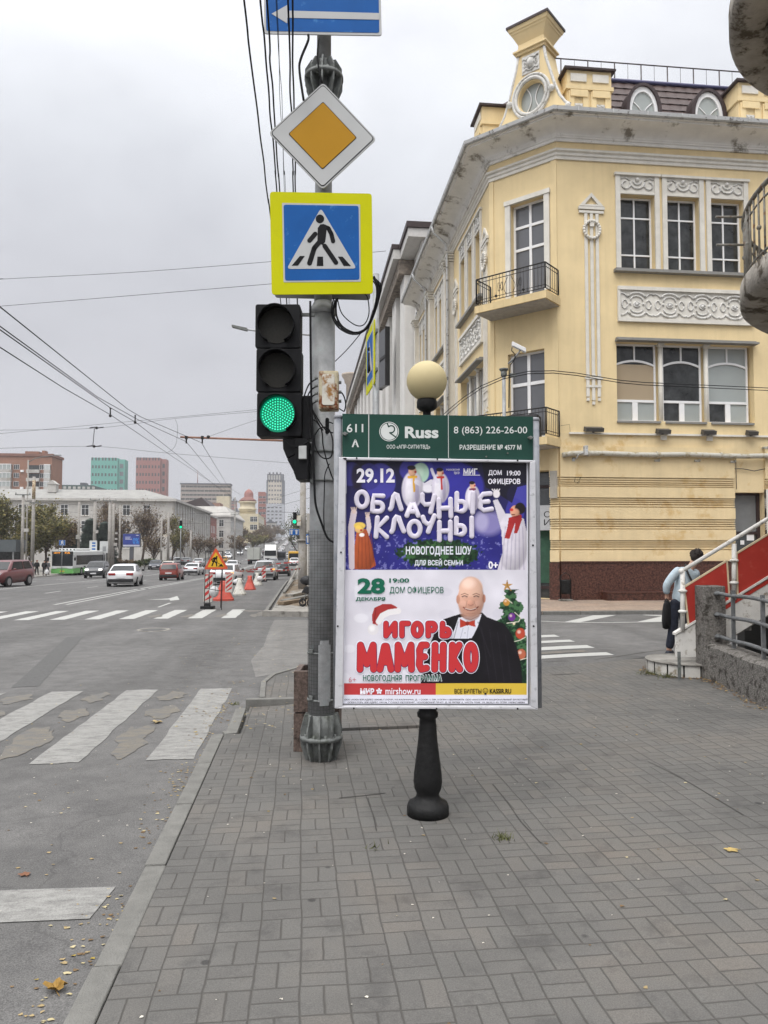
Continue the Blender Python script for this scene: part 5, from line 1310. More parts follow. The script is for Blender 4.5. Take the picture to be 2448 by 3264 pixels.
# ---- printed poster: colours computed per grid point
X0,X1,Y0,Y1=1094,1684,1470,2243; CS=1.6
nx=int((X1-X0)/CS)+1; ny=int((Y1-Y0)/CS)+1
gx,gy_=np.meshgrid(X0+CS*np.arange(nx),Y0+CS*np.arange(ny)); IMG=np.zeros((ny,nx,3))
SX=(gx-1050)/.4219; SY4=(gy_-1300)/.4219; SY5=(gy_-1800)/.4219
rng=np.random.default_rng(3)
def vnoise(sc_,seed,oct_=3):
    out=np.zeros_like(gx); amp=1;tot=0
    for o in range(oct_):
        r=np.random.default_rng(seed+o); G_=r.random((90,90)); x=(gx-X0)/sc_*2**o; y=(gy_-Y0)/sc_*2**o
        xi=np.floor(x).astype(int);yi=np.floor(y).astype(int);fx=x-xi;fy=y-yi; fx=fx*fx*(3-2*fx);fy=fy*fy*(3-2*fy); a=lambda i,j:G_[(yi+j)%90,(xi+i)%90]
        out+=amp*((a(0,0)*(1-fx)+a(1,0)*fx)*(1-fy)+(a(0,1)*(1-fx)+a(1,1)*fx)*fy); tot+=amp; amp*=.5
    return out/tot
def C(h): return np.array(lin(h))
def blend(m,c): 
    global IMG
    m=np.clip(m,0,1)[...,None]; IMG=IMG*(1-m)+np.asarray(c)*m
def ell(SY,cx,cy,rx,ry,c,soft=.06,op=1):
    d=np.sqrt(((SX-cx)/rx)**2+((SY-cy)/ry)**2); blend(np.clip((1-d)/soft+.5,0,1)*op,c)
def pol(SY,pts,c,op=1):
    ins=np.zeros(gx.shape,bool); n=len(pts)
    for i in range(n):
        x1,y1=pts[i];x2,y2=pts[(i+1)%n]
        cond=((y1>SY)!=(y2>SY)); 
        with np.errstate(divide='ignore',invalid='ignore'): xin=(x2-x1)*(SY-y1)/(y2-y1+1e-12)+x1
        ins^=cond&(SX<xin)
    blend(ins.astype(float)*op,c)
def line(SY,pts,wd,c,op=1):
    best=np.full(gx.shape,1e9)
    for (x1,y1),(x2,y2) in zip(pts[:-1],pts[1:]):
        L=(x2-x1)**2+(y2-y1)**2+1e-9; t=np.clip(((SX-x1)*(x2-x1)+(SY-y1)*(y2-y1))/L,0,1); best=np.minimum(best,np.hypot(SX-x1-t*(x2-x1),SY-y1-t*(y2-y1)))
    blend(np.clip((wd/2-best)/2+.5,0,1)*op,c)
# upper poster
S=SY4; n1_=vnoise(40,1); n2_=vnoise(9,5)
t=np.clip((S-405)/820,0,1)[...,None]; IMG=C('#17142f')*(1-t)+C('#2f2c78')*t
blend((S>930)*.8,C('#28267a')); IMG*=(.75+.5*n1_)[...,None]
for a in ((160,500,90,90,'#38357f'),(385,560,115,140,'#4743a0'),(300,520,90,100,'#332f7d'),(880,480,150,120,'#2f2c86'),(975,600,190,180,'#34319a'),(1450,660,110,95,'#4a48a8'),(1400,800,70,120,'#3b3998'),(660,470,130,100,'#3f3b98')): ell(S,*a[:4],C(a[4]),.10,.85)
ell(S,690,490,62,75,C('#a9c9b4'),.15); ell(S,670,480,40,50,C('#c3d8c6'),.5,.7)
pol(S,[(1150,405),(1500,405),(1500,580),(1420,600),(1380,720),(1260,640),(1180,600),(1160,470)],C('#120f1c'),.92)
ell(S,210,520,45,100,C('#1d1620'),.4,.9)
ell(S,1200,870,110,90,C('#9a92c8'),.5,.7); ell(S,1150,860,50,70,C('#c9c3e0'),.6,.5)
blend(((S>960)&(n2_>.66)).astype(float)*.5,C('#8f8fd0'))
def clown(cx,cy,k,scarf='#b03030',flip=1):
    ell(S,cx,cy+120*k,70*k,120*k,C('#cfc8d6'),.12); ell(S,cx-22*k*flip,cy+130*k,26*k,90*k,C('#e8e4ea'),.5,.8); ell(S,cx+30*k*flip,cy+140*k,14*k,90*k,C('#8f86a8'),.6,.6)
    ell(S,cx,cy,26*k,33*k,C('#d9a98c'),.15); ell(S,cx-6*k*flip,cy-24*k,28*k,16*k,C('#241a1c'),.2); ell(S,cx+20*k*flip,cy+4*k,8*k,7*k,C('#b83028'),.3)
    line(S,[(cx-24*k,cy+38*k),(cx+24*k,cy+36*k)],18*k,C(scarf)); line(S,[(cx+8*k,cy+40*k),(cx+12*k,cy+130*k)],14*k,C(scarf))
clown(627,480,1.15,'#d9a63a'); line(S,[(660,560),(720,590),(770,560)],38,C('#d8d3de')); ell(S,745,610,46,30,C('#e6e2ea'),.4)
clown(838,490,.95,'#b5302c'); line(S,[(815,560),(785,500),(772,465)],22,C('#d4cedb')); clown(1082,585,.8,'#7c3550')
# left figure in orange
line(S,[(185,790),(165,900),(170,1200)],46,C('#cdbfc6')); line(S,[(290,830),(300,900),(285,960)],34,C('#cfc0c4'))
for dx in (-14,-5,4,13): line(S,[(185+dx*.6,795),(185+dx*1.5,752)],7,C('#d8c0b4')); line(S,[(288+dx*.5,828),(288+dx*1.2,790)],6,C('#d8c0b4'))
pol(S,[(205,930),(280,915),(312,1010),(352,1190),(300,1222),(190,1222),(188,1060)],C('#a8502c')); 
for k in range(5): line(S,[(225+k*22,950),(215+k*32,1210)],7,C('#7e3a20'),.7)
ell(S,225,915,34,30,C('#e0b070'),.2); ell(S,228,890,44,26,C('#e6c35a'),.2); ell(S,240,925,9,8,C('#b83028'),.3); ell(S,245,960,20,14,C('#e8e0dc'),.3)
# right figure
pol(S,[(1235,700),(1270,690),(1330,800),(1375,800),(1470,840),(1495,960),(1495,1235),(1265,1235),(1310,1090),(1300,930),(1262,790)],C('#d3cdd6'))
for k in range(6): line(S,[(1330+k*26,900),(1300+k*34,1225)],9,C('#a49cb2'),.6)
line(S,[(1400,900),(1380,1000)],14,C('#b6aebe'),.5); ell(S,1262,650,26,30,C('#e3dde0'),.2)
for dx in (-16,-6,5,15): line(S,[(1262+dx*.6,640),(1258+dx*1.8,615)],8,C('#e3dde0'))
ell(S,1405,782,40,46,C('#d49a7c'),.12); ell(S,1440,760,40,44,C('#1d1516'),.15); ell(S,1405,792,30,30,C('#d49a7c'),.4); ell(S,1376,770,14,11,C('#c0342c'),.3); line(S,[(1378,806),(1400,808)],7,C('#5a2520'))
pol(S,[(1355,830),(1450,805),(1455,845),(1420,945),(1395,950),(1405,860),(1360,990),(1322,985),(1345,900)],C('#a02a2a'))
for cx0,cy0,rx0,ry0 in ((627,600,84,150),(838,600,68,125),(1082,680,58,100),(1385,1010,130,240),(1405,782,42,50),(627,480,32,40),(838,490,26,32),(225,915,36,32),(262,1070,90,180)):
    x_=(SX-cx0)/rx0;y_=(S-cy0)/ry0;r2_=x_*x_+y_*y_; k_=np.clip((1-r2_)/.2,0,1)*.8; lam_=np.clip(-.5*x_-.4*y_+np.sqrt(np.clip(1-r2_,0,1))*.75,0,1); IMG=IMG*(1-k_[...,None])+IMG*(.55+.65*lam_*(.75+.5*vnoise(14,cx0,2)))[...,None]*k_[...,None]
# fir garland
gm=np.sqrt(((SX-820)/330)**2+((S-1100)/115)**2)+ (n2_-.5)*.55; blend((gm<.92).astype(float),C('#1d3a22')); blend(((gm<.9)&(n2_>.55)).astype(float)*.8,C('#3f6a3a')); blend(((gm<.88)&(n2_<.34)).astype(float)*.8,C('#0c1c12'))
# lower poster
S=SY5; low=(gy_>1816); lowf=low.astype(float)
keep=IMG.copy(); IMG=np.ones_like(IMG)*C('#d9d6de'); IMG*=(.86+.26*vnoise(70,9))[...,None]
for k in range(26):
    ell(S,rng.uniform(110,1490),rng.uniform(40,880),rng.uniform(25,85),rng.uniform(25,85),C('#eeedf2') if k%2 else C('#c9c6d0'),.35,.45)
# tree
tw=np.clip((S-190)/700,0,1); half_=40+150*tw+18*np.sin(S/22)+ (n2_-.5)*70
tm=(np.abs(SX-1370-20*tw)<half_)&(S>185)&(S<900); blend(tm.astype(float),C('#1c3a26')); blend((tm&(n2_>.55)).astype(float)*.85,C('#48704a')); blend((tm&(n2_<.36)).astype(float)*.8,C('#0b1a12'))
for cx_,cy_,r_,c_ in ((1338,283,24,'#c08a3c'),(1378,395,27,'#6a2f86'),(1443,520,36,'#b84a34'),(1450,675,34,'#b8664a'),(1395,445,10,'#d8cda8'),(1325,820,14,'#b08a48')):
    ell(S,cx_,cy_,r_,r_*1.15,C(c_),.15); ell(S,cx_-r_*.3,cy_-r_*.35,r_*.35,r_*.35,C('#f0d8c8'),.8,.7)
line(S,[(1310,235),(1380,290)],5,C('#e8e4d0')); line(S,[(1400,360),(1445,400),(1430,430),(1340,442)],5,C('#e8e4d0')); line(S,[(1485,545),(1440,570),(1380,585)],5,C('#e8e4d0')); line(S,[(1490,705),(1440,720)],5,C('#e8e4d0'))
stp=[(1343+ (48 if k%2==0 else 16)*math.sin(k*math.pi/5),158-(48 if k%2==0 else 16)*math.cos(k*math.pi/5)) for k in range(10)]; pol(S,stp,C('#b58a4c')); line(S,[(1343,118),(1343,158),(1375,195)],4,C('#7a5526'))
# man in a dinner jacket (plain generic figure)
pol(S,[(985,372),(1155,360),(1190,395),(1320,445),(1375,520),(1420,640),(1450,760),(1458,897),(690,897),(705,760),(760,600),(800,500),(862,412)],C('#100e12'))
for k in range(4): line(S,[(1150+k*60,470+k*20),(1210+k*55,880)],5,C('#1f1c22'),.8)
pol(S,[(975,400),(1150,372),(1120,470),(1075,556),(905,560),(945,490)],C('#d8d8e2')); line(S,[(1010,480),(990,556)],4,C('#a9a9ba')); line(S,[(1050,470),(1040,556)],4,C('#a9a9ba')); ell(S,1024,515,4,4,C('#222222'))
pol(S,[(985,408),(1040,435),(1098,418),(1103,470),(1045,455),(985,478)],C('#b23a2a')); ell(S,1042,444,14,17,C('#8e2a20'),.2)
ell(S,1068,262,101,132,C('#d2a48e'),.06); ell(S,1068,180,90,90,C('#d9b09a'),.12); ell(S,1066,330,84,90,C('#cc9a84'),.2,.8)
ell(S,1050,140,50,38,C('#ecd0c0'),.8,.7); ell(S,972,262,14,34,C('#c08a74'),.2); ell(S,1168,256,13,32,C('#b67f6a'),.2)
for s_ in (-1,1):
    x=1066+s_*44; line(S,[(x-26,226),(x,217),(x+26,228)],6,C('#8a6252')); line(S,[(x-19,240),(x,235),(x+19,242)],8,C('#5a3a34')); line(S,[(x-19,250),(x+18,251)],4,C('#b08070')); ell(S,x+s_*12,292,26,22,C('#dfb09c'),.7,.7)
line(S,[(1040,275),(1032,318),(1016,345)],4,C('#a87866'),.8); line(S,[(1095,275),(1104,318),(1120,342)],4,C('#a87866'),.8)
ell(S,1066,292,24,20,C('#d09a84'),.4); line(S,[(1048,302),(1066,308),(1086,302)],4,C('#9a6454'))
line(S,[(1012,322),(1040,340),(1068,345),(1096,340),(1124,318)],9,C('#7a3a34')); line(S,[(1026,330),(1068,341),(1110,328)],4,C('#e8ddd4')); line(S,[(1036,366),(1068,372),(1100,364)],4,C('#a87866'),.7); line(S,[(1010,398),(1068,416),(1130,385)],6,C('#a87866'),.7)
def shade(SY,cx,cy,rx,ry,lo,hi,lx=-.45,ly=-.55):
    global IMG
    x=(SX-cx)/rx; y=(SY-cy)/ry; r2=x*x+y*y; nz=np.sqrt(np.clip(1-r2,0,1)); lam=np.clip(x*lx+y*ly+nz*.72,0,1); k=np.clip((1-r2)/.12,0,1)[...,None]; IMG=IMG*(1-k)+IMG*(lo+(hi-lo)*lam[...,None])*k
shade(S,1068,262,106,172,.62,1.22); shade(S,1066,292,30,30,.85,1.12)
fold=vnoise(46,33,3); sm_=(IMG.max(-1)<.02)[...,None]; IMG=np.where(sm_,IMG*(.5+1.9*fold[...,None]),IMG)
blend(((np.abs(SX-1140-(S-480)*.35)<5)&(S>430)&(S<700)).astype(float)*.5,C('#2c2830')); blend(((np.abs(SX-960+(S-480)*.25)<4)&(S>430)&(S<560)).astype(float)*.5,C('#2c2830'))
# party hat
pol(S,[(325,440),(322,380),(340,325),(400,298),(470,298),(510,320),(523,355),(430,365),(378,420),(362,460),(335,462)],C('#a33230')); line(S,[(350,330),(340,440)],10,C('#7c2222'),.7)
line(S,[(372,430),(400,385),(450,360),(520,350)],44,C('#e6e2e2')); ell(S,330,490,42,42,C('#dcd8da'),.12); ell(S,322,480,22,22,C('#f0eeee'),.8)
# strips
pol(S,[(108,897),(805,897),(805,985),(108,985)],C('#b83a3c')); pol(S,[(805,897),(1500,897),(1500,985),(805,985)],C('#d2b340'))
pol(S,[(60,985),(1500,985),(1500,1060),(60,1060)],C('#dcdce6'))
IMG=keep*(1-lowf[...,None])+IMG*lowf[...,None]
edge=(SX<(130-22*np.clip((gy_-1470)/770,0,1)))|(SX>1491); blend(edge.astype(float),C('#dcdce2'))
ww=vnoise(60,21,2); pv=[]
for j in range(ny):
    for i in range(nx):
        pv.append(None)
b0=np.array(FAD[0]); o0=np.array(CAM); 
rays=np.array(FWD)[None,None]+((gx-1224)/FPX)[...,None]*np.array(RGT)-((gy_-1632)/FPX)[...,None]*np.array(UPV)
nv=np.array(FAD[3]); tt=((b0+nv*.066-o0)@nv)/(rays@nv); W3=o0+rays*tt[...,None]+nv*((ww-.5)*.004)[...,None]
inv=np.array(st.matrix_basis.inverted()); co=(W3.reshape(-1,3)@inv[:3,:3].T+inv[:3,3])
idx=np.arange(nx*ny).reshape(ny,nx); fc=np.stack([idx[1:,:-1],idx[1:,1:],idx[:-1,1:],idx[:-1,:-1]],-1).reshape(-1,4)
me=bpy.data.meshes.new('poster_print'); me.vertices.add(nx*ny); me.vertices.foreach_set('co',co.ravel()); me.loops.add(fc.size); me.loops.foreach_set('vertex_index',fc.ravel()); me.polygons.add(len(fc)); me.polygons.foreach_set('loop_start',np.arange(0,fc.size,4)); me.update(calc_edges=True); me.validate()
ca=me.color_attributes.new('print','FLOAT_COLOR','POINT'); ca.data.foreach_set('color',np.concatenate([IMG.reshape(-1,3),np.ones((nx*ny,1))],1).ravel())
m=bpy.data.materials.new('printed_paper'); m.use_nodes=True; nt=m.node_tree; at=N(nt,'ShaderNodeAttribute',attribute_name='print'); nt.links.new(at.outputs['Color'],nt.nodes['Principled BSDF'].inputs['Base Color']); nt.nodes['Principled BSDF'].inputs['Roughness'].default_value=.38; nt.nodes['Principled BSDF'].inputs['Specular IOR Level'].default_value=.35
me.materials.append(m); me.polygons.foreach_set('use_smooth',[True]*len(me.polygons))
po=bpy.data.objects.new('poster_print',me); col.objects.link(po); po.parent=st
# ---- lettering on the posters
def inkm(n,c,**k): return mat('ink_'+n,c,rough=.4,var=.0,**k)
iw=inkm('white','#e9e6ee'); ig=inkm('green','#12624a'); ir=inkm('red','#c03438'); ik=inkm('black','#1a1718'); ipu=inkm('purple','#5a2a58'); ipk=inkm('pink','#c77b86'); ifr=inkm('frost','#d9dde4'); ibub=mat('ink_bubble','#cfc9d6',rough=.35,var=.05,scale=30)
w=.0705
U=(1050,1300); L_=(1050,1800)
def LT(t,b,m,off,bold=0,ww=w,**k): return text_part(t,FAD,*T4(*b,off),m,po,w=ww,bold=bold,**k)
bub=[('О',248,697,118,150,.05),('Б',366,728,118,155,-.06),('Л',500,712,118,150,.0),('А',625,767,122,138,.0),('Ч',737,728,128,160,-.10),('Н',866,762,130,165,.06),('Ь',985,718,112,170,.0),('І',1075,722,56,182,-.04),('Е',1168,717,122,158,.08),
     ('К',395,905,118,178,-.03),('Л',512,880,128,148,.04),('О',640,916,122,150,0),('У',752,880,124,150,.12),('Н',866,932,124,170,.03),('Ь',980,897,108,158,.0),('І',1066,903,60,172,0)]
def arc_(cx,cy,rx,ry,a0,a1,n=14): return [(cx+rx*math.cos(R(a0+(a1-a0)*k/n)),cy+ry*math.sin(R(a0+(a1-a0)*k/n))) for k in range(n+1)]
STK={'О':[arc_(.5,.5,.5,.5,0,360,24)],'Б':[[(.95,1),(.1,1),(.05,.5),(.05,0)],[(.05,0),(.55,0)]+arc_(.6,.28,.38,.28,-80,90)+[(.05,.56)]],'Л':[[(0,0),(.12,.15),(.3,.85),(.45,1),(.62,.95),(.78,.5),(1,0)]],
 'А':[[(0,0),(.42,.95),(.58,.95),(1,0)],[(.2,.30),(.8,.30)]],'Ч':[[(0,1),(.05,.6),(.3,.42),(.85,.5)],[(1,1),(.9,.5),(.82,0)]],'Н':[[(.05,1),(0,0)],[(1,1),(.95,0)],[(0,.5),(1,.5)]],
 'Ь':[[(.1,1),(.05,0),(.5,0)]+arc_(.58,.27,.40,.27,-80,90)+[(.08,.54)]],'І':[[(.5,1),(.5,0)]],'Е':[[(1,1),(.35,1),(.05,.8),(.1,.52),(.75,.52)],[(.1,.52),(.0,.2),(.3,0),(1,.05)]],'К':[[(.08,1),(0,0)],[(.95,1),(.1,.48),(1,0)]],
 'У':[[(0,1),(.08,.7),(.35,.5),(.6,.55)],[(1,1),(.65,.5),(.3,0)]],'И':[[(0,1),(0,0),(1,1),(1,0)]],'Г':[[(0,0),(0,1),(1,1)]],'Р':[[(0,0),(0,1),(.55,1)]+arc_(.6,.72,.38,.28,90,-90)+[(.0,.44)]],'М':[[(0,0),(.03,1),(.5,.22),(.97,1),(1,0)]]}
bm_=MB(); bub_o=[]
for t,cx_,cy_,w_,h_,ro in bub:
    b=T4(cx_-w_/2,cy_-h_/2,cx_+w_/2,cy_+h_/2,U); rd=19*.4219*s; m=MB(); cxx,cyy=(b[0]+b[2])/2,(b[1]+b[3])/2
    def tr_(x,y):
        X=(b[0]+rd)+(b[2]-b[0]-2*rd)*x-cxx; Y=(b[1]+rd)+(b[3]-b[1]-2*rd)*y-cyy; c_,s_=math.cos(ro),math.sin(ro); return fpt(FAD,cxx+X*c_-Y*s_,cyy+X*s_+Y*c_,w)
    for stq in STK[t]:
        pts=[tr_(*p) for p in stq]
        m.tube(pts,rd,12,caps=False)
        for e in (pts[0],pts[-1]): m.sphere(e,rd,12,8)
    nv_=Vector(FAD[3]); m.v=[v-nv_*((v-FAD[0]).dot(nv_)-w)*.62 for v in m.v]
    m.build('lettering',ibub,po,solid=False)
for t,b,m_,bo in (('29.12',(208,465,492,575),iw,.035),('ДОМ',(1190,478,1290,522),iw,.03),('19:00',(1328,482,1430,520),iw,.03),('ОФИЦЕРОВ',(1188,540,1428,590),iw,.03),('НОВОГОДНЕЕ ШОУ',(575,1045,1065,1120),ifr,.03),('ДЛЯ ВСЕЙ СЕМЬИ',(640,1138,1000,1196),ifr,.03),('0+',(1190,1158,1262,1214),iw,.03),('МОСКОВСКИЙ',(877,465,975,482),iw,.01),('ТЕАТР',(933,491,975,509),iw,.01),('МИГ',(1004,466,1108,512),iw,.03)):
    LT(t,b,m_,U,bo)
mb=MB(); a=T4(1000,514,1128,518,U); mb.fquad(FAD,*a,w); mb.build('lettering',iw,po,solid=False)
def outlined(t,b,off,bold,inner,rim,out,grow):
    LT(t,(b[0]-grow,b[1]-grow,b[2]+grow,b[3]+grow),out,off,bold+.042,ww=w); LT(t,(b[0]-grow*.45,b[1]-grow*.45+2,b[2]+grow*.45,b[3]+grow*.45+2),rim,off,bold+.020,ww=w+.0008); LT(t,b,inner,off,bold,ww=w+.0016)
def capsules(mb,pl,hw,ww):
    for p_ in pl:
        for (x0,y0),(x1,y1) in zip(p_[:-1],p_[1:]):
            A_,B_=Vector((x0,y0)),Vector((x1,y1)); d=(B_-A_).normalized(); ang=math.atan2(d.y,d.x); o=[]
            for k in range(7): t=ang-math.pi/2+math.pi*k/6; o.append((B_.x+hw*math.cos(t),B_.y+hw*math.sin(t)))
            for k in range(7): t=ang+math.pi/2+math.pi*k/6; o.append((A_.x+hw*math.cos(t),A_.y+hw*math.sin(t)))
            mb.fpoly(FAD,o,ww+.000025*len(mb.f))
def rounded_word(letters,y0,y1,hw):
    PL=[]
    for t,x0,x1 in letters:
        b=T4(x0,y0,x1,y1,L_); r=hw*.4219*s
        PL+=[[(b[0]+r+(b[2]-b[0]-2*r)*x,b[1]+r+(b[3]-b[1]-2*r)*y) for x,y in q] for q in STK[t]]
    for col_,add,ww in ((iw,10,w),(ipu,4,w+.0007),(ir,0,w+.0014)):
        m=MB(); capsules(m,PL,(hw+add)*.4219*s,ww)
        if col_ is ipu: m.v=[v-Z*.0012+RGT*.0008 for v in m.v]
        m.build('lettering',col_,po,solid=False)
rounded_word([('И',408,512),('Г',527,612),('О',612,708),('Р',722,812),('Ь',824,916)],416,545,19)
rounded_word([('М',210,358),('А',358,488),('М',490,640),('Е',650,752),('Н',765,878),('К',893,1000),('О',1004,1116)],572,800,24)
outlined('НОВОГОДНЯЯ  ПРОГРАММА',(255,818,842,872),L_,.02,ig,iw,iw,4)
for t,b,m_,bo in (('28',(215,98,420,216),ig,.045),('ДЕКАБРЯ',(203,240,422,271),ig,.03),('19:00',(452,99,600,132),ig,.03),('ДОМ ОФИЦЕРОВ',(455,160,856,220),ig,.005),('6+',(150,835,203,873),ipk,-.005),('МИР',(235,918,340,964),iw,.05),('mirshow.ru',(423,914,684,964),iw,.015),('ВСЕ БИЛЕТЫ',(937,922,1138,958),ik,.02),('KASSIR.RU',(1200,922,1360,958),ik,.03),
    ('ООО «КЗО» ЮР.АДРЕС 354340, Г.СОЧИ, УЛ КАЛИНИНА, Д. 1 СООР. 1, ОФ. 3 ОГРН 1183375024776. ООО «КАССИР.РУ-НАЦИОНАЛЬНЫЙ БИЛЕТНЫЙ',(118,994,1482,1010),ik,.02),('ОПЕРАТОР». ЮР.АДРЕС 197136, Г.САНКТ-ПЕТЕРБУРГ, ЧКАЛОВСКИЙ ПР-КТ, Д. 50 ЛИТЕР А, ЧАСТЬ ПОМ. 1Н, 38,39,51-53. ОГРН 1187847188584',(142,1015,1460,1031),ik,.02)):
    LT(t,b,m_,L_,bo)
mb=MB(); c=ap(1050+.4219*376,1800+.4219*940); r_=10*s
for k in range(5):
    a=math.pi/2+k*2*math.pi/5; mb.fpoly(FAD,[(c[0]+r_*.25*math.cos(a+1.2),c[1]+r_*.25*math.sin(a+1.2)),(c[0]+r_*.8*math.cos(a+.42),c[1]+r_*.8*math.sin(a+.42)),(c[0]+r_*1.05*math.cos(a),c[1]+r_*1.05*math.sin(a)),(c[0]+r_*.8*math.cos(a-.42),c[1]+r_*.8*math.sin(a-.42)),(c[0]+r_*.25*math.cos(a-1.2),c[1]+r_*.25*math.sin(a-1.2))],w)
mb.build('flower_mark',iw,po,solid=False)
mb=MB(); c=ap(1050+.4219*1168,1800+.4219*936); annulus(7*s,8.6*s,w,20); mb.fquad(FAD,c[0]-3.2*s,c[1]-13*s,c[0]+3.2*s,c[1]-8*s,w)
for sx in (-1,1): mb.fquad(FAD,c[0]+sx*2.6*s-.8*s,c[1]+1*s,c[0]+sx*2.6*s+.8*s,c[1]+3.2*s,w)
annulus(3.6*s,4.8*s,w+.0002,8,205,335); mb.build('bulb_mark',ik,po,solid=False)
# ================================================================ right side: underpass wall, stairs, rounded house, man
M_peb=mat('pebble_dash',(.155,.145,.132),rough=.95,var=.55,scale=42,bump=1.0,bscale=60,world=True,dirt='#3c3833',dirt_amt=.40,dscale=9)
M_pit=mat('shade_dark_concrete',(.028,.027,.025),rough=.95,var=.3,scale=3,world=True)  # near-black: shade of the stairwell void put into the colour
M_wp=mat('white_paint_worn',(.60,.585,.55),rough=.5,var=.08,scale=7,world=True,dirt='#8d8577',dirt_amt=.28,dscale=9,bump=.15)
M_red=mat('red_panel',(.36,.032,.022),rough=.5,var=.10,scale=4,world=True,dirt='#a8463a',dirt_amt=.18,dscale=8)
M_credge=mat('cream_edge',(.56,.45,.30),rough=.6,var=.12,world=True)
M_tube=mat('grey_rail_paint',(.125,.13,.132),rough=.5,var=.25,scale=12,bump=.4,bscale=30,world=True)
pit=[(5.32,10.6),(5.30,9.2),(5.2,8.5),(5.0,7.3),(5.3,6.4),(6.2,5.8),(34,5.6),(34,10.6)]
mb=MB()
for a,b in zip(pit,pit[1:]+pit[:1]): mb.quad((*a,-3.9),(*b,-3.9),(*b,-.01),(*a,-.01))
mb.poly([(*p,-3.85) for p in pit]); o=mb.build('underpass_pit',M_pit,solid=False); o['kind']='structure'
uw=thing('underpass_wall','low curved pebble dash wall with square pillar and three grey pipe rails round the stairwell','wall',(5.2,8.5,0))
cl=[(5.30,9.05),(5.30,8.8),(5.22,8.4),(5.12,7.9),(5.02,7.35),(5.06,6.8),(5.35,6.2),(6.0,5.72),(7,5.5),(12,5.4)]
def offs(pts,d):
    out=[]
    for i,p in enumerate(pts):
        a=Vector(pts[max(i-1,0)]);b=Vector(pts[min(i+1,len(pts)-1)]); t=(b-a).normalized(); n=Vector((-t.y,t.x)); out.append(Vector(p)+n*d)
    return out
def smooth(pts,k=4):
    out=[]; P3=[Vector(p) for p in pts]
    for i in range(len(P3)-1):
        p0,p1,p2,p3=P3[max(i-1,0)],P3[i],P3[i+1],P3[min(i+2,len(P3)-1)]
        for j in range(k):
            t=j/k; out.append(.5*((2*p1)+(p2-p0)*t+(2*p0-5*p1+4*p2-p3)*t*t+(3*p1-p0-3*p2+p3)*t**3))
    out.append(P3[-1]); return out
cs=smooth(cl,5); L1=offs(cs,-.15); L2=offs(cs,.15); rnd=random.Random(8)
mb=MB(); rings=[]
for a,b in zip(L1,L2):
    j=rnd.uniform(-.008,.008); rings.append([Vector((a.x,a.y,-.15)),Vector((a.x,a.y,.42+j)),Vector((a.x*.85+b.x*.15,a.y*.85+b.y*.15,.45+j)),Vector((b.x*.9+a.x*.1,b.y*.9+a.y*.1,.455)),Vector((b.x,b.y,.43)),Vector((b.x,b.y,-3.4))])
mb.loft(rings,caps=True,smooth=False); mb.build('parapet',M_peb,uw)
cx_=5.29; mb=MB(); 
p0=Vector((5.29,9.18,0)); fr_p=(p0,RGT,Z,BK)
mb.prism((p0,RGT,-BK,Z),rrect(-.145,-.15,.145,.15,.025,3),-.1,1.19); mb.build('pillar',M_peb,uw,bevel=.012)
p0b=Vector((*L1[len(L1)//2+3],0)); 
mb=MB(); q0=Vector((5.06,6.95,0)); mb.prism((q0,RGT,-BK,Z),rrect(-.15,-.15,.15,.15,.02,3),-.1,.62); mb.build('pillar',M_peb,uw,bevel=.012)
for zr_ in (1.10,.83,.55):
    mb=MB(); mb.tube([Vector((5.29,9.10,zr_+.02))]+[Vector((p.x,p.y,zr_-.01*math.sin(k*.4))) for k,p in enumerate(cs[2:])],.024,8); mb.lathe([(.04,-.02),(.045,0),(.03,.02)],(5.29,9.0,zr_),10); mb.build('rail',M_tube,uw)
for px,yt,yb_ in ((2329,1882,2095),(2418,1893,2122)):
    best=min(cs,key=lambda p: abs(1224+FPX*(Vector((p.x,p.y,0)).dot(RGT))/(Vector((p.x,p.y,0)).dot(-BK))-px) + (0 if p.y>6.9 else 999)); mb=MB(); mb.prism((Vector((best.x,best.y,0))+BK*.03,RGT,-BK,Z),[(-.022,-.012),(.022,-.012),(.022,.012),(-.022,.012)],.40,1.16); mb.build('upright',M_tube,uw)
mb=MB(); mb.box(6.75,10.75,-3.5,16,10.95,.70); mb.build('void_shade_wall',M_pit,uw)  # added dark wall, stands in for the shaded void under the stair
# ---- stairs
DS=9.75; FS=(P(2165,2060,DS),RGT,Z,BK)
def sp(x,y): return uv(FS,hit(x,y,FS[0],FS[3]))
stz=thing('outdoor_staircase','white outdoor staircase with red side panels and thick white handrail climbing over the stairwell','staircase',(4.9,9.4,0))
dx=(sp(2448,1653)[0]-sp(2172,1821)[0]); dy=(sp(2448,1653)[1]-sp(2172,1821)[1]); SL=dy/dx
u0,v0=sp(2155,2025); ub=sp(2156,2095)[1]
EXT=2.6
def along(u,v,du): return (u+du,v+du*SL)
mb=MB()
top=along(u0,v0,EXT+1.2); lowl=sp(2300,2052); mb.prism(FS,[(u0,ub),(u0,v0),top,along(lowl[0],lowl[1],EXT+.55),lowl,(sp(2290,2100)[0],ub)],-.05,0)
mb.build('stringer',M_wp,stz,bevel=.006)
mb=MB(); a=sp(2155,2024); mb.prism(FS,[(a[0]-.02,a[1]-.0),(a[0]-.02,a[1]+.03),along(a[0]-.02,a[1]+.03,EXT+1.2),along(a[0]-.02,a[1],EXT+1.2)],-.07,.02); mb.build('stringer_cap',M_wp,stz)
n=12; mb=MB()
for k in range(n):
    u=u0+.42+k*.29; v=v0-.24+(k+1)*.29*SL; mb.fbox(FS,u,v-.05,-.55,u+.31,v,-.052)
mb.build('tread',M_conc2,stz)
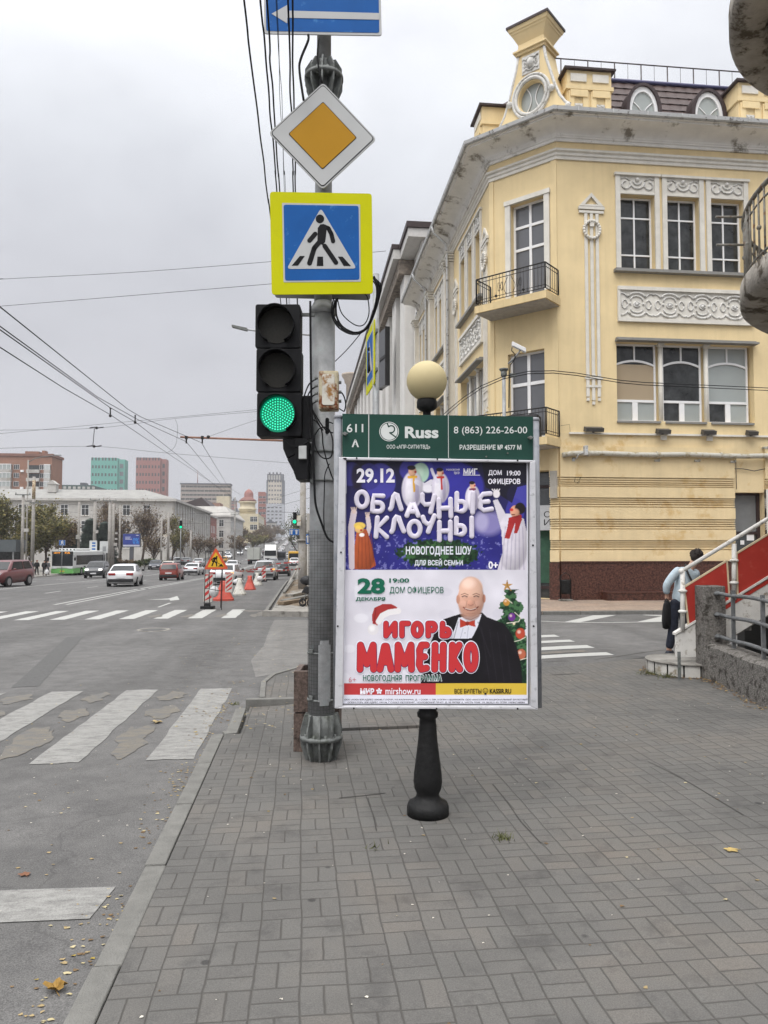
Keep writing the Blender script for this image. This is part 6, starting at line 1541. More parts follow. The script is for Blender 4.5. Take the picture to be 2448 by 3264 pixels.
mb=MB(); a=sp(2350,2030); mb.prism(FS,[a,(a[0]+.02,a[1]+.12),along(a[0]+.02,a[1]+.12,EXT+.6),along(a[0],a[1],EXT+.6)],-1.15,-.06); mb.build('shade_soffit_slab',M_conc2,stz)  # slab added behind the stringer to darken the space below
c=sp(2172,1821); e=along(c[0],c[1],EXT)
mb=MB(); mb.tube([fpt(FS,*c,.0),fpt(FS,*e,.0)],.027,12); mb.sphere(fpt(FS,*c,0),.038,12,8); mb.build('handrail',M_wp,stz)
pp=[(2176,1821,2012,(1884,1949)),(2340,1733,1912,(1787,1858))]
for k in range(2):
    px,yt,yb_,rg=pp[k]; a=sp(px,yt);b=sp(px,yb_); mb=MB(); mb.cyl(fpt(FS,*b,0),fpt(FS,*a,0),.030,n=14)
    for y in rg: r=sp(px,y); mb.sphere(fpt(FS,*r,0),(.058,.058,.028),14,8)
    mb.build('baluster_post',M_wp,stz)
du=sp(2340,1800)[0]-sp(2176,1800)[0]; b2=sp(2340,1733)
for k in (1,2,3):
    a=along(b2[0],b2[1],du*k); mb=MB(); mb.cyl(fpt(FS,a[0],a[1]-.72,0),fpt(FS,*a,0),.030,n=14)
    for q_ in (.22,.50): mb.sphere(fpt(FS,a[0],a[1]-q_,0),(.058,.058,.028),14,8)
    mb.build('baluster_post',M_wp,stz)
P1=[sp(2181,1871),sp(2317,1787),sp(2325,1913),sp(2195,1993)]; P2=[sp(2348,1764),sp(2450,1706),sp(2452,1840),sp(2351,1898)]
P3_=[along(*p,du) for p in P2]
P2=[P2[0],(P2[1][0],P2[1][1]),P2[2],P2[3]]
w1=P2[1][0]-P2[0][0]
for P_ in (P1,[P2[0],along(*P2[0],du*.88),along(*P2[3],du*.88),P2[3]],[along(*P2[0],du),along(*P2[0],du*1.88),along(*P2[3],du*1.88),along(*P2[3],du)]):
    mb=MB(); mb.prism(FS,P_,-.012,.0); o=mb.build('red_panel',M_red,stz)
    mb=MB()
    for k in range(4):
        a,b=Vector(P_[k]),Vector(P_[(k+1)%4]); d=(b-a).normalized(); nn=Vector((-d.y,d.x))*.011; mb.prism(FS,[(a-nn)[:],(b-nn)[:],(b+nn)[:],(a+nn)[:]],-.016,.006)
    mb.build('panel_edge',M_credge,o)
mb=MB(); a=sp(2300,1950); mb.prism(FS,[a,along(*a,EXT),along(a[0],a[1]+.055,EXT),(a[0],a[1]+.055)],.003,.008); mb.build('red_stripe',M_red,stz)
# rounded white tiled landing
lc=G(2195,2146); lc=Vector((lc.x+.02,lc.y+.12,0)); ld=thing('stair_landing','low rounded landing clad in cracked white tiles at the foot of the staircase','landing',lc)
M_tilew=mat('white_tile_dirty',(.50,.485,.45),rough=.5,var=.12,scale=6,world=True,streak=.25,dirt='#8b8272',dirt_amt=.3,dscale=8)
Rl=.50
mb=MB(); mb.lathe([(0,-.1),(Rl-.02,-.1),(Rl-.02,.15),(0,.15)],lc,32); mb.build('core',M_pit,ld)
mb=MB(); nt_=15
for k in range(nt_):
    a0=2*math.pi*(k+.04)/nt_; a1=2*math.pi*(k+.94)/nt_; m_=4
    for j in range(m_):
        t0=a0+(a1-a0)*j/m_; t1=a0+(a1-a0)*(j+1)/m_; v=lambda t,z_,r=Rl: lc+Vector((r*math.cos(t),r*math.sin(t),z_))
        mb.quad(v(t0,.0),v(t1,.0),v(t1,.148),v(t0,.148),True)
mb.build('tile_cladding',M_tilew,ld,solid=False)
mb=MB(); mb.lathe([(0,.152),(Rl+.02,.152),(Rl+.02,.172),(0,.173)],lc,32); mb.build('top_slab',M_conc2,ld)
g=G(2166,2168); mb=MB(); mb.prism((Vector((g.x,g.y,g.z)),RGT,-BK,Z),[(-.018,-.01),(.018,-.01),(.018,.01),(-.018,.01)],-.05,.36); o=mb.build('iron_stake',M_galvd); tag(o,'thin grey iron stake standing in front of the white tiled landing','stake')
# dirt and weeds at the foot of the wall
rnd=random.Random(21); mb=MB()
for k in range(420):
    t=rnd.random(); i=int(t*(len(L1)*.62)); p=L1[i]; d=abs(rnd.gauss(0,.09)); x,y=p.x-d*.9,p.y+rnd.uniform(-.1,.1)
    if rnd.random()<.35: a=rnd.uniform(1.9,5.3); x,y=lc.x+(Rl+abs(rnd.gauss(0,.07)))*math.cos(a),lc.y+(Rl+abs(rnd.gauss(0,.07)))*math.sin(a)
    z_=zs(x,y)+.006; r=rnd.uniform(.006,.022); a=rnd.uniform(0,6.28); ps_=[(x+r*math.cos(a+q_),y+r*.6*math.sin(a+q_)*1.2,z_+rnd.uniform(0,.012)) for q_ in (0,1.7,3.2,4.8)]
    mb.cur=0 if rnd.random()<.6 else 1; mb.poly(ps_)
for cx0,cy0 in ((lc.x-.60,lc.y-.15),(lc.x-.45,lc.y-.40),(lc.x+.1,lc.y-.62)):
    for k in range(60):
        a=rnd.uniform(0,6.28); b=Vector((cx0+rnd.gauss(0,.07),cy0+rnd.gauss(0,.05),0)); t=b+Vector((rnd.gauss(0,.05),rnd.gauss(0,.05),rnd.uniform(.03,.09))); mb.cur=2; mb.poly([b+Vector((.004,0,0)),b-Vector((.004,0,0)),t])
M_leafa=mat('dry_leaf_tan','#8f7a52',rough=.8,var=.3,scale=30); M_leafb=mat('dry_leaf_brown','#5f4a36',rough=.85,var=.3,scale=30); M_weed=mat('weed','#4f5233',rough=.8,var=.3,scale=20)
o=mb.build('debris',[M_leafb,M_leafa,M_weed],solid=False); o['kind']='stuff'
# ---- rounded house with two balconies, cut by the frame edge
hc0=CAM+RGT*6.94+(-BK)*7.92; HC=Vector((hc0.x,hc0.y,0))
rh=thing('rounded_house','rounded corner house with two weathered concrete balconies jutting in from the side','building',HC)
M_bc=mat('balcony_concrete',(.30,.275,.24),rough=.95,var=.25,scale=3,bump=.6,bscale=25,world=True,dirt='#4c4439',dirt_amt=.5,dscale=4)
M_rb=mat('rail_peeling',(.20,.19,.165),rough=.7,var=.3,scale=10,world=True,dirt='#6a4a30',dirt_amt=.3,dscale=14)
MB().lathe([(1.5,-.2),(1.5,12.5)],HC,40).build('wall',M_yelw,rh)
RB=2.76
for k,(zb_,rr_) in enumerate(((4.62,RB),(8.13,RB+.06))):
    mb=MB(); mb.lathe([(1.5,zb_+.02),(rr_-.42,zb_+.02),(rr_-.40,zb_-.02),(rr_-.06,zb_),(rr_,zb_+.05),(rr_,zb_+.28),(rr_-.04,zb_+.30),(1.5,zb_+.30)],HC,96); b=mb.build('balcony',M_bc,rh)
    mb=MB()
    for i in range(24):
        a=2*math.pi*i/24; d=Vector((math.cos(a),math.sin(a),0)); t=Vector((-d.y,d.x,0))*.09; mb.loft([[HC+d*1.5+t+Z*(zb_+.01),HC+d*1.5-t+Z*(zb_+.01),HC+d*1.5-t+Z*(zb_-.35),HC+d*1.5+t+Z*(zb_-.35)],[HC+d*(rr_-.45)+t+Z*(zb_+.01),HC+d*(rr_-.45)-t+Z*(zb_+.01),HC+d*(rr_-.45)-t+Z*(zb_-.06),HC+d*(rr_-.45)+t+Z*(zb_-.06)]],smooth=False)
    mb.build('console',M_bc,b)
    mb=MB(); rr2=rr_-.06; nb=110
    for zz_,r_ in ((zb_+1.12,.030),(zb_+.98,.012),(zb_+.38,.014)): mb.tube([HC+Vector((rr2*math.cos(2*math.pi*i/72),rr2*math.sin(2*math.pi*i/72),zz_)) for i in range(72)],r_,6,closed=True)
    for i in range(nb):
        a=2*math.pi*i/nb; p=HC+Vector((rr2*math.cos(a),rr2*math.sin(a),0)); mb.cyl(p+Z*(zb_+.30),p+Z*(zb_+1.12),.012 if i%6 else .022,n=6)
        if i%3==0: mb.sphere(p+Z*(zb_+.70),.03,6,4)
    mb.build('railing',M_rb,b)
    if k==0:
        for z_ in (1.13,.78): 
            mb=MB(); a=R(152); p=HC+Vector((rr2*math.cos(a),rr2*math.sin(a),zb_+z_)); mb.cyl(p,p-RGT*.35,.014,n=6); mb.build('rod',M_rb,b)
# ---- man behind the staircase
M_skin=mat('skin',(.42,.25,.18),rough=.6,var=.08,scale=20); M_hair=mat('dark_hair',(.022,.016,.013),rough=.7,var=.5,scale=60,bump=.8,bscale=90)
M_sweat=mat('pale_blue_knit',(.42,.50,.55),rough=.9,var=.08,scale=30,bump=.5,bscale=120); M_jean=mat('dark_jeans',(.018,.021,.034),rough=.85,var=.3,scale=25,bump=.3,bscale=90); M_shoe=mat('dark_shoe',(.03,.033,.045),rough=.6,var=.2)
def figure(name,label,base,J,mats_,hair=True,group=None,fx=RGT,fy=-BK,fingers=True,scale=1.0,coat=False):
    """clothed figure from joints given as (across, depth, height); body, clothes and hair are separate skins"""
    t=thing(name,label,'person',base,0,group)
    W=lambda k:(Vector(fx)*J[k][0]+Vector(fy)*J[k][1]+Z*J[k][2])*scale
    S=lambda d,e,sub=2: skin_mesh({k:(W(k),tuple(x*scale for x in (r if isinstance(r,tuple) else (r,r)))) for k,r in d.items()},e,sub)
    body=S({'chest':.11,'pelvis':.12,'neck':.052,'head':(.078,.085),'crown':(.072,.082),'lsh':.055,'lel':.042,'lwr':.028,'lhand':.034,'rsh':.055,'rel':.042,'rwr':.028,'rhand':.034,'lhip':.07,'lkn':.052,'lan':.04,'rhip':.07,'rkn':.052,'ran':.04,'ltoe':.035,'rtoe':.035},
      [('pelvis','chest'),('chest','neck'),('neck','head'),('head','crown'),('chest','lsh'),('lsh','lel'),('lel','lwr'),('lwr','lhand'),('chest','rsh'),('rsh','rel'),('rel','rwr'),('rwr','rhand'),('pelvis','lhip'),('lhip','lkn'),('lkn','lan'),('lan','ltoe'),('pelvis','rhip'),('rhip','rkn'),('rkn','ran'),('ran','rtoe')])
    if fingers:
        bm=bmesh.new(); bm.from_mesh(body)
        for hnd,wr in (('lhand','lwr'),('rhand','rwr')):
            h=W(hnd); d=(h-W(wr)).normalized(); sd=d.cross(Vector(fx)); sd=(sd if sd.length>.1 else d.cross(Vector(fy))).normalized(); cu=d.cross(sd)
            fm=MB()
            for i,(o_,L_) in enumerate(((-.03,.065),(-.01,.078),(.01,.073),(.03,.055))): fm.tube([h+sd*o_,h+sd*o_+d*L_*.6,h+sd*o_*.9+d*L_*.9+cu*.02,h+sd*o_*.8+d*L_*.75+cu*.045],[.010,.009,.008,.006],6)
            fm.tube([h-sd*.03-d*.02,h-sd*.055+d*.02+cu*.015,h-sd*.045+d*.05+cu*.03],[.012,.010,.007],6)
            m2=fm.mesh('f',[]); bm.from_mesh(m2); bpy.data.meshes.remove(m2)
        # nose and ears
        hd=W('head'); fwd_=(W('face')-hd).normalized(); sdv=fwd_.cross(Z).normalized(); fm=MB(); fm.sphere(hd+fwd_*.092*scale,(.014,.014,.022),8,6); 
        for s_ in (-1,1): fm.sphere(hd+sdv*s_*.082*scale,(.016,.016,.032),8,6); fm.sphere(hd+fwd_*.078*scale+sdv*s_*.032*scale+Z*.022,(.010,.010,.007),6,4)
        fm.sphere(hd+fwd_*.082*scale-Z*.045,(.02,.02,.006),6,4)
        m2=fm.mesh('f',[]); bm.from_mesh(m2); bpy.data.meshes.remove(m2)
        bm.to_mesh(body); bm.free()
    body.polygons.foreach_set('use_smooth',[True]*len(body.polygons)); b=add_mesh(body,'body',mats_[0],t)
    k=1.0
    top=S({'chest':(.165,.125),'waist':(.15,.12),'hem':(.165,.135),'collar':.075,'lsh':.078,'lel':.064,'lcuff':.05,'rsh':.078,'rel':.064,'rcuff':.05} if not coat else {'chest':(.18,.15),'waist':(.18,.15),'hem':(.21,.18),'collar':.085,'lsh':.085,'lel':.075,'lcuff':.06,'rsh':.085,'rel':.075,'rcuff':.06},[('waist','chest'),('waist','hem'),('chest','collar'),('chest','lsh'),('lsh','lel'),('lel','lcuff'),('chest','rsh'),('rsh','rel'),('rel','rcuff')])
    add_mesh(top,'sweater' if not coat else 'coat',mats_[1],t)
    tr=S({'pelvis':(.15,.125),'belt':(.14,.12),'lhip':.10,'lkn':.075,'lhem':.062,'rhip':.10,'rkn':.075,'rhem':.062},[('pelvis','belt'),('pelvis','lhip'),('lhip','lkn'),('lkn','lhem'),('pelvis','rhip'),('rhip','rkn'),('rkn','rhem')]); add_mesh(tr,'trousers',mats_[2],t)
    for a,b_ in (('lan','ltoe'),('ran','rtoe')):
        m=MB(); A_,B_=W(a),W(b_); A_=Vector((A_.x,A_.y,.045)); B_=Vector((B_.x,B_.y,.04)); m.tube([A_-(B_-A_)*.35,A_,A_.lerp(B_,.6),B_+(B_-A_)*.12],[.038,.05,.048,.03],8); bpy_m=m.mesh('shoe',[]); bpy_m.polygons.foreach_set('use_smooth',[True]*len(bpy_m.polygons)); add_mesh(bpy_m,'shoe',mats_[3],t)
    if hair:
        hd=W('head'); f_=(W('face')-hd).normalized(); m=MB(); c=hd-f_*.022+Z*.035; m.sphere(c,(.098,.098,.088),18,12); m.sphere(hd-f_*.062-Z*.02,(.075,.075,.085),14,10)
        rr=random.Random(5)
        for i in range(70):
            v=Vector((rr.gauss(0,1),rr.gauss(0,1),rr.gauss(.1,1))).normalized(); 
            if v.dot(f_)>.35: continue
            p=c+Vector((v.x*.094,v.y*.094,v.z*.088)); m.sphere(p,(.016,.016,.013),5,4)
        mm=m.mesh('hair',[]); add_mesh(mm,'hair',mats_[4],t)
    return t
bm_=P(2165,2078,11.5); gz=zs(bm_.x,bm_.y)
J={'pelvis':(0,0,.82),'belt':(0,0,.93),'chest':(.14,0,1.20),'waist':(.05,0,1.0),'hem':(-.02,0,.77),'neck':(.25,.02,1.43),'collar':(.22,.01,1.36),'head':(.33,.03,1.535),'crown':(.36,.03,1.60),'face':(.43,.10,1.49),
 'lsh':(-.02,-.06,1.34),'lel':(-.20,-.05,1.10),'lcuff':(-.185,-.01,.955),'lwr':(-.18,0,.93),'lhand':(-.175,0,.86),'rsh':(.32,.1,1.30),'rel':(.40,.30,1.08),'rcuff':(.42,.44,.97),'rwr':(.42,.46,.95),'rhand':(.43,.5,.90),
 'lhip':(-.075,0,.78),'lkn':(-.09,-.01,.43),'lhem':(-.16,0,.10),'lan':(-.165,0,.08),'ltoe':(-.06,.14,.03),'rhip':(.085,0,.78),'rkn':(.14,.10,.43),'rhem':(.10,.12,.10),'ran':(.10,.12,.08),'rtoe':(.22,.22,.03)}
man=figure('person','person in pale blue sweater and dark jeans, bending forward beside the red stair panels',(bm_.x,bm_.y,gz),J,[M_skin,M_sweat,M_jean,M_shoe,M_hair])
st_=MB(); b0_=Vector((bm_.x,bm_.y,gz)); Wl=lambda a,b,c: b0_+RGT*a-BK*b+Z*c
st_.tube([Wl(.10,-.06,1.42),Wl(.09,-.13,1.33),Wl(.15,-.145,1.18),Wl(.20,-.13,1.02),Wl(.24,-.06,.94)],.017,6); add=st_.build('shoulder_strap',M_black,man)
bg_=thing('shoulder_bag','soft black bag hanging from the hand of the person by the stairs','bag',Wl(-.20,-.02,.42))
mb=MB(); rings=[]
for k,(zz_,w_,t_) in enumerate(((.42,.04,.03),(.44,.09,.06),(.55,.115,.07),(.68,.11,.065),(.80,.085,.05),(.86,.05,.03))): rings.append([Wl(-.205+w_*math.cos(a)*.8+.004*k,-.03+t_*math.sin(a)+w_*math.cos(a)*.4,zz_) for a in [2*math.pi*i/14 for i in range(14)]])
mb.loft(rings); mb.build('bag_body',mat('black_fabric',(.012,.012,.013),rough=.85,var=.3,scale=20,bump=.6,bscale=25),bg_)
mb=MB(); mb.tube([Wl(-.23,-.03,.84),Wl(-.20,-.04,.89),Wl(-.175,-.03,.87),Wl(-.16,-.03,.82)],.010,6); mb.build('handle',M_black,bg_)
# ---- bin by the granite wall
g=hit(1803,1908,Vector((0,YB-.5,0)),Vector((0,1,0))); g.z=0
lb=thing('street_bin','slim dark metal bin on a foot plate against the red granite plinth','litter bin',(g.x,g.y,0))
mb=MB(); mb.lathe([(.135,.22),(.15,.24),(.155,.60),(.165,.64),(.14,.66),(.12,.62),(.12,.26),(0,.25)],g,20); 
for k in range(6): mb.lathe([(.152,.27+k*.055),(.160,.285+k*.055),(.152,.30+k*.055)],g,20)
mb.build('bucket',M_cast,lb)
mb=MB(); mb.tube([g+Vector((-.17,0,.0)),g+Vector((-.175,0,.62)),g+Vector((-.13,0,.80)),g+Vector((0,0,.88)),g+Vector((.13,0,.80)),g+Vector((.175,0,.62)),g+Vector((.17,0,.0))],.015,6); mb.build('bow_frame',M_cast,lb)
mb=MB(); mb.cbox(g+Z*.03,(.40,.22,.05)); mb.build('foot_plate',M_conc2,lb)
# ---- camera mast at the crossing with its wires
g=G(1613,2106); d_=(g-CAM).dot(FWD); cp=thing('camera_mast','thin grey mast with a white security camera on top, rising behind the green header','camera mast',g)
zt_=EYE+(1742-1168)/FPX*d_; mb=MB(); mb.cyl(g-Z*.1,Vector((g.x,g.y,zt_)),.032,.028,14); mb.build('mast',M_galv,cp)
mb=MB(); mb.lathe([(.04,-.04),(.07,-.01),(.075,.01),(0,.03)],(g.x,g.y,zt_),14); mb.lathe([(.03,-.12),(.05,-.10),(.05,-.02)],(g.x,g.y,zt_),12); mb.cbox(P(1634,1196,d_-.03),(.09,.06,.05)); mb.build('mast_cap',M_galvd,cp)
a_,b_=P(1632,1096,d_),P(1676,1118,d_); ax=(b_-a_).normalized(); mb=MB(); up_=RGT.cross(ax); 
mb.loft([[a_+BK*sx*.035+Z*sz*.035 for sx,sz in ((-1,-1),(1,-1),(1,1),(-1,1))],[b_+BK*sx*.035+Z*sz*.035 for sx,sz in ((-1,-1),(1,-1),(1,1),(-1,1))]],smooth=False); mb.build('camera_housing',M_frame,cp,bevel=.008)
mb=MB(); mb.tube([P(1620,1160,d_),P(1640,1140,d_),P(1655,1122,d_),P(1658,1112,d_)],.014,8); mb.build('arm',M_galv,cp)
mb=MB(); mb.tube([P(1632,1108,d_-.02),P(1631,1118,d_-.03),P(1642,1130,d_-.03),P(1640,1145,d_-.03),P(1626,1165,d_-.04),P(1624,1200,d_-.04),P(1622,1300,d_-.04)],.008,6); mb.build('cable',M_cable,cp)
def wire(name,label,cat_,pts,r,m=None,group=None,n=5,sm_=True):
    mb=MB(); out=smooth(pts,6) if len(pts)>2 and sm_ else [Vector(p) for p in pts]
    mb.tube(out,r,n); o=mb.build(name,m or M_cable); tag(o,label,cat_,group); return o
for i,(yl,yr) in enumerate(((1296,1236),(1312,1244))):
    wire('overhead_cable',('upper' if i==0 else 'lower')+' of two thin cables from the camera mast past the yellow facade','cable',[P(1150,1480+12*i,26),P(1330,1388+12*i,19),P(1604,1200+8*i,d_),P(2050,1219+8*i,d_+1),P(2520,yr+4,d_+2)],.007)
# ---- far crossing sign on its own pole, edge on
g0_=P(1198,1742,9.5); cpo=thing('crossing_sign_pole','grey pole behind the stand with a yellow bordered crossing sign turned to the side street','road sign',(g0_.x,g0_.y,zs(g0_.x,g0_.y)))
mb=MB(); mb.cyl((g0_.x,g0_.y,-.2),(g0_.x,g0_.y,1.7+882/FPX*9.5),.043,.043,16); mb.build('pole',M_galv,cpo)
eR,eL=P(1193,1125,9.5),P(1167,1161,10.3); uu=(eR-eL); uu.z=0; wdt=uu.length; FE=(Vector((eL.x,eL.y,4.21)),uu.normalized(),Z,uu.normalized().cross(Z))
mb=MB(); mb.prism(FE,rrect(0,-.42,wdt,.42,.03),-.012,0); mb.build('plate',M_sy,cpo)
for nm,ins,m_,w_ in (('white_border',.10,M_sw,.002),('blue_field',.115,M_sb,.004)): mb=MB(); mb.prism(FE,rrect(ins,-.42+ins,wdt-ins,.42-ins,.02),w_,w_+.001,back=False); mb.build(nm,m_,cpo)
mb=MB(); c=wdt/2; mb.fpoly(FE,[(c-.26,-.20),(c+.26,-.20),(c,.24)],.006); mb.build('white_triangle',M_sw,cpo,solid=False)
mb=MB(); mb.tube([fpt(FE,c-.05,-.18,.008),fpt(FE,c,-.04,.008),fpt(FE,c,.08,.008)],.022,6); mb.tube([fpt(FE,c+.08,-.18,.008),fpt(FE,c,-.04,.008)],.02,6); mb.sphere(fpt(FE,c,.13,.008),.028,8,6); mb.build('walking_figure',M_sk,cpo)
for z_ in (-.25,.25): mb=MB(); mb.fbox(FE,wdt-.2,z_-.02,-.04,wdt+.08,z_+.02,-.013); mb.build('bracket',M_galvd,cpo)
# ---- cream stone building next along the street
M_stone=mat('cream_stone',(.62,.605,.575),rough=.85,var=.07,scale=1.1,world=True,streak=.08); M_eave=mat('eave_grey',(.50,.49,.47),rough=.85,var=.08,world=True); M_net=mat('brown_frieze',(.20,.17,.14),rough=.9,var=.6,scale=3.5,world=True)
wb=thing('stone_building','tall pale stone building with square piers and deep eaves beyond the yellow building','building',(6.4,66,0))
mb=MB(); mb.box(6.9,44.0,-2,24,92,19.2); mb.box(6.7,41.05,-2,24,43.9,19.2); mb.build('wall',M_stone,wb)
mb=MB(); mb.box(5.85,40.7,19.25,24.5,43.95,19.75); mb.box(5.4,43.96,19.22,24.5,92.6,19.72); mb.box(5.4,43.96,19.72,24.5,92.6,19.80); mb.build('eave',M_eave,wb)
mb=MB(); mb.box(5.3,43.9,19.82,24.6,92.7,20.1); mb.box(5.75,40.6,19.77,24.6,43.88,20.1); mb.build('roof_edge',M_brown,wb)
for k in range(11):
    y=44.1+4.2*k; mb=MB(); mb.box(6.1,y,-2,6.895,y+2.0,18.3); mb.build('pier',M_stone,wb)
    if k<11:
        for z0_,z1_ in ((9.5,16.6),(3.2,8.2)): win(frame((6.9,y+4.05,0),(0,-1,0)),.25,z0_,1.85,z1_,-.03,wb,(.5,),(.3,.6),M_ggrey)
mb=MB(); mb.box(6.0,44.0,17.5,6.89,92.2,17.9) if False else mb.box(5.75,44.0,18.32,6.89,92.3,19.2); mb.build('frieze',M_net,wb)
mb=MB()
for k in range(2): 
    pass
fw_=frame((6.69,43.8,0),(0,-1,0))
for z0_ in (4,8.5,13): win(fw_,.8,z0_,2.0,z0_+2.6,-.03,wb,(.5,),(.6,),M_ggrey)
dbd=thing('display_board','tall dark display board fixed edge on to the pale stone building','display board',(5.6,49,9)); mb=MB()
pA,pB=P(1207,1140,50),P(1229,1140,48.5); zA,zB=1.7+(1742-1232)/FPX*49,1.7+(1742-1050)/FPX*49
uu=(pB-pA); uu.z=0; FD=(Vector((pA.x,pA.y,0)),uu.normalized(),Z,uu.normalized().cross(Z)); mb.fbox(FD,0,zA,-.3,uu.length,zB,0); mb.build('panel',mat('dark_panel',(.05,.052,.055),rough=.3,var=.3,scale=.8),dbd)
mb=MB(); mb.fbox(FD,-.06,zA-.06,-.28,0,zB+.06,.04); mb.fbox(FD,uu.length,zA-.06,-.28,uu.length+.06,zB+.06,.04); mb.fbox(FD,0,(zA+zB)/2-.1,0,uu.length,(zA+zB)/2+.1,.05); mb.build('board_frame',M_black,dbd)
# pink building with a corner turret
M_pink=mat('pink_plaster',(.40,.22,.17),rough=.85,var=.15,scale=.8,world=True); M_turr=mat('turret_plaster',(.42,.36,.30),rough=.8,var=.12,world=True)
tb=thing('turret_building','pink and white building with a round corner turret beyond the stone building','building',(8,108,0))
mb=MB(); mb.box(6.6,93,-3,26,126,18.5); mb.build('wall',M_pink,tb)
mb=MB()
for k in range(8): mb.box(6.35,93.5+4*k,-3,6.59,94.3+4*k,18.4)
mb.build('pilaster',M_trim,tb)
mb=MB(); mb.box(5.9,92.8,18.52,26,126.5,19.3); mb.build('cornice',M_eave,tb)
for k in range(8):
    for z0_ in (3,7.5,12.5): win(frame((6.6,97.0+4*k,0),(0,-1,0)),.4,z0_,1.8,z0_+2.7,-.04,tb,(.5,),(.6,),M_ggrey)
tc_=PX(1120,1260,6.4); tc_=P(1121,1400,97); mb=MB(); mb.lathe([(.75,18),(.75,23.0),(.95,23.2),(1.0,23.6),(1.30,24.05),(1.35,24.2),(1.35,24.35),(.9,24.45),(0,24.5)],(tc_.x,tc_.y,0),20); mb.build('turret',M_turr,tb)
# ================================================================ the far street: buildings
def wincopy(name,me,fr,u,v,w,parent):
    o=bpy.data.objects.new(name,me); col.objects.link(o); o.parent=parent
    p=fpt(fr,u,v,w); root=parent
    M=Matrix(((fr[1].x,fr[2].x,fr[3].x,p.x),(fr[1].y,fr[2].y,fr[3].y,p.y),(fr[1].z,fr[2].z,fr[3].z,p.z),(0,0,0,1)))
    o.matrix_basis=root.matrix_basis.inverted()@M
    return o
LF=(Vector((0,0,0)),Vector((1,0,0)),Vector((0,1,0)),Vector((0,0,1)))
def wmesh(w,h,mats_,cols=2,tr=.65,sill=True,fw=.07):
    """a small window: recessed pane, frame with bars and a sill"""
    mb=MB(); mb.cur=0; mb.fquad(LF,0,0,w,h,.02); mb.cur=1
    for a in (0,w-fw): mb.fbox(LF,a,0,.0,a+fw,h,.07)
    mb.fbox(LF,fw,0,0,w-fw,fw,.07); mb.fbox(LF,fw,h-fw,0,w-fw,h,.07)
    for k in range(1,cols): mb.fbox(LF,w*k/cols-.03,fw,.0,w*k/cols+.03,h-fw,.06)
    if tr: mb.fbox(LF,fw,h*tr-.03,0,w-fw,h*tr+.03,.055)
    if sill: mb.cur=2; mb.fbox(LF,-.12,-.12,0,w+.12,-.01,.2)
    return mb.mesh('window',mats_)
M_cw=mat('pale_render',(.42,.405,.38),rough=.9,var=.14,scale=.5,world=True,streak=.16,dirt='#8f8a80',dirt_amt=.25,dscale=.3); M_cw2=mat('cream_render',(.50,.44,.31),rough=.9,var=.10,scale=.4,world=True); M_cw3=mat('grey_render',(.38,.365,.34),rough=.9,var=.12,scale=.5,world=True)
M_tin=mat('tin_roof',(.235,.23,.215),rough=.6,var=.16,scale=.5,world=True); M_bk=mat('orange_brick',(.235,.125,.085),rough=.9,var=.12,scale=.5,world=True); M_bk2=mat('dark_brick',(.19,.10,.075),rough=.9,var=.2,scale=.4,world=True)
M_green=mat('turquoise_panel',(.085,.31,.25),rough=.7,var=.05,scale=.1,world=True); M_redp=mat('brick_red_panel',(.26,.10,.08),rough=.7,var=.08,scale=.1,world=True); M_gr=mat('graphite',(.085,.088,.10),rough=.7,var=.12,scale=.1,world=True); M_slab_=mat('taupe_panel',(.30,.25,.215),rough=.85,var=.12,scale=.1,world=True)
M_dome=mat('rust_dome',(.16,.065,.05),rough=.6,var=.2,scale=.5,world=True)
WT=[M_gdark,M_frame,M_trim]
def block(name,label,x0,y0,x1,y1,zt_,wallm,zb_=-4,cat_='building',roof=None,parap=.0,group=None):
    t=thing(name,label,cat_,((x0+x1)/2,(y0+y1)/2,zb_),0,group)
    mb=MB(); mb.box(x0,y0,zb_,x1,y1,zt_); mb.build('wall',wallm,t)
    return t
def rows_of(t,fr,me,us,vs,w=.01,nm='window'):
    for v in vs:
        for u in us: wincopy(nm,me,fr,u,v,w,t)
# A. long pale building across the junction
yA=186; xA0,xA1=-100,-31.6; eA=EYE+(1742-1593)/FPX*184
A_=block('long_building','long pale three storey building with low grey tin roof behind the bus stop trees',xA0,yA,xA1,258,eA,M_cw)
mb=MB(); mb.box(xA0-.7,yA-.8,eA-.55,xA1+.8,258.6,eA); mb.build('cornice',M_cw,A_)
mb=MB(); rz_=EYE+(1742-1567)/FPX*195
q4=[Vector((xA0-.7,yA-.8,eA+.02)),Vector((xA1+.8,yA-.8,eA+.02)),Vector((xA1+.8,258.6,eA+.02)),Vector((xA0-.7,258.6,eA+.02))]; r2=[Vector((xA0,yA+9,rz_)),Vector((xA1-8.5,yA+9,rz_)),Vector((xA1-8.5,250,rz_)),Vector((xA0,250,rz_))]
for k in range(4): mb.quad(q4[k],q4[(k+1)%4],r2[(k+1)%4],r2[k])
mb.poly(r2); mb.build('tin_roof',M_tin,A_,solid=False)
me=wmesh(1.75,2.6,WT); fA=frame((xA0,yA,0),(1,0,0)); us=[xA_ for xA_ in [3+4.85*k for k in range(13)]]
rows_of(A_,fA,me,us,[eA-4.1,eA-8.0,eA-12.0])
fA2=frame((xA1,yA,0),(0,1,0)); me2=wmesh(1.3,2.4,WT)
rows_of(A_,fA2,me2,[2+4.4*k for k in range(16)],[eA-4.2,eA-8.2,eA-12.2])
for k in range(17): mb=MB(); mb.fbox(fA2,.2+4.4*k,-4,.0,.75+4.4*k,eA-.56,.28); mb.build('pilaster',M_cw,A_)
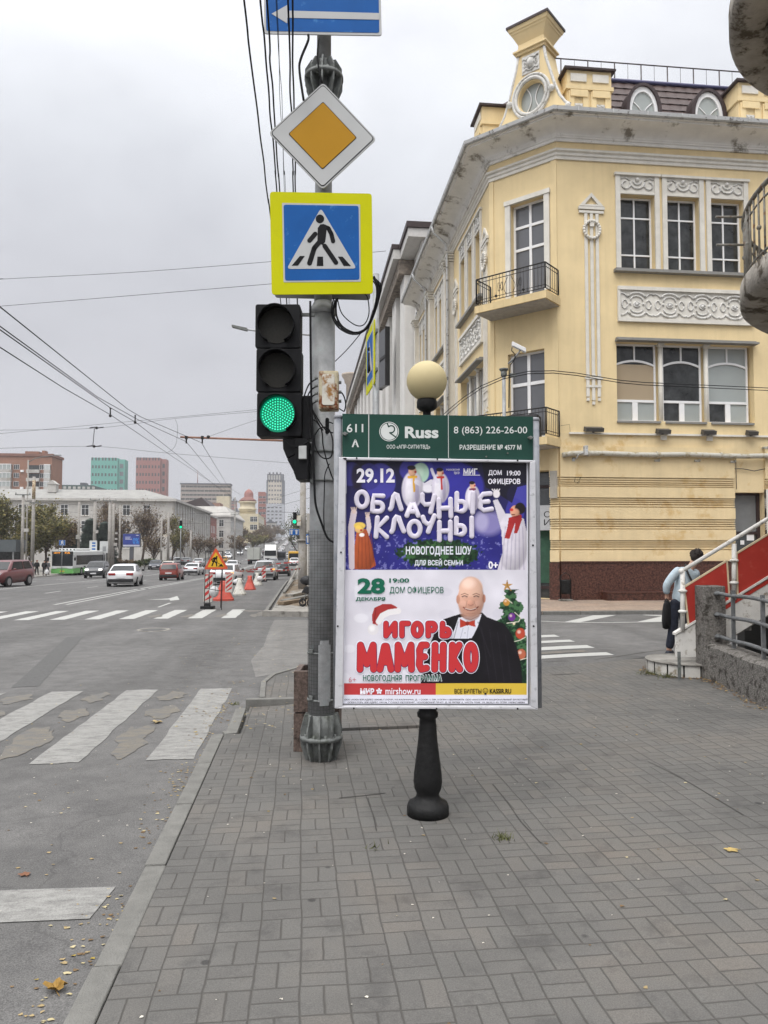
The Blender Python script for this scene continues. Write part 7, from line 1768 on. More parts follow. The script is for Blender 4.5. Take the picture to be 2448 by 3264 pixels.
for u in (27.3,61.5):
    mb=MB(); mb.fbox(fA,u-.5,eA-4.9,0,u+2.2,eA-4.6,1.0); 
    for k in range(9): mb.fbox(fA,u-.45+.32*k,eA-4.6,.92,u-.40+.32*k,eA-3.6,.96)
    mb.fbox(fA,u-.5,eA-3.6,.9,u+2.2,eA-3.52,1.0); mb.build('balcony',M_cw3,A_)
mb=MB(); u=20.8
for (u,w_) in ((21,2.4),(37,2.0)): mb=MB(); mb.box(xA0+u,yA+5,rz_-1,xA0+u+w_,yA+7,rz_+1.0); mb.prism(frame((xA0+u,yA+5,rz_+1),(1,0,0)),[(-.3,0),(w_+.3,0),(w_/2,1.0)],-2.2,.2); mb.build('attic_dormer',M_cw,A_)
# B. brick-red and grey fronts further along
B1=block('narrow_red_building','narrow brick red town house squeezed between pale street fronts',-46,259,-31.4,276,11.8,M_redp)
rows_of(B1,frame((-31.4,259,0),(0,1,0)),me2,[1.5,6,10.5],[6.5,2.5])
mb=MB(); mb.box(-46.5,258.7,11.82,-30.8,276.4,12.4); mb.build('cornice',M_cw3,B1)
B2=block('corner_townhouse','pale corner town house with grey mansard beyond the narrow red house',-46,285,-27.2,346,EYE+(1742-1650)/FPX*285,M_cw)
zB=EYE+(1742-1650)/FPX*285; mb=MB(); mb.box(-46.6,284.4,zB+.02,-26.5,346.5,zB+.6); mb.build('cornice',M_cw,B2)
mb=MB(); fm=[Vector((-46.6,284.4,zB+.62)),Vector((-26.5,284.4,zB+.62)),Vector((-26.5,346.5,zB+.62)),Vector((-46.6,346.5,zB+.62))]; tm=[Vector((-44,287.5,zB+4.2)),Vector((-29.5,287.5,zB+4.2)),Vector((-29.5,343,zB+4.2)),Vector((-44,343,zB+4.2))]
for k in range(4): mb.quad(fm[k],fm[(k+1)%4],tm[(k+1)%4],tm[k])
mb.poly(tm); mb.build('mansard_roof',M_cw3,B2,solid=False)
rows_of(B2,frame((-46,285,0),(1,0,0)),me,[2,6,10,14.5],[zB-3.6,zB-7.6,zB-11.8]); rows_of(B2,frame((-27.2,285,0),(0,1,0)),me2,[2+4.6*k for k in range(12)],[zB-3.8,zB-7.8,zB-11.8])
for k in range(5): mb=MB(); f=frame((-27.2,285,0),(0,1,0)); u=5.4+11*k; mb.fbox(f,u,zB-8.4,0,u+2.4,zB-8.1,1.1); mb.fbox(f,u,zB-8.1,1.0,u+2.4,zB-7.1,1.08); mb.build('balcony',M_cw3,B2)
# red roofed small blocks between
B3=block('brown_roof_house','low house with a steep dark roof above the pale corner town house',-52,300,-34,330,EYE+(1742-1640)/FPX*300,M_cw3)
zz3=EYE+(1742-1640)/FPX*300; mb=MB(); mb.prism(frame((-52.5,299.5,zz3),(1,0,0)),[(-.3,0),(19.2,0),(12.5,6.5),(4,3.6)],-31,0.3); mb.build('pitched_roof',M_brown,B3)
# C. cream building with round tower and red dome
C1=block('domed_building','cream building with a round corner tower under a rust red dome',-36,372,-22,430,EYE+(1742-1640)/FPX*376,M_cw2)
zC=EYE+(1742-1640)/FPX*376
cT=P(789,1650,374); mb=MB(); r_=4.0; zt1=EYE+(1742-1599)/FPX*374
mb.lathe([(r_,-4),(r_,zC+2),(r_+.5,zC+2.3),(r_+.5,zC+2.9),(r_-.2,zC+3.2),(r_-.2,zt1-1),(r_+.6,zt1-.6),(r_+.6,zt1)],(cT.x,cT.y,0),28); mb.build('round_tower',M_cw2,C1)
mb=MB(); zt2=EYE+(1742-1583)/FPX*374; mb.lathe([(r_+.5,zt1+.02),(r_,zt1+.8),(r_*.85,zt1+(zt2-zt1)*.5),(r_*.55,zt1+(zt2-zt1)*.85),(0,zt2)],(cT.x,cT.y,0),28); mb.build('dome',M_dome,C1)
f=frame((-36,372,0),(1,0,0)); rows_of(C1,f,me,[1,10,11.8],[zC-4-4*k for k in range(5)])
for k in range(5):
    for a in (-120,-95,-70): 
        p=Vector((cT.x+(r_+.05)*math.cos(R(a)),cT.y+(r_+.05)*math.sin(R(a)),zC-4-4*k)); n_=Vector((math.cos(R(a)),math.sin(R(a)),0)); fr=(p,Vector((-n_.y,n_.x,0)),Z,n_); wincopy('window',me2,fr,-.65,0,.03,C1)
rows_of(C1,frame((-22,372,0),(0,1,0)),me2,[3+5*k for k in range(10)],[zC-4-4*k for k in range(5)])
C2=block('grey_block','pale grey block behind the domed building',PY(832,1700,750).x,750,PY(905,1700,750).x,770,EYE+(1742-1607)/FPX*750,mat('grey_blue_panel',(.37,.38,.41),rough=.8,var=.06,scale=.2,world=True)); 
me3=wmesh(2.4,1.6,WT,2,0,False); rows_of(C2,frame((PY(832,1700,750).x,750,0),(1,0,0)),me3,[2,6,10,14,18],[22+3.6*k for k in range(6)])
# brown brick flats at the left edge
yD=262; zD=EYE+(1742-1462)/FPX*258
xd=lambda px,y: PY(px,1700,y).x
Dx1=xd(161,yD); D_=block('brick_flats','tall orange brown brick flats with white glazed balconies rising behind the long pale building',-150,yD,Dx1,yD+11,zD,M_bk)
fD=frame((-150,yD,0),(1,0,0)); me4=wmesh(1.8,1.7,WT,3,0,False)
ud=lambda px: xd(px,yD)+150
fl=[EYE+(1742-y)/FPX*yD for y in (1507,1533,1559,1585,1611)]
rows_of(D_,fD,me4,[ud(39),ud(127)-.5,ud(127)-14,ud(39)-16],fl)
mb=MB(); mb.box(-150.4,yD-.4,zD+.02,Dx1+.4,yD+11.4,zD+.9); mb.build('roof_parapet',M_bk2,D_)
mb=MB(); mb.box(xd(60,yD),yD+4,zD+.9,xd(105,yD),yD+10,zD+2.2); mb.box(xd(118,yD),yD+3,zD+.9,xd(128,yD),yD+6,zD+2.4); mb.build('roof_house',M_bk,D_)
for k,v in enumerate(fl):
    for (pa,pb,glz) in ((83,124,False),(-20,34,True),(139,158,True)):
        a,b=ud(pa),ud(pb); mb=MB(); pr=1.3 if pa!=139 else 1.2
        mb.cur=0; mb.fbox(fD,a,v-1.2,0,b,v-.1,pr); 
        if glz: mb.cur=1; mb.fbox(fD,a+.1,v-.1,0,b-.1,v+1.5,pr-.1)
        else: mb.cur=1; mb.fbox(fD,a+.3,v-.1,0.0,b-.3,v+1.5,.06)
        mb.cur=2
        if glz: 
            for j in range(5): x=a+.1+(b-a-.2)*j/4; mb.fbox(fD,x-.06,v-.1,pr-.1,x+.06,v+1.5,pr-.04)
            mb.fbox(fD,a,v+1.5,0,b,v+1.75,pr)
        mb.build('balcony',[M_cw,M_gpale if glz else M_gdark,M_frame],D_)
    if k%2==0: mb=MB(); u=ud(62); mb.fbox(fD,u,v-.9,0,u+1.0,v-.2,.5); mb.build('air_conditioner',M_frame,D_)
# dark low block, towers
E_=block('dark_green_block','low dark green block with dormers peeking over the long pale roof',xd(190,420),420,xd(292,420),450,EYE+(1742-1553)/FPX*420,mat('dark_green_roof',(.055,.085,.08),rough=.8,var=.15,world=True))
zE=EYE+(1742-1553)/FPX*420
for k in range(7): mb=MB(); x=xd(200,420)+2.5*k+.0; mb.box(x,419.5,zE-2.2,x+1.4,419.95,zE-.9); mb.build('window',M_cw,E_)
mb=MB(); mb.box(xd(245,420),424,zE+.02,xd(262,420),430,zE+1.6); mb.build('roof_house',M_gr,E_)
def tower(name,label,px0,px1,pside,ptop,d,wallm,nfl,fh,cols,me,side_cols=3,zb_=-4,ang=None,skip=None):
    """tower block whose front faces down the street and whose right flank shows"""
    x0,x1=PY(px0,1700,d).x,PY(px1,1700,d).x; dep=14; zt_=EYE+(1742-ptop)/FPX*d
    t=block(name,label,x0,d,x1,d+dep,zt_,wallm,zb_); fr=frame((x0,d,0),(1,0,0)); W=x1-x0
    rnd=random.Random(len(label)); n=0
    for k in range(nfl):
        for c in range(cols):
            if n>=96 or (skip and skip(k,c)): continue
            u=W*(c+.5)/cols-.9+rnd.uniform(-.35,.35); wincopy('window',me,fr,u,zt_-2.6-fh*k,.01,t); n+=1
    return t,fr,W,zt_
me5=wmesh(1.5,2.8,[M_gdark,M_gr,M_cw3],1,.5,False,.1)
tw,fr,W_,zt_=tower('turquoise_tower','turquoise apartment tower beyond the long pale roof',286,371,396,1468,700,M_green,11,7.2,8,me5)
mb=MB(); x1=PY(371,1700,700).x; x2=PY(396,1700,705).x; mb.box(x1+.02,703,-4,x2,716,zt_-1.0); side=mb.build('side_wing',M_green,tw)
for k in range(9): mb=MB(); mb.box(x1+1.5,702.6,zt_-9-7.2*k,x2-1.2,702.98,zt_-5.2-7.2*k); mb.build('balcony_glazing',M_ggrey,tw)
tw,fr,W_,zt_=tower('brick_red_tower','brick red apartment tower standing right of its turquoise twin',430,508,530,1466,700,M_redp,11,7.2,8,me5)
mb=MB(); x1=PY(508,1700,700).x; x2=PY(528,1700,705).x; mb.box(x1+.02,703,-4,x2,716,zt_-.8); mb.build('side_wing',M_redp,tw)
for k in range(9): mb=MB(); mb.box(x1+1.5,702.6,zt_-9-7.2*k,x2-1.2,702.98,zt_-5.2-7.2*k); mb.build('balcony_glazing',M_gdark,tw)
me6=wmesh(3.2,1.7,[M_gdark,M_cw3,M_cw3],2,0,False,.12)
tw,fr,W_,zt_=tower('taupe_slab_block','long taupe apartment slab on the skyline left of the domed building',574,732,732,1548,600,M_slab_,7,3.3,13,me6)
mb=MB(); x1,x2=PY(574,1700,600).x,PY(732,1700,600).x; mb.box(x1-.5,599.5,zt_+.02,x2+.5,614.5,zt_+1.0); mb.build('roof_parapet',M_gr,tw); mb=MB(); xx=PY(625,1700,600).x; mb.cyl((xx,605,zt_+1),(xx,605,zt_+12),.35,.1,8); mb.build('mast',M_redp,tw)
mb=MB(); x3=PY(690,1700,590).x; mb.box(x3,588,-4,PY(731,1700,590).x,598,zt_-10); mb.build('front_wing',M_cw2,tw)
tb2=block('orange_roof_block','low orange roofed block in front of the taupe slab',PY(640,1700,520).x,520,PY(700,1700,520).x,540,EYE+(1742-1605)/FPX*520,M_bk)
rows_of(tb2,frame((PY(640,1700,520).x,520,0),(1,0,0)),me3,[2,5.5,9],[EYE+(1742-1612)/FPX*520-3])
tw,fr,W_,zt_=tower('dark_crowned_tower','slender beige tower with a graphite crown, tallest on the skyline',853,897,907,1533,900,mat('beige_panel',(.47,.42,.35),rough=.8,var=.05,scale=.1,world=True),15,5.4,5,wmesh(2.4,2.6,[M_gr,M_cw2,M_cw2],1,0,False,.2))
x1,x2=PY(853,1700,900).x,PY(897,1700,900).x; mb=MB(); ztop=EYE+(1742-1513)/FPX*900
mb.box(x1-1.0,899,zt_+.02,x2+2.5,915,ztop); 
for k in range(4): mb.box(x1+1+4.3*k,898,ztop+.01,x1+3+4.3*k,902,ztop+2)
mb.build('crown',M_gr,tw)
for k in range(5): mb=MB(); mb.box(x1+.6+3.1*k,898.6,zt_+.6,x1+2.4+3.1*k,898.97,zt_+6.2); mb.build('crown_fin',M_cw3,tw)
mb=MB(); mb.box(x1-1.8,899.5,-4,x1-.02,913,zt_); mb.build('side_strip',M_gr,tw); mb=MB(); mb.box(x2+.02,899.5,-4,x2+3.6,913,zt_); mb.build('side_strip',M_gr,tw)
t=block('round_roof_block','brick red block with a curved roof behind the dome',PY(822,1700,560).x,560,PY(845,1700,560).x,575,EYE+(1742-1570)/FPX*560,M_redp)
rows_of(t,frame((PY(822,1700,560).x,560,0),(1,0,0)),me3,[.5,3.2],[EYE+(1742-1590)/FPX*560-4*k for k in range(5)])
c=P(793,1575,565); mb=MB(); mb.lathe([(3.5,-4),(3.5,c.z),(3.0,c.z+1.6),(1.8,c.z+3.0),(.4,c.z+3.8),(0,c.z+4.2)],(c.x,c.y,0),20); mb.build('round_wing',M_redp,t)
for (pa,pb,d,top,m_,lb) in ((692,748,440,1668,M_cw2,'cream mid rise block between the dark roofed house and the dome'),(700,728,640,1618,M_slab_,'taupe block right of the orange roofed one on the skyline'),(742,764,660,1632,M_cw,'pale slim block just left of the round tower'),(818,838,520,1652,M_cw2,'low cream block right of the round tower'),(845,880,600,1668,M_cw3,'grey block above the trees of the climbing road'),(736,752,800,1600,M_redp,'slim brick red block far behind the dome')):
    x0_,x1_=PY(pa,1700,d).x,PY(pb,1700,d).x; zt_=EYE+(1742-top)/FPX*d; t=block('skyline_block',lb,x0_,d,x1_,d+10,zt_,m_); W_=x1_-x0_
    rows_of(t,frame((x0_,d,0),(1,0,0)),me3,[W_*(k+.5)/max(2,int(W_/3.4))-1.2 for k in range(max(2,int(W_/3.4)))],[zt_-3-3.6*k for k in range(6)])
    mb=MB(); mb.box(x0_-.3,d-.3,zt_+.02,x1_+.3,d+10.3,zt_+.8); mb.box(x0_+W_*.3,d+3,zt_+.81,x0_+W_*.6,d+7,zt_+3); mb.build('roof_parapet',M_gr,t)
# ================================================================ trees
M_bark=mat('bark','#4a4038',rough=.95,var=.35,scale=20,bump=.8,bscale=40)
def leafm(n,c): return mat(n,c,rough=.75,var=.35,scale=2.5)
LM={'olive':[leafm('leaf_olive',(.145,.135,.05)),leafm('leaf_olive_dark',(.08,.078,.032)),leafm('leaf_yellow',(.20,.165,.06))],'brown':[leafm('leaf_brown',(.125,.085,.052)),leafm('leaf_rust',(.09,.06,.04)),leafm('leaf_ochre',(.16,.12,.06))],'spruce':[leafm('needle_dark',(.022,.034,.026)),leafm('needle_mid',(.036,.05,.036)),leafm('needle_deep',(.014,.022,.018))],'green':[leafm('leaf_green',(.06,.085,.032)),leafm('leaf_green_dark',(.035,.05,.02)),leafm('leaf_olive2',(.10,.105,.04))]}
def tree_meshes(kind,h,r,seed,leaves,bare=False,leaf=.22,trunk_h=.24):
    rnd=random.Random(seed); tr=MB(); tips=[]
    def branch(p,d,L,rad,lev):
        n=4; pts=[p]; rr=[rad]; dd=d.copy(); q_=p.copy()
        for i in range(n): dd=(dd+Vector((rnd.gauss(0,.13),rnd.gauss(0,.13),rnd.gauss(.04,.08)))).normalized(); q_=q_+dd*L/n; pts.append(q_.copy()); rr.append(rad*(1-.55*(i+1)/n))
        tr.tube(pts,rr,5 if lev<2 else 3)
        if lev>=2: tips.extend(pts[1:])
        if lev<(4 if bare else 3):
            for k in range((7 if lev==0 else rnd.randint(3,4)) if lev<3 else 3):
                t=rnd.uniform(.35,1) if lev else rnd.uniform(.3,1); b=pts[min(n,int(t*n))]; a=rnd.uniform(0,6.28); e=rnd.uniform(.35,.95); nd=(dd*math.cos(e)+Vector((math.cos(a),math.sin(a),.25))*math.sin(e)).normalized(); branch(b,nd,L*rnd.uniform(.55,.78),rad*.5,lev+1)
    cr=MB()
    if kind=='spruce':
        tr.cyl((0,0,0),(0,0,h*.95),.16,.03,7)
        for i in range(leaves):
            t=rnd.random()**.75; z_=h*(.08+.92*t); lay=(math.sin(z_*5.0)*.5+.5)*.28+.72; rad=r*(1-t)**.85*lay*math.sqrt(rnd.uniform(.12,1)); a=rnd.uniform(0,6.28); p=Vector((rad*math.cos(a),rad*math.sin(a),z_-rad*.30)); d=Vector((math.cos(a),math.sin(a),-.35)).normalized(); s=Vector((-d.y,d.x,0)).normalized()*leaf*rnd.uniform(.3,.6); cr.cur=rnd.choices((0,1,2),(5,3,3))[0]; e=d*leaf*rnd.uniform(1,2.2); cr.poly([p-s,p+e*.6-s*.4+Z*.03,p+e,p+e*.6+s*.6,p+s])
    else:
        branch(Vector((0,0,0)),Vector((rnd.gauss(0,.04),rnd.gauss(0,.04),1)),h*trunk_h*1.3,h*.018+.04,0)
        s=h/max(t.z for t in tips) if tips else 1; sx=r/ (sorted([math.hypot(t.x,t.y) for t in tips])[int(len(tips)*.93)]+1e-3)
        tr.v=[Vector((v.x*(sx if v.z>h*.2 else 1),v.y*(sx if v.z>h*.2 else 1),v.z*s)) for v in tr.v]; tips=[Vector((t.x*sx,t.y*sx,t.z*s)) for t in tips]
        cl=[rnd.choices((0,1,2),(5,3,2))[0] for _ in tips]
        for i in range(leaves):
            j=rnd.randrange(len(tips)); p=tips[j]+Vector((rnd.gauss(0,.30),rnd.gauss(0,.30),rnd.gauss(0,.30)))*(h/7); nrm=Vector((rnd.gauss(0,1),rnd.gauss(0,1),rnd.gauss(0,1))).normalized(); u=nrm.orthogonal().normalized(); v=nrm.cross(u); L=leaf*rnd.uniform(.5,1.2); cr.cur=cl[j] if rnd.random()<.75 else rnd.randrange(3)
            cr.poly([p-u*L*.5,p+v*L*.32,p+u*L*.5,p-v*L*.32])
    return tr,cr
_tm={}
def tree(name,label,kind,px,py,d,h,r,seed,leaves,leaf=.22,group=None,rz=0,bare=False,loc=None,trunk_h=.28):
    key=(kind,seed,round(h,1),leaves)
    if loc is None: p=P(px,1742,d); loc=Vector((p.x,p.y,zs(p.x,p.y)))
    t=thing(name,label,'tree' if h>2.2 else 'shrub',loc,0,group); t.rotation_euler.z=rz
    if key not in _tm:
        tr,cr=tree_meshes(kind,h,r,seed,leaves,bare,leaf,trunk_h); _tm[key]=(tr.mesh('trunk',M_bark),cr.mesh('crown',LM[kind]))
    for me_ in _tm[key]:
        o=bpy.data.objects.new(me_.name.split('.')[0],me_); col.objects.link(o); o.parent=t
    return t
GT='trees along the left side of the street'
zgr=lambda d: 0
def hgt(py_top,d): return EYE+(1742-py_top)/FPX*d
for (nm,lb,kind,px,top,d,wpx,seed,lv,leaf) in (
 ('autumn_tree','big olive green tree at the left edge behind the shelter','olive',14,1580,96,150,1,8000,.34),
 ('autumn_tree','olive tree standing between the two concrete poles left of the bus','olive',96,1625,97,120,2,6500,.34),
 ('autumn_tree','olive brown tree right of the two concrete poles','olive',152,1606,100,120,14,6500,.34),
 ('autumn_tree','rust brown tree behind the bus, left of the small spruce','brown',198,1645,106,100,3,5500,.32),
 ('spruce','small dark spruce right behind the bus roof','spruce',232,1688,112,60,4,3000,.45),
 ('spruce','broad dark spruce left of the paired poles','spruce',288,1652,118,110,5,5200,.5),
 ('spruce','dark spruce right behind the paired poles','spruce',334,1662,122,100,6,5000,.5),
 ('bare_tree','thin leafed brown tree left of the paired poles','brown',322,1598,130,120,15,3600,.28),
 ('bare_tree','thin leafed brown tree above the blue billboard','brown',385,1588,128,140,7,3800,.28),
 ('bare_tree','tall sparse brown tree right of the blue billboard','brown',452,1595,132,160,8,4600,.28),
 ('bare_tree','lower brown tree with drooping branches right of the tall sparse one','brown',492,1650,128,96,16,3000,.28),
 ('autumn_tree','yellow green slim tree before the pilastered facade','olive',548,1645,140,70,9,2600,.32),
 ('bare_tree','low reddish tree at the foot of the pilastered facade','brown',590,1690,160,80,10,2600,.34),
 ('bare_tree','dull brown tree before the narrow brick red town house','brown',632,1698,180,70,17,2200,.36),
 ('bare_tree','dull brown tree before the pale corner town house','brown',672,1712,200,66,11,2000,.40),
 ('bare_tree','bushy brown tree left of the box truck','brown',768,1705,230,76,12,2600,.5),
 ('autumn_tree','olive tree below the domed building','olive',806,1705,270,84,13,2600,.5),
 ('bare_tree','brown tree right of the olive one below the domed building','brown',842,1700,300,80,18,2600,.5)):
    zt_=hgt(top,d); p=P(px,1742,d); z0=zs(p.x,p.y); tree(nm,lb,kind,px,0,d,zt_-z0,wpx/FPX*d*.5,seed,int(lv*.6) if nm=='bare_tree' else lv,leaf,GT,bare=nm=='bare_tree')
rnd=random.Random(17); side_n={}
for k in range(34):     # trees climbing the far hill
    left=k%2==0; y=345+k*9+rnd.uniform(-5,5); x=(-21-rnd.uniform(0,9)+(y-330)*.012) if left else (2.0+rnd.uniform(0,7)); kind=['brown','olive','brown','brown'][k%4] if left else ['spruce','green','olive','spruce'][k%4]
    tree('hill_tree','one of the distant trees lining the %s of the climbing road'%('left' if left else 'right'),kind,0,0,0,[8.5,9.5,7.5][k%3],3.6,30+k%3,1300,.7,'trees on the far hill '+('left' if left else 'right'),rnd.uniform(0,6),loc=Vector((x,y,zs(x,y))),trunk_h=.2)
tree('autumn_tree','dark green tree overhanging the street behind the thick concrete pole','green',950,0,150,11,2.6,41,3200,.34,GT)
# hedge and shrubs by the billboard
for k,(px,d,hh,ww,kd) in enumerate(((438,112,1.4,1.6,'green'),(462,113,1.5,1.7,'green'),(487,114,1.3,1.7,'green'),(512,115,1.2,1.5,'olive'),(360,106,1.9,1.5,'spruce'),(395,108,1.6,1.6,'brown'),(250,108,1.8,1.8,'brown'),(205,105,1.9,1.7,'brown'))):
    tree('shrub',['low green shrub nearest the billboard post','green shrub second from the billboard post','green shrub third from the billboard post','olive shrub at the end of the hedge by the kerb','dark shrub between the white post and the billboard','brown shrub below the blue billboard','brown shrub behind the middle of the bus','brown shrub behind the front of the bus'][k],kd,px,0,d,hh,ww,50+k%3,700,.3,'shrubs by the kerb',trunk_h=.15)
# ================================================================ concrete poles
M_pole=mat('concrete_pole',(.27,.255,.235),rough=.9,var=.16,scale=5,bump=.3,bscale=40,dirt='#7c776d',dirt_amt=.3,dscale=3)
GP='concrete poles along the street'
def cpole(label,px,top,bot,d,wpx,extras=(),name='concrete_pole'):
    p=P(px,1742,d); z0=zs(p.x,p.y); t=thing(name,label,'pole',(p.x,p.y,z0),0,GP); zt_=hgt(top,d); r=wpx/FPX*d/2
    mb=MB(); mb.cyl((p.x,p.y,z0-.2),(p.x,p.y,zt_),r*1.12,r*.85,12); mb.build('shaft',M_pole,t)
    for e in extras:
        if e[0]=='arm':
            mb=MB(); a=Vector((p.x,p.y,zt_-.3)); mb.tube([a,a+Vector((e[1]*.25,0,e[2]*.55)),a+Vector((e[1]*.6,0,e[2]*.85)),a+Vector((e[1],0,e[2]))],.05,6); mb.build('lamp_arm',M_galvd,t)
            mb=MB(); b=a+Vector((e[1],0,e[2])); mb.cbox(b+Vector((math.copysign(.35,e[1]),0,.04)),(.8,.25,.12)); mb.build('lamp_head',M_galv,t,bevel=.02)
        if e[0]=='box': mb=MB(); zz=hgt(e[1],d); mb.cbox((p.x+e[2],p.y-r-.15,zz),(e[3],.3,e[4])); mb.build('control_box',e[5] if len(e)>5 else M_cw3,t)
        if e[0]=='cross': mb=MB(); zz=hgt(e[1],d); mb.cbox((p.x,p.y-r,zz),(e[2],.1,.1)); [mb.cyl((p.x+x,p.y-r,zz+.05),(p.x+x,p.y-r,zz+.25),.05,n=6) for x in (-e[2]*.45,e[2]*.45)]; mb.build('cross_arm',M_galvd,t)
        if e[0]=='rust': mb=MB(); zz0,zz1=hgt(e[1],d),hgt(e[2],d); mb.cyl((p.x,p.y,zz0),(p.x,p.y,zz1),r*.95,r*.9,12); mb.build('rusty_band',M_rust,t)
    return t
cpole('leaning grey pole at the kerb with a speed camera, near the shelter',71,1576,1826,80,10,(('cross',1577,1.6),('box',1690,.5,.45,.35),('box',1604,.5,.5,.3)))
cpole('taller grey pole with a rusty collar right of the one at the kerb',104,1519,1815,88,11,(('rust',1590,1530),('cross',1602,1.4)))
cpole('slim tall lamp post behind the brick flats roofline',84,1465,1815,92,5,(('arm',3.2,.9),),'lamp_post')
cpole('grey pole with small white camera left of the spruce',250,1600,1790,104,8,(('box',1712,0,.5,.6),))
cpole('grey pole beside the white route boards',301,1591,1790,100,11,(('box',1695,.4,.3,.4),('cross',1594,1.3)))
cpole('left one of the paired thick poles by the billboard',349,1594,1800,100,12,(('cross',1596,1.8),))
cpole('right one of the paired thick poles by the billboard',360,1605,1800,102,9,(('box',1700,.5,.3,.25),('box',1718,.5,.3,.25),('box',1735,.4,.4,.4)))
cpole('short white pole just left of the blue billboard',381,1612,1785,108,6)
cpole('slender pole in front of the bare trees right of the billboard',514,1650,1790,118,6,(('box',1750,.3,.4,.5),))
cpole('grey pole beside the slim yellow green tree',536,1632,1790,118,8,(('box',1708,-.4,.6,.4,M_cream),))
cpole('thin pole before the brick red front',608,1690,1795,150,6)
cpole('dark thin wire pole before the pale corner town house',748,1585,1790,170,4.5,(('cross',1640,2.0),('cross',1600,1.6)))
big=cpole('thick concrete pole carrying cabinets and lane signs behind the near steel pole',965,1530,1880,41,21,(('box',1668,.42,.45,1.05),('box',1660,-.22,.22,.55,M_cream)))
pB_=P(965,1742,41); mb=MB(); mb.cyl((pB_.x,pB_.y,zs(pB_.x,pB_.y)-.1),(pB_.x,pB_.y,hgt(1722,41)),.245,.235,16); mb.lathe([(.235,-.06),(.30,-.06),(.30,.06),(.235,.06)],(pB_.x,pB_.y,hgt(1722,41)),16); mb.build('thick_base',M_pole,big)
# trolley wire pole hidden behind the near steel pole, with its rusty bracket
pt=P(1019,1742,28); z0=zs(pt.x,pt.y); tp=thing('trolley_pole','trolley wire pole behind the traffic light with a long rusty bracket reaching over the road','pole',(pt.x,pt.y,z0))
mb=MB(); mb.cyl((pt.x,pt.y,z0-.1),(pt.x,pt.y,hgt(1380,28)),.13,.11,12); mb.build('shaft',M_pole,tp)
e0,e1=P(575,1393,28),P(1019,1409,28); mb=MB(); mb.tube([e1,e0],.038,8); mb.build('bracket_arm',mat('rusty_steel',(.24,.13,.09),rough=.8,var=.35,scale=4),tp)
for px in (594,645): mb=MB(); q_=P(px,1395,28); mb.cyl(q_+Z*.06,q_-Z*.22,.03,n=6); mb.cbox(q_,(.10,.10,.12)); mb.build('insulator',M_black,tp)
q_=P(664,1393,28); mb=MB(); mb.sphere(q_,.07,8,6); mb.build('insulator',M_black,tp)
# ================================================================ wires
GW='overhead wires'
def hw(px,py,h): return hit(px,py,Vector((0,0,h)),Z)
mb=None
ln_=[((776,0),(862,700),'leftmost'),((831,0),(883,608),'second'),((856,108),(890,608),'third'),((881,0),(906,608),'fine first'),((884,0),(909,608),'fine second'),((917,0),(936,608),'fifth'),((931,0),(942,608),'rightmost')]
for i,(a,b,nm) in enumerate(ln_):
    h=6.05; p=hw(a[0],max(a[1],1),h); q_=hw(b[0],b[1],h); d=(q_-p); r=.0115 if 'fine' not in nm else .004
    rnd=random.Random(i); pts=[p-d*2.2,p-d*.6]; 
    for k in range(9): pts.append(p+d*(k/8)+Vector((rnd.uniform(-.006,.006),0,rnd.uniform(-.006,.006))))
    pts+=[p+d*2.5,p+d*7.5]
    wire('overhead_cable',{'leftmost':'black overhead cable farthest left of the bundle above the signs','second':'black overhead cable second from the left of the bundle','third':'black overhead cable third from the left of the bundle','fine first':'fine overhead wire, left one of the thin pair behind the arrow head','fine second':'fine overhead wire, right one of the thin pair behind the arrow head','fifth':'black overhead cable crossing the arrow head, left one of its pair','rightmost':'black overhead cable nearest the pole top'}[nm],'cable',pts,r*.75,group=GW)
def ext_(p):
    return [p[0]+(p[0]-p[1]).normalized()*22]+p if p[0].x<-9 and (p[0]-CAM).dot(RGT)/(p[0]-CAM).dot(FWD)<-.53 else p
def Pd(px,py,d): return P(px,py,d)
for i,(pts,ds,lb) in enumerate((
  ([(-60,930),(0,978),(407,1304),(449,1329),(642,1411),(727,1551),(768,1578)],[9,10,22,24,28,62,80],'topmost trolley wire sweeping down from the left edge to the rusty bracket'),
  ([(-60,990),(0,1040),(310,1265),(440,1338),(594,1408),(690,1525),(739,1588)],[9.5,10.5,20,24,28,55,80],'second trolley wire down from the left edge, ending under the bracket'),
  ([(-60,1009),(0,1051),(349,1298),(431,1345),(560,1446),(687,1548),(745,1594)],[9.5,10.5,20,24,34,62,90],'third trolley wire down from the left edge, passing left of the bracket'),
  ([(-60,1070),(0,1107),(200,1235),(352,1322),(560,1462),(690,1548),(760,1598)],[10,11,16,23,40,62,90],'lowest trolley wire down from the left edge'))):
    wire('trolley_wire',lb,'wire',ext_([P(x,y,d) for (x,y),d in zip(pts,ds)]),.0095,group=GW,sm_=False)
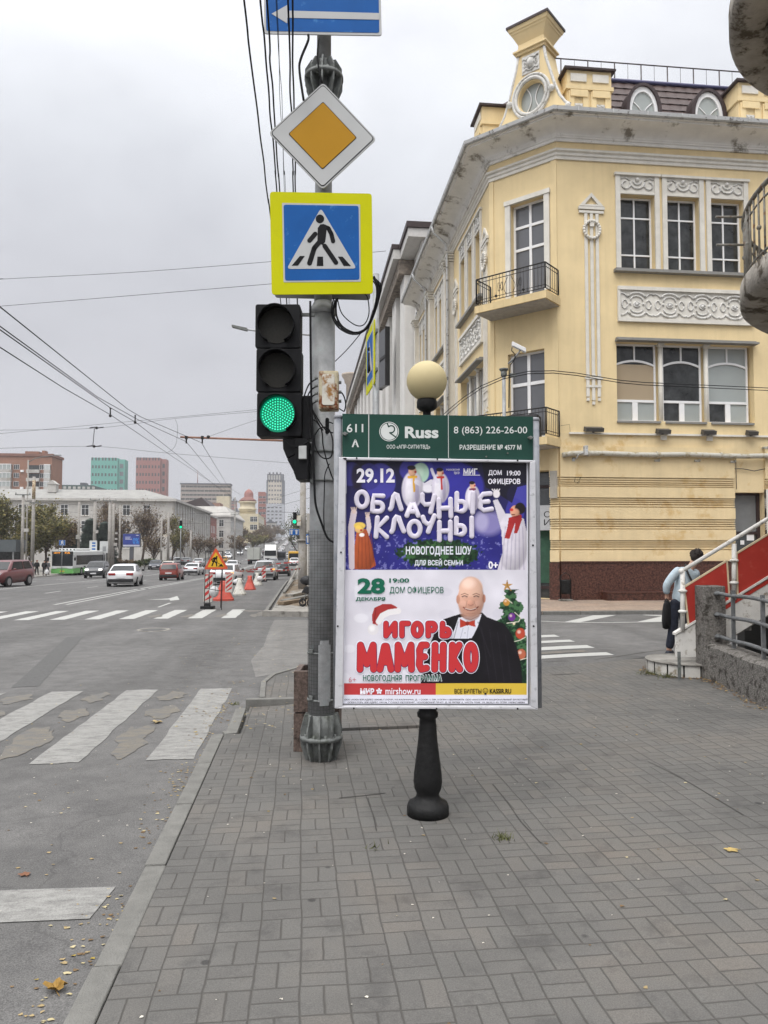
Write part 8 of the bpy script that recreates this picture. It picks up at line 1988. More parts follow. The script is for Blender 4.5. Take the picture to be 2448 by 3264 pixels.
for pts,d0,d1,lb in (([(-80,1388),(0,1382),(430,1342),(817,1306),(1000,1290)],30,26,'upper span wire crossing the sky behind the traffic light'),([(-80,1372),(0,1371),(301,1365),(558,1334),(817,1312),(1000,1295)],30,26,'span wire holding the hanging connector, upper end'),([(-80,1431),(0,1429),(298,1423),(530,1444),(922,1476),(1000,1482)],30,30,'lower span wire under the hanging connector'),([(-80,982),(0,976),(420,942),(862,905),(1000,893)],20,16,'high faint span wire behind the square crossing sign'),([(-80,898),(0,890),(420,868),(862,834),(1230,800)],22,18,'highest faint span wire, just above the other behind the crossing sign'),([(664,1392),(740,1365),(815,1340),(990,1290)],28,27,'short guy wire rising from the rusty bracket behind the signal'),([(558,1336),(566,1360),(562,1410),(550,1432),(530,1444)],30,30,'loose drop wire curving between the two span wires'),([(740,1600),(860,1590),(965,1562),(1010,1550)],120,45,'wire sloping up to the thick concrete pole, uppermost'),([(740,1640),(860,1618),(965,1592),(1010,1580)],120,45,'wire sloping up to the thick concrete pole, lower one'),([(560,1640),(760,1632),(960,1634)],120,60,'level cable across the avenue before the domed building'),([(-20,1600),(104,1620),(300,1640),(514,1668),(748,1665)],84,150,'long cable strung along the left hand poles'),([(-20,1585),(104,1600),(301,1612),(360,1616),(536,1650)],84,118,'cable strung from the rusty collared pole to the paired poles'),([(71,1640),(104,1648),(300,1672),(514,1690)],80,115,'sagging lower cable along the left hand poles')):
    n=len(pts); wire('span_wire',lb,'wire',ext_([P(x,y,d0+(d1-d0)*i/(n-1)) for i,(x,y) in enumerate(pts)]),.0055 if d0<60 else .014,group=GW,n=4)
hg=thing('wire_connector','dark hanging connector linking two span wires in the grey sky','wire connector',P(299,1423,30))
mb=MB(); a,b=P(301,1366,30),P(296,1421,30); mb.tube([a,b],.014,6); 
for c,w_ in ((P(308,1364,30),.28),(P(300,1423,30),.3)): mb.tube([c-RGT*w_,c-RGT*.08+Z*.03,c+RGT*.08,c+RGT*w_+Z*.03],.022,6); mb.sphere(c,.06,8,6)
mb.build('hanger',M_black,hg)
for px,py,d in ((352,1302,22),(431,1325,24)): mb=MB(); a=P(px,py,d); mb.cyl(a,a-Z*.22,.02,n=6); mb.sphere(a-Z*.22,.045,8,6); mb.sphere(a,.03,6,4); o=mb.build('wire_hanger',M_black); tag(o,'small dark hanger joining trolley wires, %s one'%('left' if px<400 else 'right'),'wire hanger',GW)
sl_=thing('street_lamp','grey street lamp arm poking out left behind the traffic light','street lamp',P(1016,1742,36)); 
mb=MB(); b=P(1016,1742,36); mb.cyl((b.x,b.y,zs(b.x,b.y)),(b.x,b.y,hgt(1068,36)),.07,.05,8); mb.build('post',M_galv,sl_)
mb=MB(); mb.tube([P(1016,1070,36),P(900,1062,36),P(812,1054,36),P(785,1050,36)],.04,6); mb.build('lamp_arm',M_galv,sl_); mb=MB(); a,b=P(740,1040,36),P(788,1051,36); mb.loft([[a+BK*sx*.12+Z*sz*.05 for sx,sz in ((-1,-1),(1,-1),(1,1),(-1,1))],[b+BK*sx*.10+Z*sz*.07 for sx,sz in ((-1,-1),(1,-1),(1,1),(-1,1))]],smooth=False); mb.build('lamp_head',M_galvd,sl_)
# ================================================================ vehicles
M_tyre=mat('tyre_rubber',(.014,.014,.015),rough=.85,var=.2); M_rim=mat('alloy_rim',(.30,.30,.31),rough=.35,var=.1,metal=.7); M_cglass=glass('car_glass',(.014,.016,.018),rough=.12,spec=.28,var=.2); M_blk=mat('black_plastic',(.016,.016,.017),rough=.6,var=.15)
M_plate=mat('number_plate_white',(.55,.55,.56),rough=.5,var=.03); M_tail=mat('tail_lamp',(.22,.012,.012),rough=.25,var=.1); M_headl=mat('head_lamp',(.55,.56,.58),rough=.15,var=.05); M_headon=mat('head_lamp_lit',(.8,.8,.8),rough=.2,var=0,emit=(1,.98,.92),estr=1.6); M_turn=mat('turn_lamp_lit',(.8,.4,.1),rough=.3,var=0,emit=(1,.42,.08),estr=1.3)
def paintm(n,c): return mat('car_paint_'+n,c,rough=.28,var=.03,scale=2,coat=.5,spec=.5)
PAINT={'white':(.60,.60,.61),'silver':(.36,.37,.38),'grey':(.15,.155,.16),'black':(.014,.015,.018),'navy':(.018,.022,.035),'red':(.20,.028,.018),'wine':(.115,.022,.024),'cream':(.46,.43,.38),'yellow':(.50,.26,.02),'blue':(.03,.06,.16)}
for k_,v_ in list(PAINT.items()): PAINT[k_]=paintm(k_,v_)
def ring_body(y,z0,zsh,w,zc):
    h=[(0,z0),(w*.80,z0),(w*.95,z0+.10),(w*1.0,z0+(zsh-z0)*.55),(w*.965,zsh-.07),(w*.86,zsh),(w*.45,zc),(0,zc+.01)]
    return [Vector((x,y,z)) for x,z in h]+[Vector((-x,y,z)) for x,z in h[-2:0:-1]]
def car(label,loc,rz,paint,style='sedan',lit=False,turn=None,group='cars on the avenue',L=4.6,W=1.82,H=1.46,detail=True,name='car'):
    t=thing(name,label,'car',loc,rz,group)
    M0=t.matrix_basis; pm=PAINT[paint]; w=W/2; gc=.19
    def wb(mb,nm,m,par,**k):
        mb.v=[M0@v for v in mb.v]; return mb.build(nm,m,par,**k)
    f=L/2; 
    if style=='sedan': st=[(-f,.42,.78,.70),(-f+.06,.30,.98,.84),(-f+.55,.22,1.03,.97),(-.2*f,.19,.96,1),(.35*f,.19,.95,1),(.55*f,.2,.92,.99),(f-.30,.25,.78,.93),(f-.05,.32,.66,.84),(f,.40,.58,.70)]; g=(-f+.62,-.32*f,.16*f,.50*f); belt=.94
    elif style=='hatch': st=[(-f,.40,.85,.78),(-f+.08,.28,.98,.90),(-f+.4,.22,1.0,.98),(-.1*f,.19,.97,1),(.45*f,.19,.95,1),(f-.45,.24,.88,.95),(f-.08,.32,.70,.86),(f,.40,.6,.72)]; g=(-f+.10,-f+.42,.22*f,.62*f); belt=.95
    else: st=[(-f,.50,.95,.80),(-f+.08,.36,1.10,.92),(-f+.45,.27,1.14,.98),(-.1*f,.24,1.10,1),(.42*f,.24,1.08,1),(f-.5,.28,1.04,.97),(f-.10,.38,.88,.90),(f,.46,.74,.78)]; g=(-f+.14,-f+.52,.18*f,.56*f); belt=1.08
    mb=MB(); mb.loft([ring_body(y,z0,zsh,w*k,zsh+.02) for y,z0,zsh,k in st]); body=wb(mb,'body',pm,t)
    for p in body.data.polygons: p.use_smooth=True
    wbt,wtp=w*.90,w*.70; y0,y1,y2,y3=g
    def cab(z): 
        s=(z-belt)/(H-belt); return wbt+(wtp-wbt)*s,y0+(y1-y0)*s,y3+(y2-y3)*s
    mb=MB(); rings=[]
    for z,e in ((belt-.06,0),(belt+.02,0),(belt+(H-belt)*.5,.02),(H-.07,.01),(H-.02,-.07),(H,-.25)):
        hw,ya,yb=cab(min(z,H)); hw+=e; rings.append([Vector((x*hw,y,z)) for x,y in ((-1,ya-e),(-.92,ya-.05-e) ,(0,ya-.09-e),(.92,ya-.05-e),(1,ya-e),(1,(ya+yb)/2),(1,yb+e),(.92,yb+.05+e),(0,yb+.10+e),(-.92,yb+.05+e),(-1,yb+e),(-1,(ya+yb)/2))])
    mb.loft(rings); cb=wb(mb,'roof',pm,t)
    for p in cb.data.polygons: p.use_smooth=True
    z0,z1=belt+.05,H-.10
    def cp(x,yk,z,o=.0):
        hw,ya,yb=cab(z); return hw,ya,yb
    a0=cp(0,0,z0);a1=cp(0,0,z1); o=.022
    mb=MB()
    for nm_,sgn in (('rear_window',-1),('windscreen',1)):
        mb=MB(); ya0=(a0[1]-.03 if sgn<0 else a0[2]+.03); ya1=(a1[1]-.03 if sgn<0 else a1[2]+.03); h0,h1=a0[0]*.93,a1[0]*.90; ex=sgn*(o+.03)
        n=4
        for i in range(n):
            u0,u1=-1+2*i/n,-1+2*(i+1)/n; bow=lambda u: sgn*.055*(1-u*u)
            mb.quad((u0*h0,ya0+ex+bow(u0),z0),(u1*h0,ya0+ex+bow(u1),z0),(u1*h1,ya1+ex+bow(u1),z1),(u0*h1,ya1+ex+bow(u0),z1),True)
        wb(mb,nm_,M_cglass,t,solid=False)
    for s_ in (-1,1):
        mid=(y1+y2)/2-.05
        for ya_,yb_,na,nb in ((a0[1]+.22,mid-.04,a1[1]+.16,mid-.04),(mid+.04,a0[2]-.28,mid+.04,a1[2]-.10)):
            mb=MB(); mb.quad((s_*(a0[0]+o),ya_,z0),(s_*(a0[0]+o),yb_,z0),(s_*(a1[0]+o+.012),nb,z1),(s_*(a1[0]+o+.012),na,z1)); wb(mb,'side_window',M_cglass,t,solid=False)
    wr=.325 if style!='suv' else .365; 
    for sy in (-1,1):
        for s_ in (-1,1):
            yw=sy*L*.295; mb=MB(); mb.cyl((s_*(w-.20),yw,wr),(s_*(w+.012),yw,wr),wr,n=18); wh=wb(mb,'wheel',M_tyre,t)
            mb=MB(); mb.cyl((s_*(w+.004),yw,wr),(s_*(w+.022),yw,wr),wr*.62,n=14); wb(mb,'rim',M_rim,wh)
    zl=st[1][2]
    yr=-f
    for s_ in (-1,1):
        mb=MB(); 
        if style=='sedan': mb.cbox((s_*w*.58,yr+.06,zl-.13),(w*.46,.16,.15))
        elif style=='hatch': mb.cbox((s_*w*.84,yr+.16,zl-.02),(w*.16,.18,.34))
        else: mb.cbox((s_*w*.72,yr+.08,zl-.12),(w*.34,.18,.16))
        wb(mb,'tail_light',M_tail,t,bevel=.02)
        mb=MB(); zf=st[-2][2]+.02; mb.cbox((s_*w*.66,f-.14,zf-.02),(w*.36,.24,.15)); wb(mb,'headlight',M_headon if lit else M_headl,t,bevel=.02)
        mb=MB(); mb.cbox((s_*(w+.10),y3-.42,belt+.07),(.17,.10,.13)); wb(mb,'wing_mirror',M_blk if paint in('white','black') else pm,t,bevel=.03)
        if turn and s_==turn: mb=MB(); mb.cbox((s_*w*.86,yr+.07,zl-.13),(.16,.20,.12)); wb(mb,'turn_light',M_turn,t)
    mb=MB(); mb.cbox((0,yr+.02,st[0][1]+.03),(W*.82,.16,.20)); wb(mb,'rear_bumper',M_blk,t,bevel=.03)
    mb=MB(); mb.cbox((0,f-.03,st[-1][1]+.02),(W*.60,.12,.22)); wb(mb,'grille',M_blk,t,bevel=.02)
    mb=MB(); mb.cbox((0,yr-.015,zl-.32),(.52,.03,.115)); wb(mb,'number_plate',M_plate,t)
    mb=MB(); mb.cbox((0,f+.035,st[-1][1]+.06),(.52,.03,.115)); wb(mb,'number_plate',M_plate,t)
    return t
def at(px,py):
    g=G(px,py,-KERB); return Vector((g.x,g.y,zroad(g.x,g.y)))
PI_=math.pi
car('white sedan driving away in the middle of the avenue, nearest of the white cars',at(400,1867),.10,'white','sedan',L=4.75,W=1.86)
car('small brick red hatchback driving away right of the nearest white sedan',at(548,1849),.0,'red','hatch',L=3.5,W=1.64,H=1.48)
car('dark red off roader cut by the left edge of the picture',at(18,1869),PI_-.12,'wine','suv',L=4.5,W=1.82,H=1.72)
car('black off roader with lit headlights coming towards the crossing beside the bus',at(310,1842),PI_+.10,'black','suv',lit=True,L=4.6,W=1.86,H=1.66)
car('black sedan coming up beyond the red hatchback',at(497,1815),PI_+.06,'navy','sedan',L=4.5)
car('white sedan with red tail lights right of the red hatchback',at(618,1833),-.02,'white','sedan',L=4.8,W=1.84)
car('white car with a flashing turn light behind the roadworks triangle',at(722,1862),-.08,'white','sedan',turn=1,L=4.6)
car('white sedan farther on, above the tape at the roadworks',at(742,1818),0,'white','sedan',L=4.6)
car('pale grey off roader waiting right of the roadworks with a lit turn light',at(848,1848),-.03,'silver','suv',turn=1,L=4.6,W=1.86,H=1.70)
car('dark off roader beside the pale grey one at the roadworks',at(897,1836),-.02,'black','suv',L=4.6,W=1.84,H=1.68)
car('light car mostly hidden behind the red hatchback',at(540,1822),-.03,'cream','sedan')
car('silver estate in the queue left of the white sedan with red lights',at(570,1800),0,'silver','hatch',L=4.2,W=1.76)
car('grey car in the queue between two silver ones',at(596,1800),0,'grey','sedan')
car('silver sedan in the queue behind the white sedan with red lights',at(634,1806),0,'silver','sedan')
car('yellow taxi far off right of the queue',at(714,1794),0,'yellow','hatch',L=4.2,W=1.74)
car('dark hatchback in the far queue behind the light car',at(556,1797),0,'navy','hatch',L=4.1,W=1.74)
car('white patrol like sedan below the yellow bus',at(938,1803),PI_,'white','sedan')
car('dark low sedan before the truck',at(872,1806),0,'grey','sedan')
# the queue climbing the far hill
cn=['white','silver','white','grey','black','white','navy','silver','cream','wine']
rnd=random.Random(12); hill=[]
protos={}
for k in range(44):
    lane=k%5; y=215+ (k//5)*34+rnd.uniform(-7,7); x=[-24.2,-20.2,-12.4,-7.6,-4.0][lane]+rnd.uniform(-.3,.3); c_=cn[rnd.randrange(len(cn))]; oncoming=lane<2
    key=c_
    if key not in protos:
        pm=PAINT[c_]; mb=MB(); f=2.25; w=.9
        mb.cur=0; mb.loft([ring_body(yy,.3,zz,w*kk,zz+.02) for yy,zz,kk in ((-f,.85,.85),(-f+.3,.98,.97),(.3*f,.95,1),(f-.3,.82,.94),(f,.6,.75))]); mb.loft([[Vector((x_*w*.88,y_,.95)) for x_,y_ in ((-1,-f+.5),(1,-f+.5),(1,.5*f),(-1,.5*f))],[Vector((x_*w*.70,y_,1.46)) for x_,y_ in ((-1,-f+1.0),(1,-f+1.0),(1,.1*f),(-1,.1*f))]],smooth=False)
        mb.cur=1; mb.quad((-.72,-f+.50,1.0),(.72,-f+.50,1.0),(.58,-f+.90,1.40),(-.58,-f+.90,1.40)); mb.quad((-.72,.5*f+.03,1.0),(.72,.5*f+.03,1.0),(.58,.16*f+.03,1.40),(-.58,.16*f+.03,1.40))
        for sx in (-1,1):
            for sy in (-1,1): mb.cyl((sx*.72,sy*1.35,.32),(sx*.905,sy*1.35,.32),.32,n=10)
        mb.cur=2; mb.cbox((-.6,-f+.0,.80),(.35,.12,.14)); mb.cbox((.6,-f+.0,.80),(.35,.12,.14)); mb.cur=3; mb.cbox((-.6,f-.1,.68),(.35,.2,.14)); mb.cbox((.6,f-.1,.68),(.35,.2,.14))
        protos[key]=mb.mesh('car',[pm,M_cglass,M_tail,M_headon])
    o=bpy.data.objects.new('car',protos[key]); col.objects.link(o); o.location=(x,y,zroad(x,y)); o.rotation_euler=(math.atan(.0255 if y>200 else 0)*(1 if not oncoming else -1),0,PI_ if oncoming else 0)
    cname={'wine':'dark red','navy':'dark blue'}.get(c_,c_); tag(o,'one of the %s cars in the jam on the climbing road, %s'%(cname,'coming down' if oncoming else 'going up'),'car','%s cars %s the far hill'%(cname,'coming down' if oncoming else 'going up'))
# ---- bus
M_bw=mat('bus_white',(.56,.57,.56),rough=.4,var=.05,scale=2); M_bg=mat('bus_green',(.13,.36,.10),rough=.4,var=.06,scale=2); M_amber=mat('amber_display',(.5,.2,.02),rough=.4,var=0,emit=(1,.38,.05),estr=1.2)
bfr=at(198,1835); bl_=bfr+Vector((.06,1,0)).normalized()*5.8; bl_.z=zroad(bl_.x,bl_.y); bus=thing('city_bus','white city bus with a green skirt and amber route number, standing at the stop','bus',bl_,PI_-.06)
M0=bus.matrix_basis
def bb(mb,nm,m,par=None,**k): mb.v=[M0@v for v in mb.v]; return mb.build(nm,m,par or bus,**k)
Lb,Wb,Hb=11.6,2.5,2.85; f=Lb/2; w=Wb/2
mb=MB(); mb.box(-w,-f,.85,w,f,Hb); bb(mb,'body',M_bw,bevel=.12)
mb=MB(); mb.box(-w-.004,-f-.004,.30,w+.004,f+.004,.849); bb(mb,'green_skirt',M_bg)
mb=MB(); mb.box(-w+.08,f-.1,1.15,w-.08,f+.03,2.45); bb(mb,'windscreen',M_cglass,bevel=.03)
mb=MB(); mb.box(-w+.06,f-.1,2.451,w-.06,f+.035,2.83); D_=bb(mb,'display_housing',M_blk,bevel=.03)
def btext(s_,u0,u1,v0,v1,m,par):
    fr=(M0@Vector((0,f+.036,0)),(M0.to_3x3()@Vector((-1,0,0))),Z,(M0.to_3x3()@Vector((0,1,0)))); text_part(s_,fr,u0,v0,u1,v1,m,par,w=.004,bold=.02)
btext('71А',.25,.85,2.54,2.76,M_amber,D_); btext('ЦЕНТР',-.95,-.25,2.56,2.72,M_amber,D_)
for s_ in (-1,1):
    mb=MB(); mb.box(s_*w-.02,-f+.5,1.25,s_*w+.014,f-.9,2.35); sw=bb(mb,'side_window',M_cglass)
    for k in range(5): mb=MB(); y=-f+2.2+k*1.75; mb.box(s_*(w+.003)-.012,y-.04,1.25,s_*(w+.003)+.018,y+.04,2.35); bb(mb,'window_bar',M_blk,sw)
    mb=MB(); mb.cbox((s_*w*.72,f+.01,.93),(.5,.06,.16)); bb(mb,'headlight',M_headl)
    mb=MB(); mb.tube([(s_*w*.9,f,2.3),(s_*(w+.25),f+.25,2.3),(s_*(w+.25),f+.25,2.1)],.025,6); mb.cbox((s_*(w+.25),f+.25,1.95),(.2,.08,.36)); bb(mb,'wing_mirror',M_blk)
    for y in (-f+2.4,f-2.6): 
        mb=MB(); mb.cyl((s_*(w-.3),y,.47),(s_*(w+.012),y,.47),.47,n=18); wh=bb(mb,'wheel',M_tyre); mb=MB(); mb.cyl((s_*(w+.005),y,.47),(s_*(w+.03),y,.47),.26,n=12); bb(mb,'rim',M_rim,wh)
    mb=MB(); mb.tube([(s_*.15,f+.05,1.18),(s_*.75,f+.06,1.32)],.015,5); bb(mb,'wiper',M_blk)
mb=MB(); mb.cbox((0,f+.02,.55),(.52,.05,.12)); bb(mb,'number_plate',mat('plate_yellow',(.5,.36,.05),rough=.5,var=.03))
mb=MB(); mb.box(-w+.25,f-6.4,Hb-.02,w-.25,f-1.4,Hb+.30); rp_=bb(mb,'roof_pod',M_bw,bevel=.1)
for k in range(5): mb=MB(); mb.cyl((-.8+.4*k,f-1.45,Hb+.17),(-.8+.4*k,f-1.36,Hb+.17),.09,n=10); bb(mb,'vent',M_blk,rp_)
# ---- lorries and yellow bus
tl_=at(856,1803); tk=thing('lorry','white lorry with a dark windscreen coming down the avenue','lorry',(tl_.x,148,zroad(tl_.x,148)),PI_); M0=tk.matrix_basis
def tb_(mb,nm,m,par=None,**k): mb.v=[M0@v for v in mb.v]; return mb.build(nm,m,par or tk,**k)
mb=MB(); mb.box(-1.2,1.2,.6,1.2,3.4,2.9); tb_(mb,'cab',M_bw,bevel=.12); mb=MB(); mb.prism((M0@Vector((-1.1,0,0)),M0.to_3x3()@Vector((0,1,0)),Z,M0.to_3x3()@Vector((1,0,0))),[(1.3,2.9),(3.2,2.9),(2.6,3.9),(1.3,3.9)],-0,2.2); mb.build('roof_spoiler',M_bw,tk,bevel=.06)
mb=MB(); mb.box(-1.1,3.3,1.75,1.1,3.44,2.75); tb_(mb,'windscreen',M_cglass); mb=MB(); mb.box(-1.0,3.3,.75,1.0,3.46,1.3); tb_(mb,'grille',M_blk)
mb=MB(); mb.box(-1.22,-6,1.2,1.22,1.1,3.3); tb_(mb,'load_body',M_cw)
for s_ in (-1,1):
    mb=MB(); mb.cbox((s_*.85,3.42,.95),(.4,.1,.25)); tb_(mb,'headlight',M_headl); mb=MB(); mb.cbox((s_*1.42,3.3,2.2),(.22,.1,.55)); tb_(mb,'wing_mirror',M_blk)
    for y in (2.3,-3.5,-4.8): mb=MB(); mb.cyl((s_*.85,y,.5),(s_*1.24,y,.5),.5,n=14); tb_(mb,'wheel',M_tyre)
mb=MB(); mb.cbox((0,3.42,.5),(2.4,.2,.35)); tb_(mb,'bumper',M_blk)
p=P(812,1742,150); tk=thing('lorry','grey box lorry seen from behind, left of the white one','lorry',(p.x,p.y,zroad(p.x,p.y)),0); M0=tk.matrix_basis
mb=MB(); mb.box(-1.2,-4,1.0,1.2,2.2,3.35); tb_(mb,'load_body',mat('box_grey_green',(.36,.37,.34),rough=.6,var=.1,scale=1)); mb=MB(); mb.box(-.02,-4.03,1.1,.02,-4.001,3.3); tb_(mb,'door_seam',M_blk); mb=MB(); mb.box(-1.1,2.4,.6,1.1,4.3,2.6); tb_(mb,'cab',M_bw,bevel=.1); mb=MB(); mb.box(-1.0,-3.9,.65,1.0,4,.98); tb_(mb,'chassis',M_blk)
for s_ in (-1,1):
    mb=MB(); mb.cbox((s_*.95,-4.03,.85),(.3,.06,.14)); tb_(mb,'tail_light',M_tail)
    for y in (-2.6,3.2): mb=MB(); mb.cyl((s_*.7,y,.48),(s_*1.15,y,.48),.48,n=14); tb_(mb,'wheel',M_tyre)
for px,d,mm,nm,lb in ((938,140,mat('bus_yellow',(.50,.29,.035),rough=.45,var=.05),'minibus','yellow minibus coming down beside the thick concrete pole'),(895,150,M_gr,'minibus','dark grey minibus coming down between the lorry and the yellow one')):
    p=P(px,1742,d); tk=thing(nm,lb,'bus',(p.x,p.y,zroad(p.x,p.y)),PI_); M0=tk.matrix_basis
    mb=MB(); mb.box(-1.05,-3,.45,1.05,3,2.6); tb_(mb,'body',mm,bevel=.14); mb=MB(); mb.box(-.93,2.95,1.35,.93,3.04,2.25); tb_(mb,'windscreen',M_cglass); mb=MB(); mb.box(-.7,2.95,.6,.7,3.05,.85); tb_(mb,'grille',M_blk)
    for s_ in (-1,1):
        mb=MB(); mb.box(s_*1.05-.02,-2.6,1.4,s_*1.05+.02,2.4,2.2); tb_(mb,'side_window',M_cglass); mb=MB(); mb.cbox((s_*.8,3.0,.9),(.3,.08,.2)); tb_(mb,'headlight',M_headl)
        for y in (-1.8,1.9): mb=MB(); mb.cyl((s_*.75,y,.38),(s_*1.07,y,.38),.38,n=12); tb_(mb,'wheel',M_tyre)
# ================================================================ roadworks
M_wtri=mat('works_yellow',(.56,.33,.015),rough=.5,var=.05,scale=4); M_wred=mat('works_red_border',(.50,.075,.025),rough=.5,var=.06); M_rw=mat('barrier_white',(.46,.45,.41),rough=.65,var=.12,scale=5,dirt='#8c8474',dirt_amt=.3,dscale=6); M_rr=mat('barrier_red',(.40,.065,.045),rough=.6,var=.12,scale=5,dirt='#8d5a50',dirt_amt=.2,dscale=6); M_stripe=mat('stripe_red',(.42,.035,.035),rough=.5,var=.05)
gw=at(681,1944); dw=(gw-CAM).dot(FWD); rw=thing('roadworks_sign','orange bordered triangular roadworks sign on a thin black stand by the far crossing','road sign',gw)
FW=(P(688,1785,dw-.3),RGT,Z,BK); 
def wp(x,y): return uv(FW,hit(x,y,FW[0],FW[3]))
mb=MB(); mb.prism(FW,rpoly([wp(688,1745),wp(650,1815),wp(728,1814)],.05),-.015,0); mb.build('plate',M_wred,rw)
mb=MB(); mb.prism(FW,rpoly([wp(688,1759),wp(661,1808),wp(716,1808)],.02),.001,.003,back=False); mb.build('yellow_field',M_wtri,rw)
mb=MB(); d_s=dw-.3
for pts,wd in (([(683,1779),(690,1780)],6),([(685,1779),(682,1788)],6.5),([(682,1788),(676,1803)],4),([(683,1788),(690,1795),(691,1804)],4),([(683,1778),(675,1784),(678,1790)],3.2),([(690,1781),(692,1790)],3),([(684,1788),(712,1805)],1.6)):
    m_=seg(FW,pts,wd,.005,None,None); k0=len(mb.v); mb.v+=m_.v; mb.f+=[tuple(i+k0 for i in f_) for f_ in m_.f]; mb.mi+=m_.mi; mb.sm+=m_.sm
c_=wp(691,1775); mb.fpoly(FW,[(c_[0]+.032*math.cos(k*.4),c_[1]+.032*math.sin(k*.4)) for k in range(16)],.005); mb.fpoly(FW,[wp(694,1806),wp(713,1806),wp(706,1797)],.005); mb.build('digging_figure',M_sk,rw,solid=False)
mb=MB()
def wl(a,b,r=.014,dd=0): mb.cyl(P(*a,dw+dd),P(*b,dw+dd),r,n=6)
for x0,x1,dd in ((655,651,-.25),(711,706,-.25),(666,668,.35),(709,703,.45)): wl((x0,1757),(x1,1944 if dd<0 else 1938),.014,dd)
wl((655,1757),(711,1757),.014,-.25); wl((653,1875),(706,1884),.012,-.25); wl((660,1868),(668,1820),.010,.1); wl((686,1815),(686,1885),.010,-.2); mb.build('folding_stand',M_black,rw)
def delineator(label,px0,px1,pt,pb,d,tilt=0,base=True):
    c=P((px0+px1)/2,pb,d); w_=(px1-px0)/FPX*d; h_=(pb-pt)/FPX*d; t=thing('striped_delineator',label,'road delineator',(c.x,c.y,zroad(c.x,c.y)),0,'red and white delineators')
    v=(Z+RGT*tilt).normalized(); f_=(c,RGT,v,BK); mb=MB(); mb.prism(f_,rrect(-w_/2,0,w_/2,h_,.03),-.05,0); mb.build('panel',M_rw,t)
    mb=MB(); n=4; e=.02
    for k in range(n+1):
        y0=h_*(k-.35)/n; s_=w_*.75; p_=[(-w_/2+e,y0),(w_/2-e,y0+s_),(w_/2-e,y0+s_+h_/n*.5),(-w_/2+e,y0+h_/n*.5)]
        p_=[(x,min(max(y,e),h_-e)) for x,y in p_]
        if abs(p_[0][1]-p_[3][1])+abs(p_[1][1]-p_[2][1])>.02: mb.fpoly(f_,p_,.003)
    mb.build('red_stripes',M_stripe,t,solid=False)
    if base: mb=MB(); b=Vector((c.x,c.y,zroad(c.x,c.y))); mb.prism((b,RGT,-BK,Z),rrect(-w_*.75,-.18,w_*.75,.18,.05),0,.10); mb.cbox(b+Z*.14,(.2,.12,.12)); mb.build('rubber_base',M_blk,t)
delineator('red and white striped delineator left of the roadworks stand, on a rubber foot',648,676,1829,1918,dw+.6,.03)
delineator('red and white striped delineator behind the right leg of the roadworks stand',717,740,1826,1888,dw+2.0,.04,False)
delineator('small red and white delineator farther on, before the pale off roader',834,847,1806,1855,at(840,1855).y*.99,0)
def barrier(label,px,pb,wpx,hpx,m,rz=0,lug=True):
    p=at(px,pb); d=(p-CAM).dot(FWD); w_=wpx/FPX*d/2; h_=hpx/FPX*d; t=thing('water_barrier',label,'road barrier',p,rz,'water filled road barriers'); M0_=t.matrix_basis
    mb=MB(); rings=[]
    for z_,kx,ky in ((0,1,1),(.12,1,1),(.14,.93,.9),(.55,.60,.55),(.86,.36,.40),(.93,.30,.34),(1.0,.22,.26)):
        rings.append([M0_@Vector((w_*kx*math.copysign(abs(math.cos(a))**.55,math.cos(a))*(1+.05*math.cos(6*a)),.42*ky*math.copysign(abs(math.sin(a))**.55,math.sin(a)),h_*z_)) for a in [2*math.pi*i/28+.05 for i in range(28)]])
    mb.loft(rings,smooth=False); mb.build('barrier_body',m,t)
    if lug: mb=MB(); mb.cyl(M0_@Vector((-.12,0,h_*.98)),M0_@Vector((.12,0,h_*.98)),.10,n=12); mb.build('coupling_lug',m,t)
    return t
barrier('big red water barrier at the foot of the roadworks stand',712,1914,62,56,M_rr,.3)
barrier('cream white water barrier right behind the red one, first of the row',763,1896,40,48,M_rw,.1)
barrier('red water barrier in the middle of the row along the lane',796,1880,36,40,M_rr)
barrier('pale water barrier at the far end of the row',820,1866,30,36,M_rw,-.1)
M_bagw=mat('white_bag',(.50,.50,.50),rough=.6,var=.12,scale=8,bump=.6,bscale=14)
for k,(px,py,w_,h_,dd,lb) in enumerate(((682,1886,30,34,dw+.1,'white sack hanging on the roadworks stand'),(759,1854,34,18,0,'white sack draped over the cream barrier'),(737,1845,18,22,0,'grey white sack left of the cream barrier top'),(828,1845,20,18,0,'white sack lying on the far pale barrier'))):
    d=dd or at(px,py+35).y*1.0; c=P(px,py,d-.1); o=MB(); rw_=w_/FPX*d/2; rh_=h_/FPX*d/2; rr=random.Random(k)
    o.sphere(c,(rw_,rw_*.75,rh_),16,10); o.v=[c+(v-c)*(1+rr.uniform(-.10,.10)) for v in o.v]; q_=o.build('white_sack',M_bagw); tag(q_,lb,'sack','white sacks on the barriers')
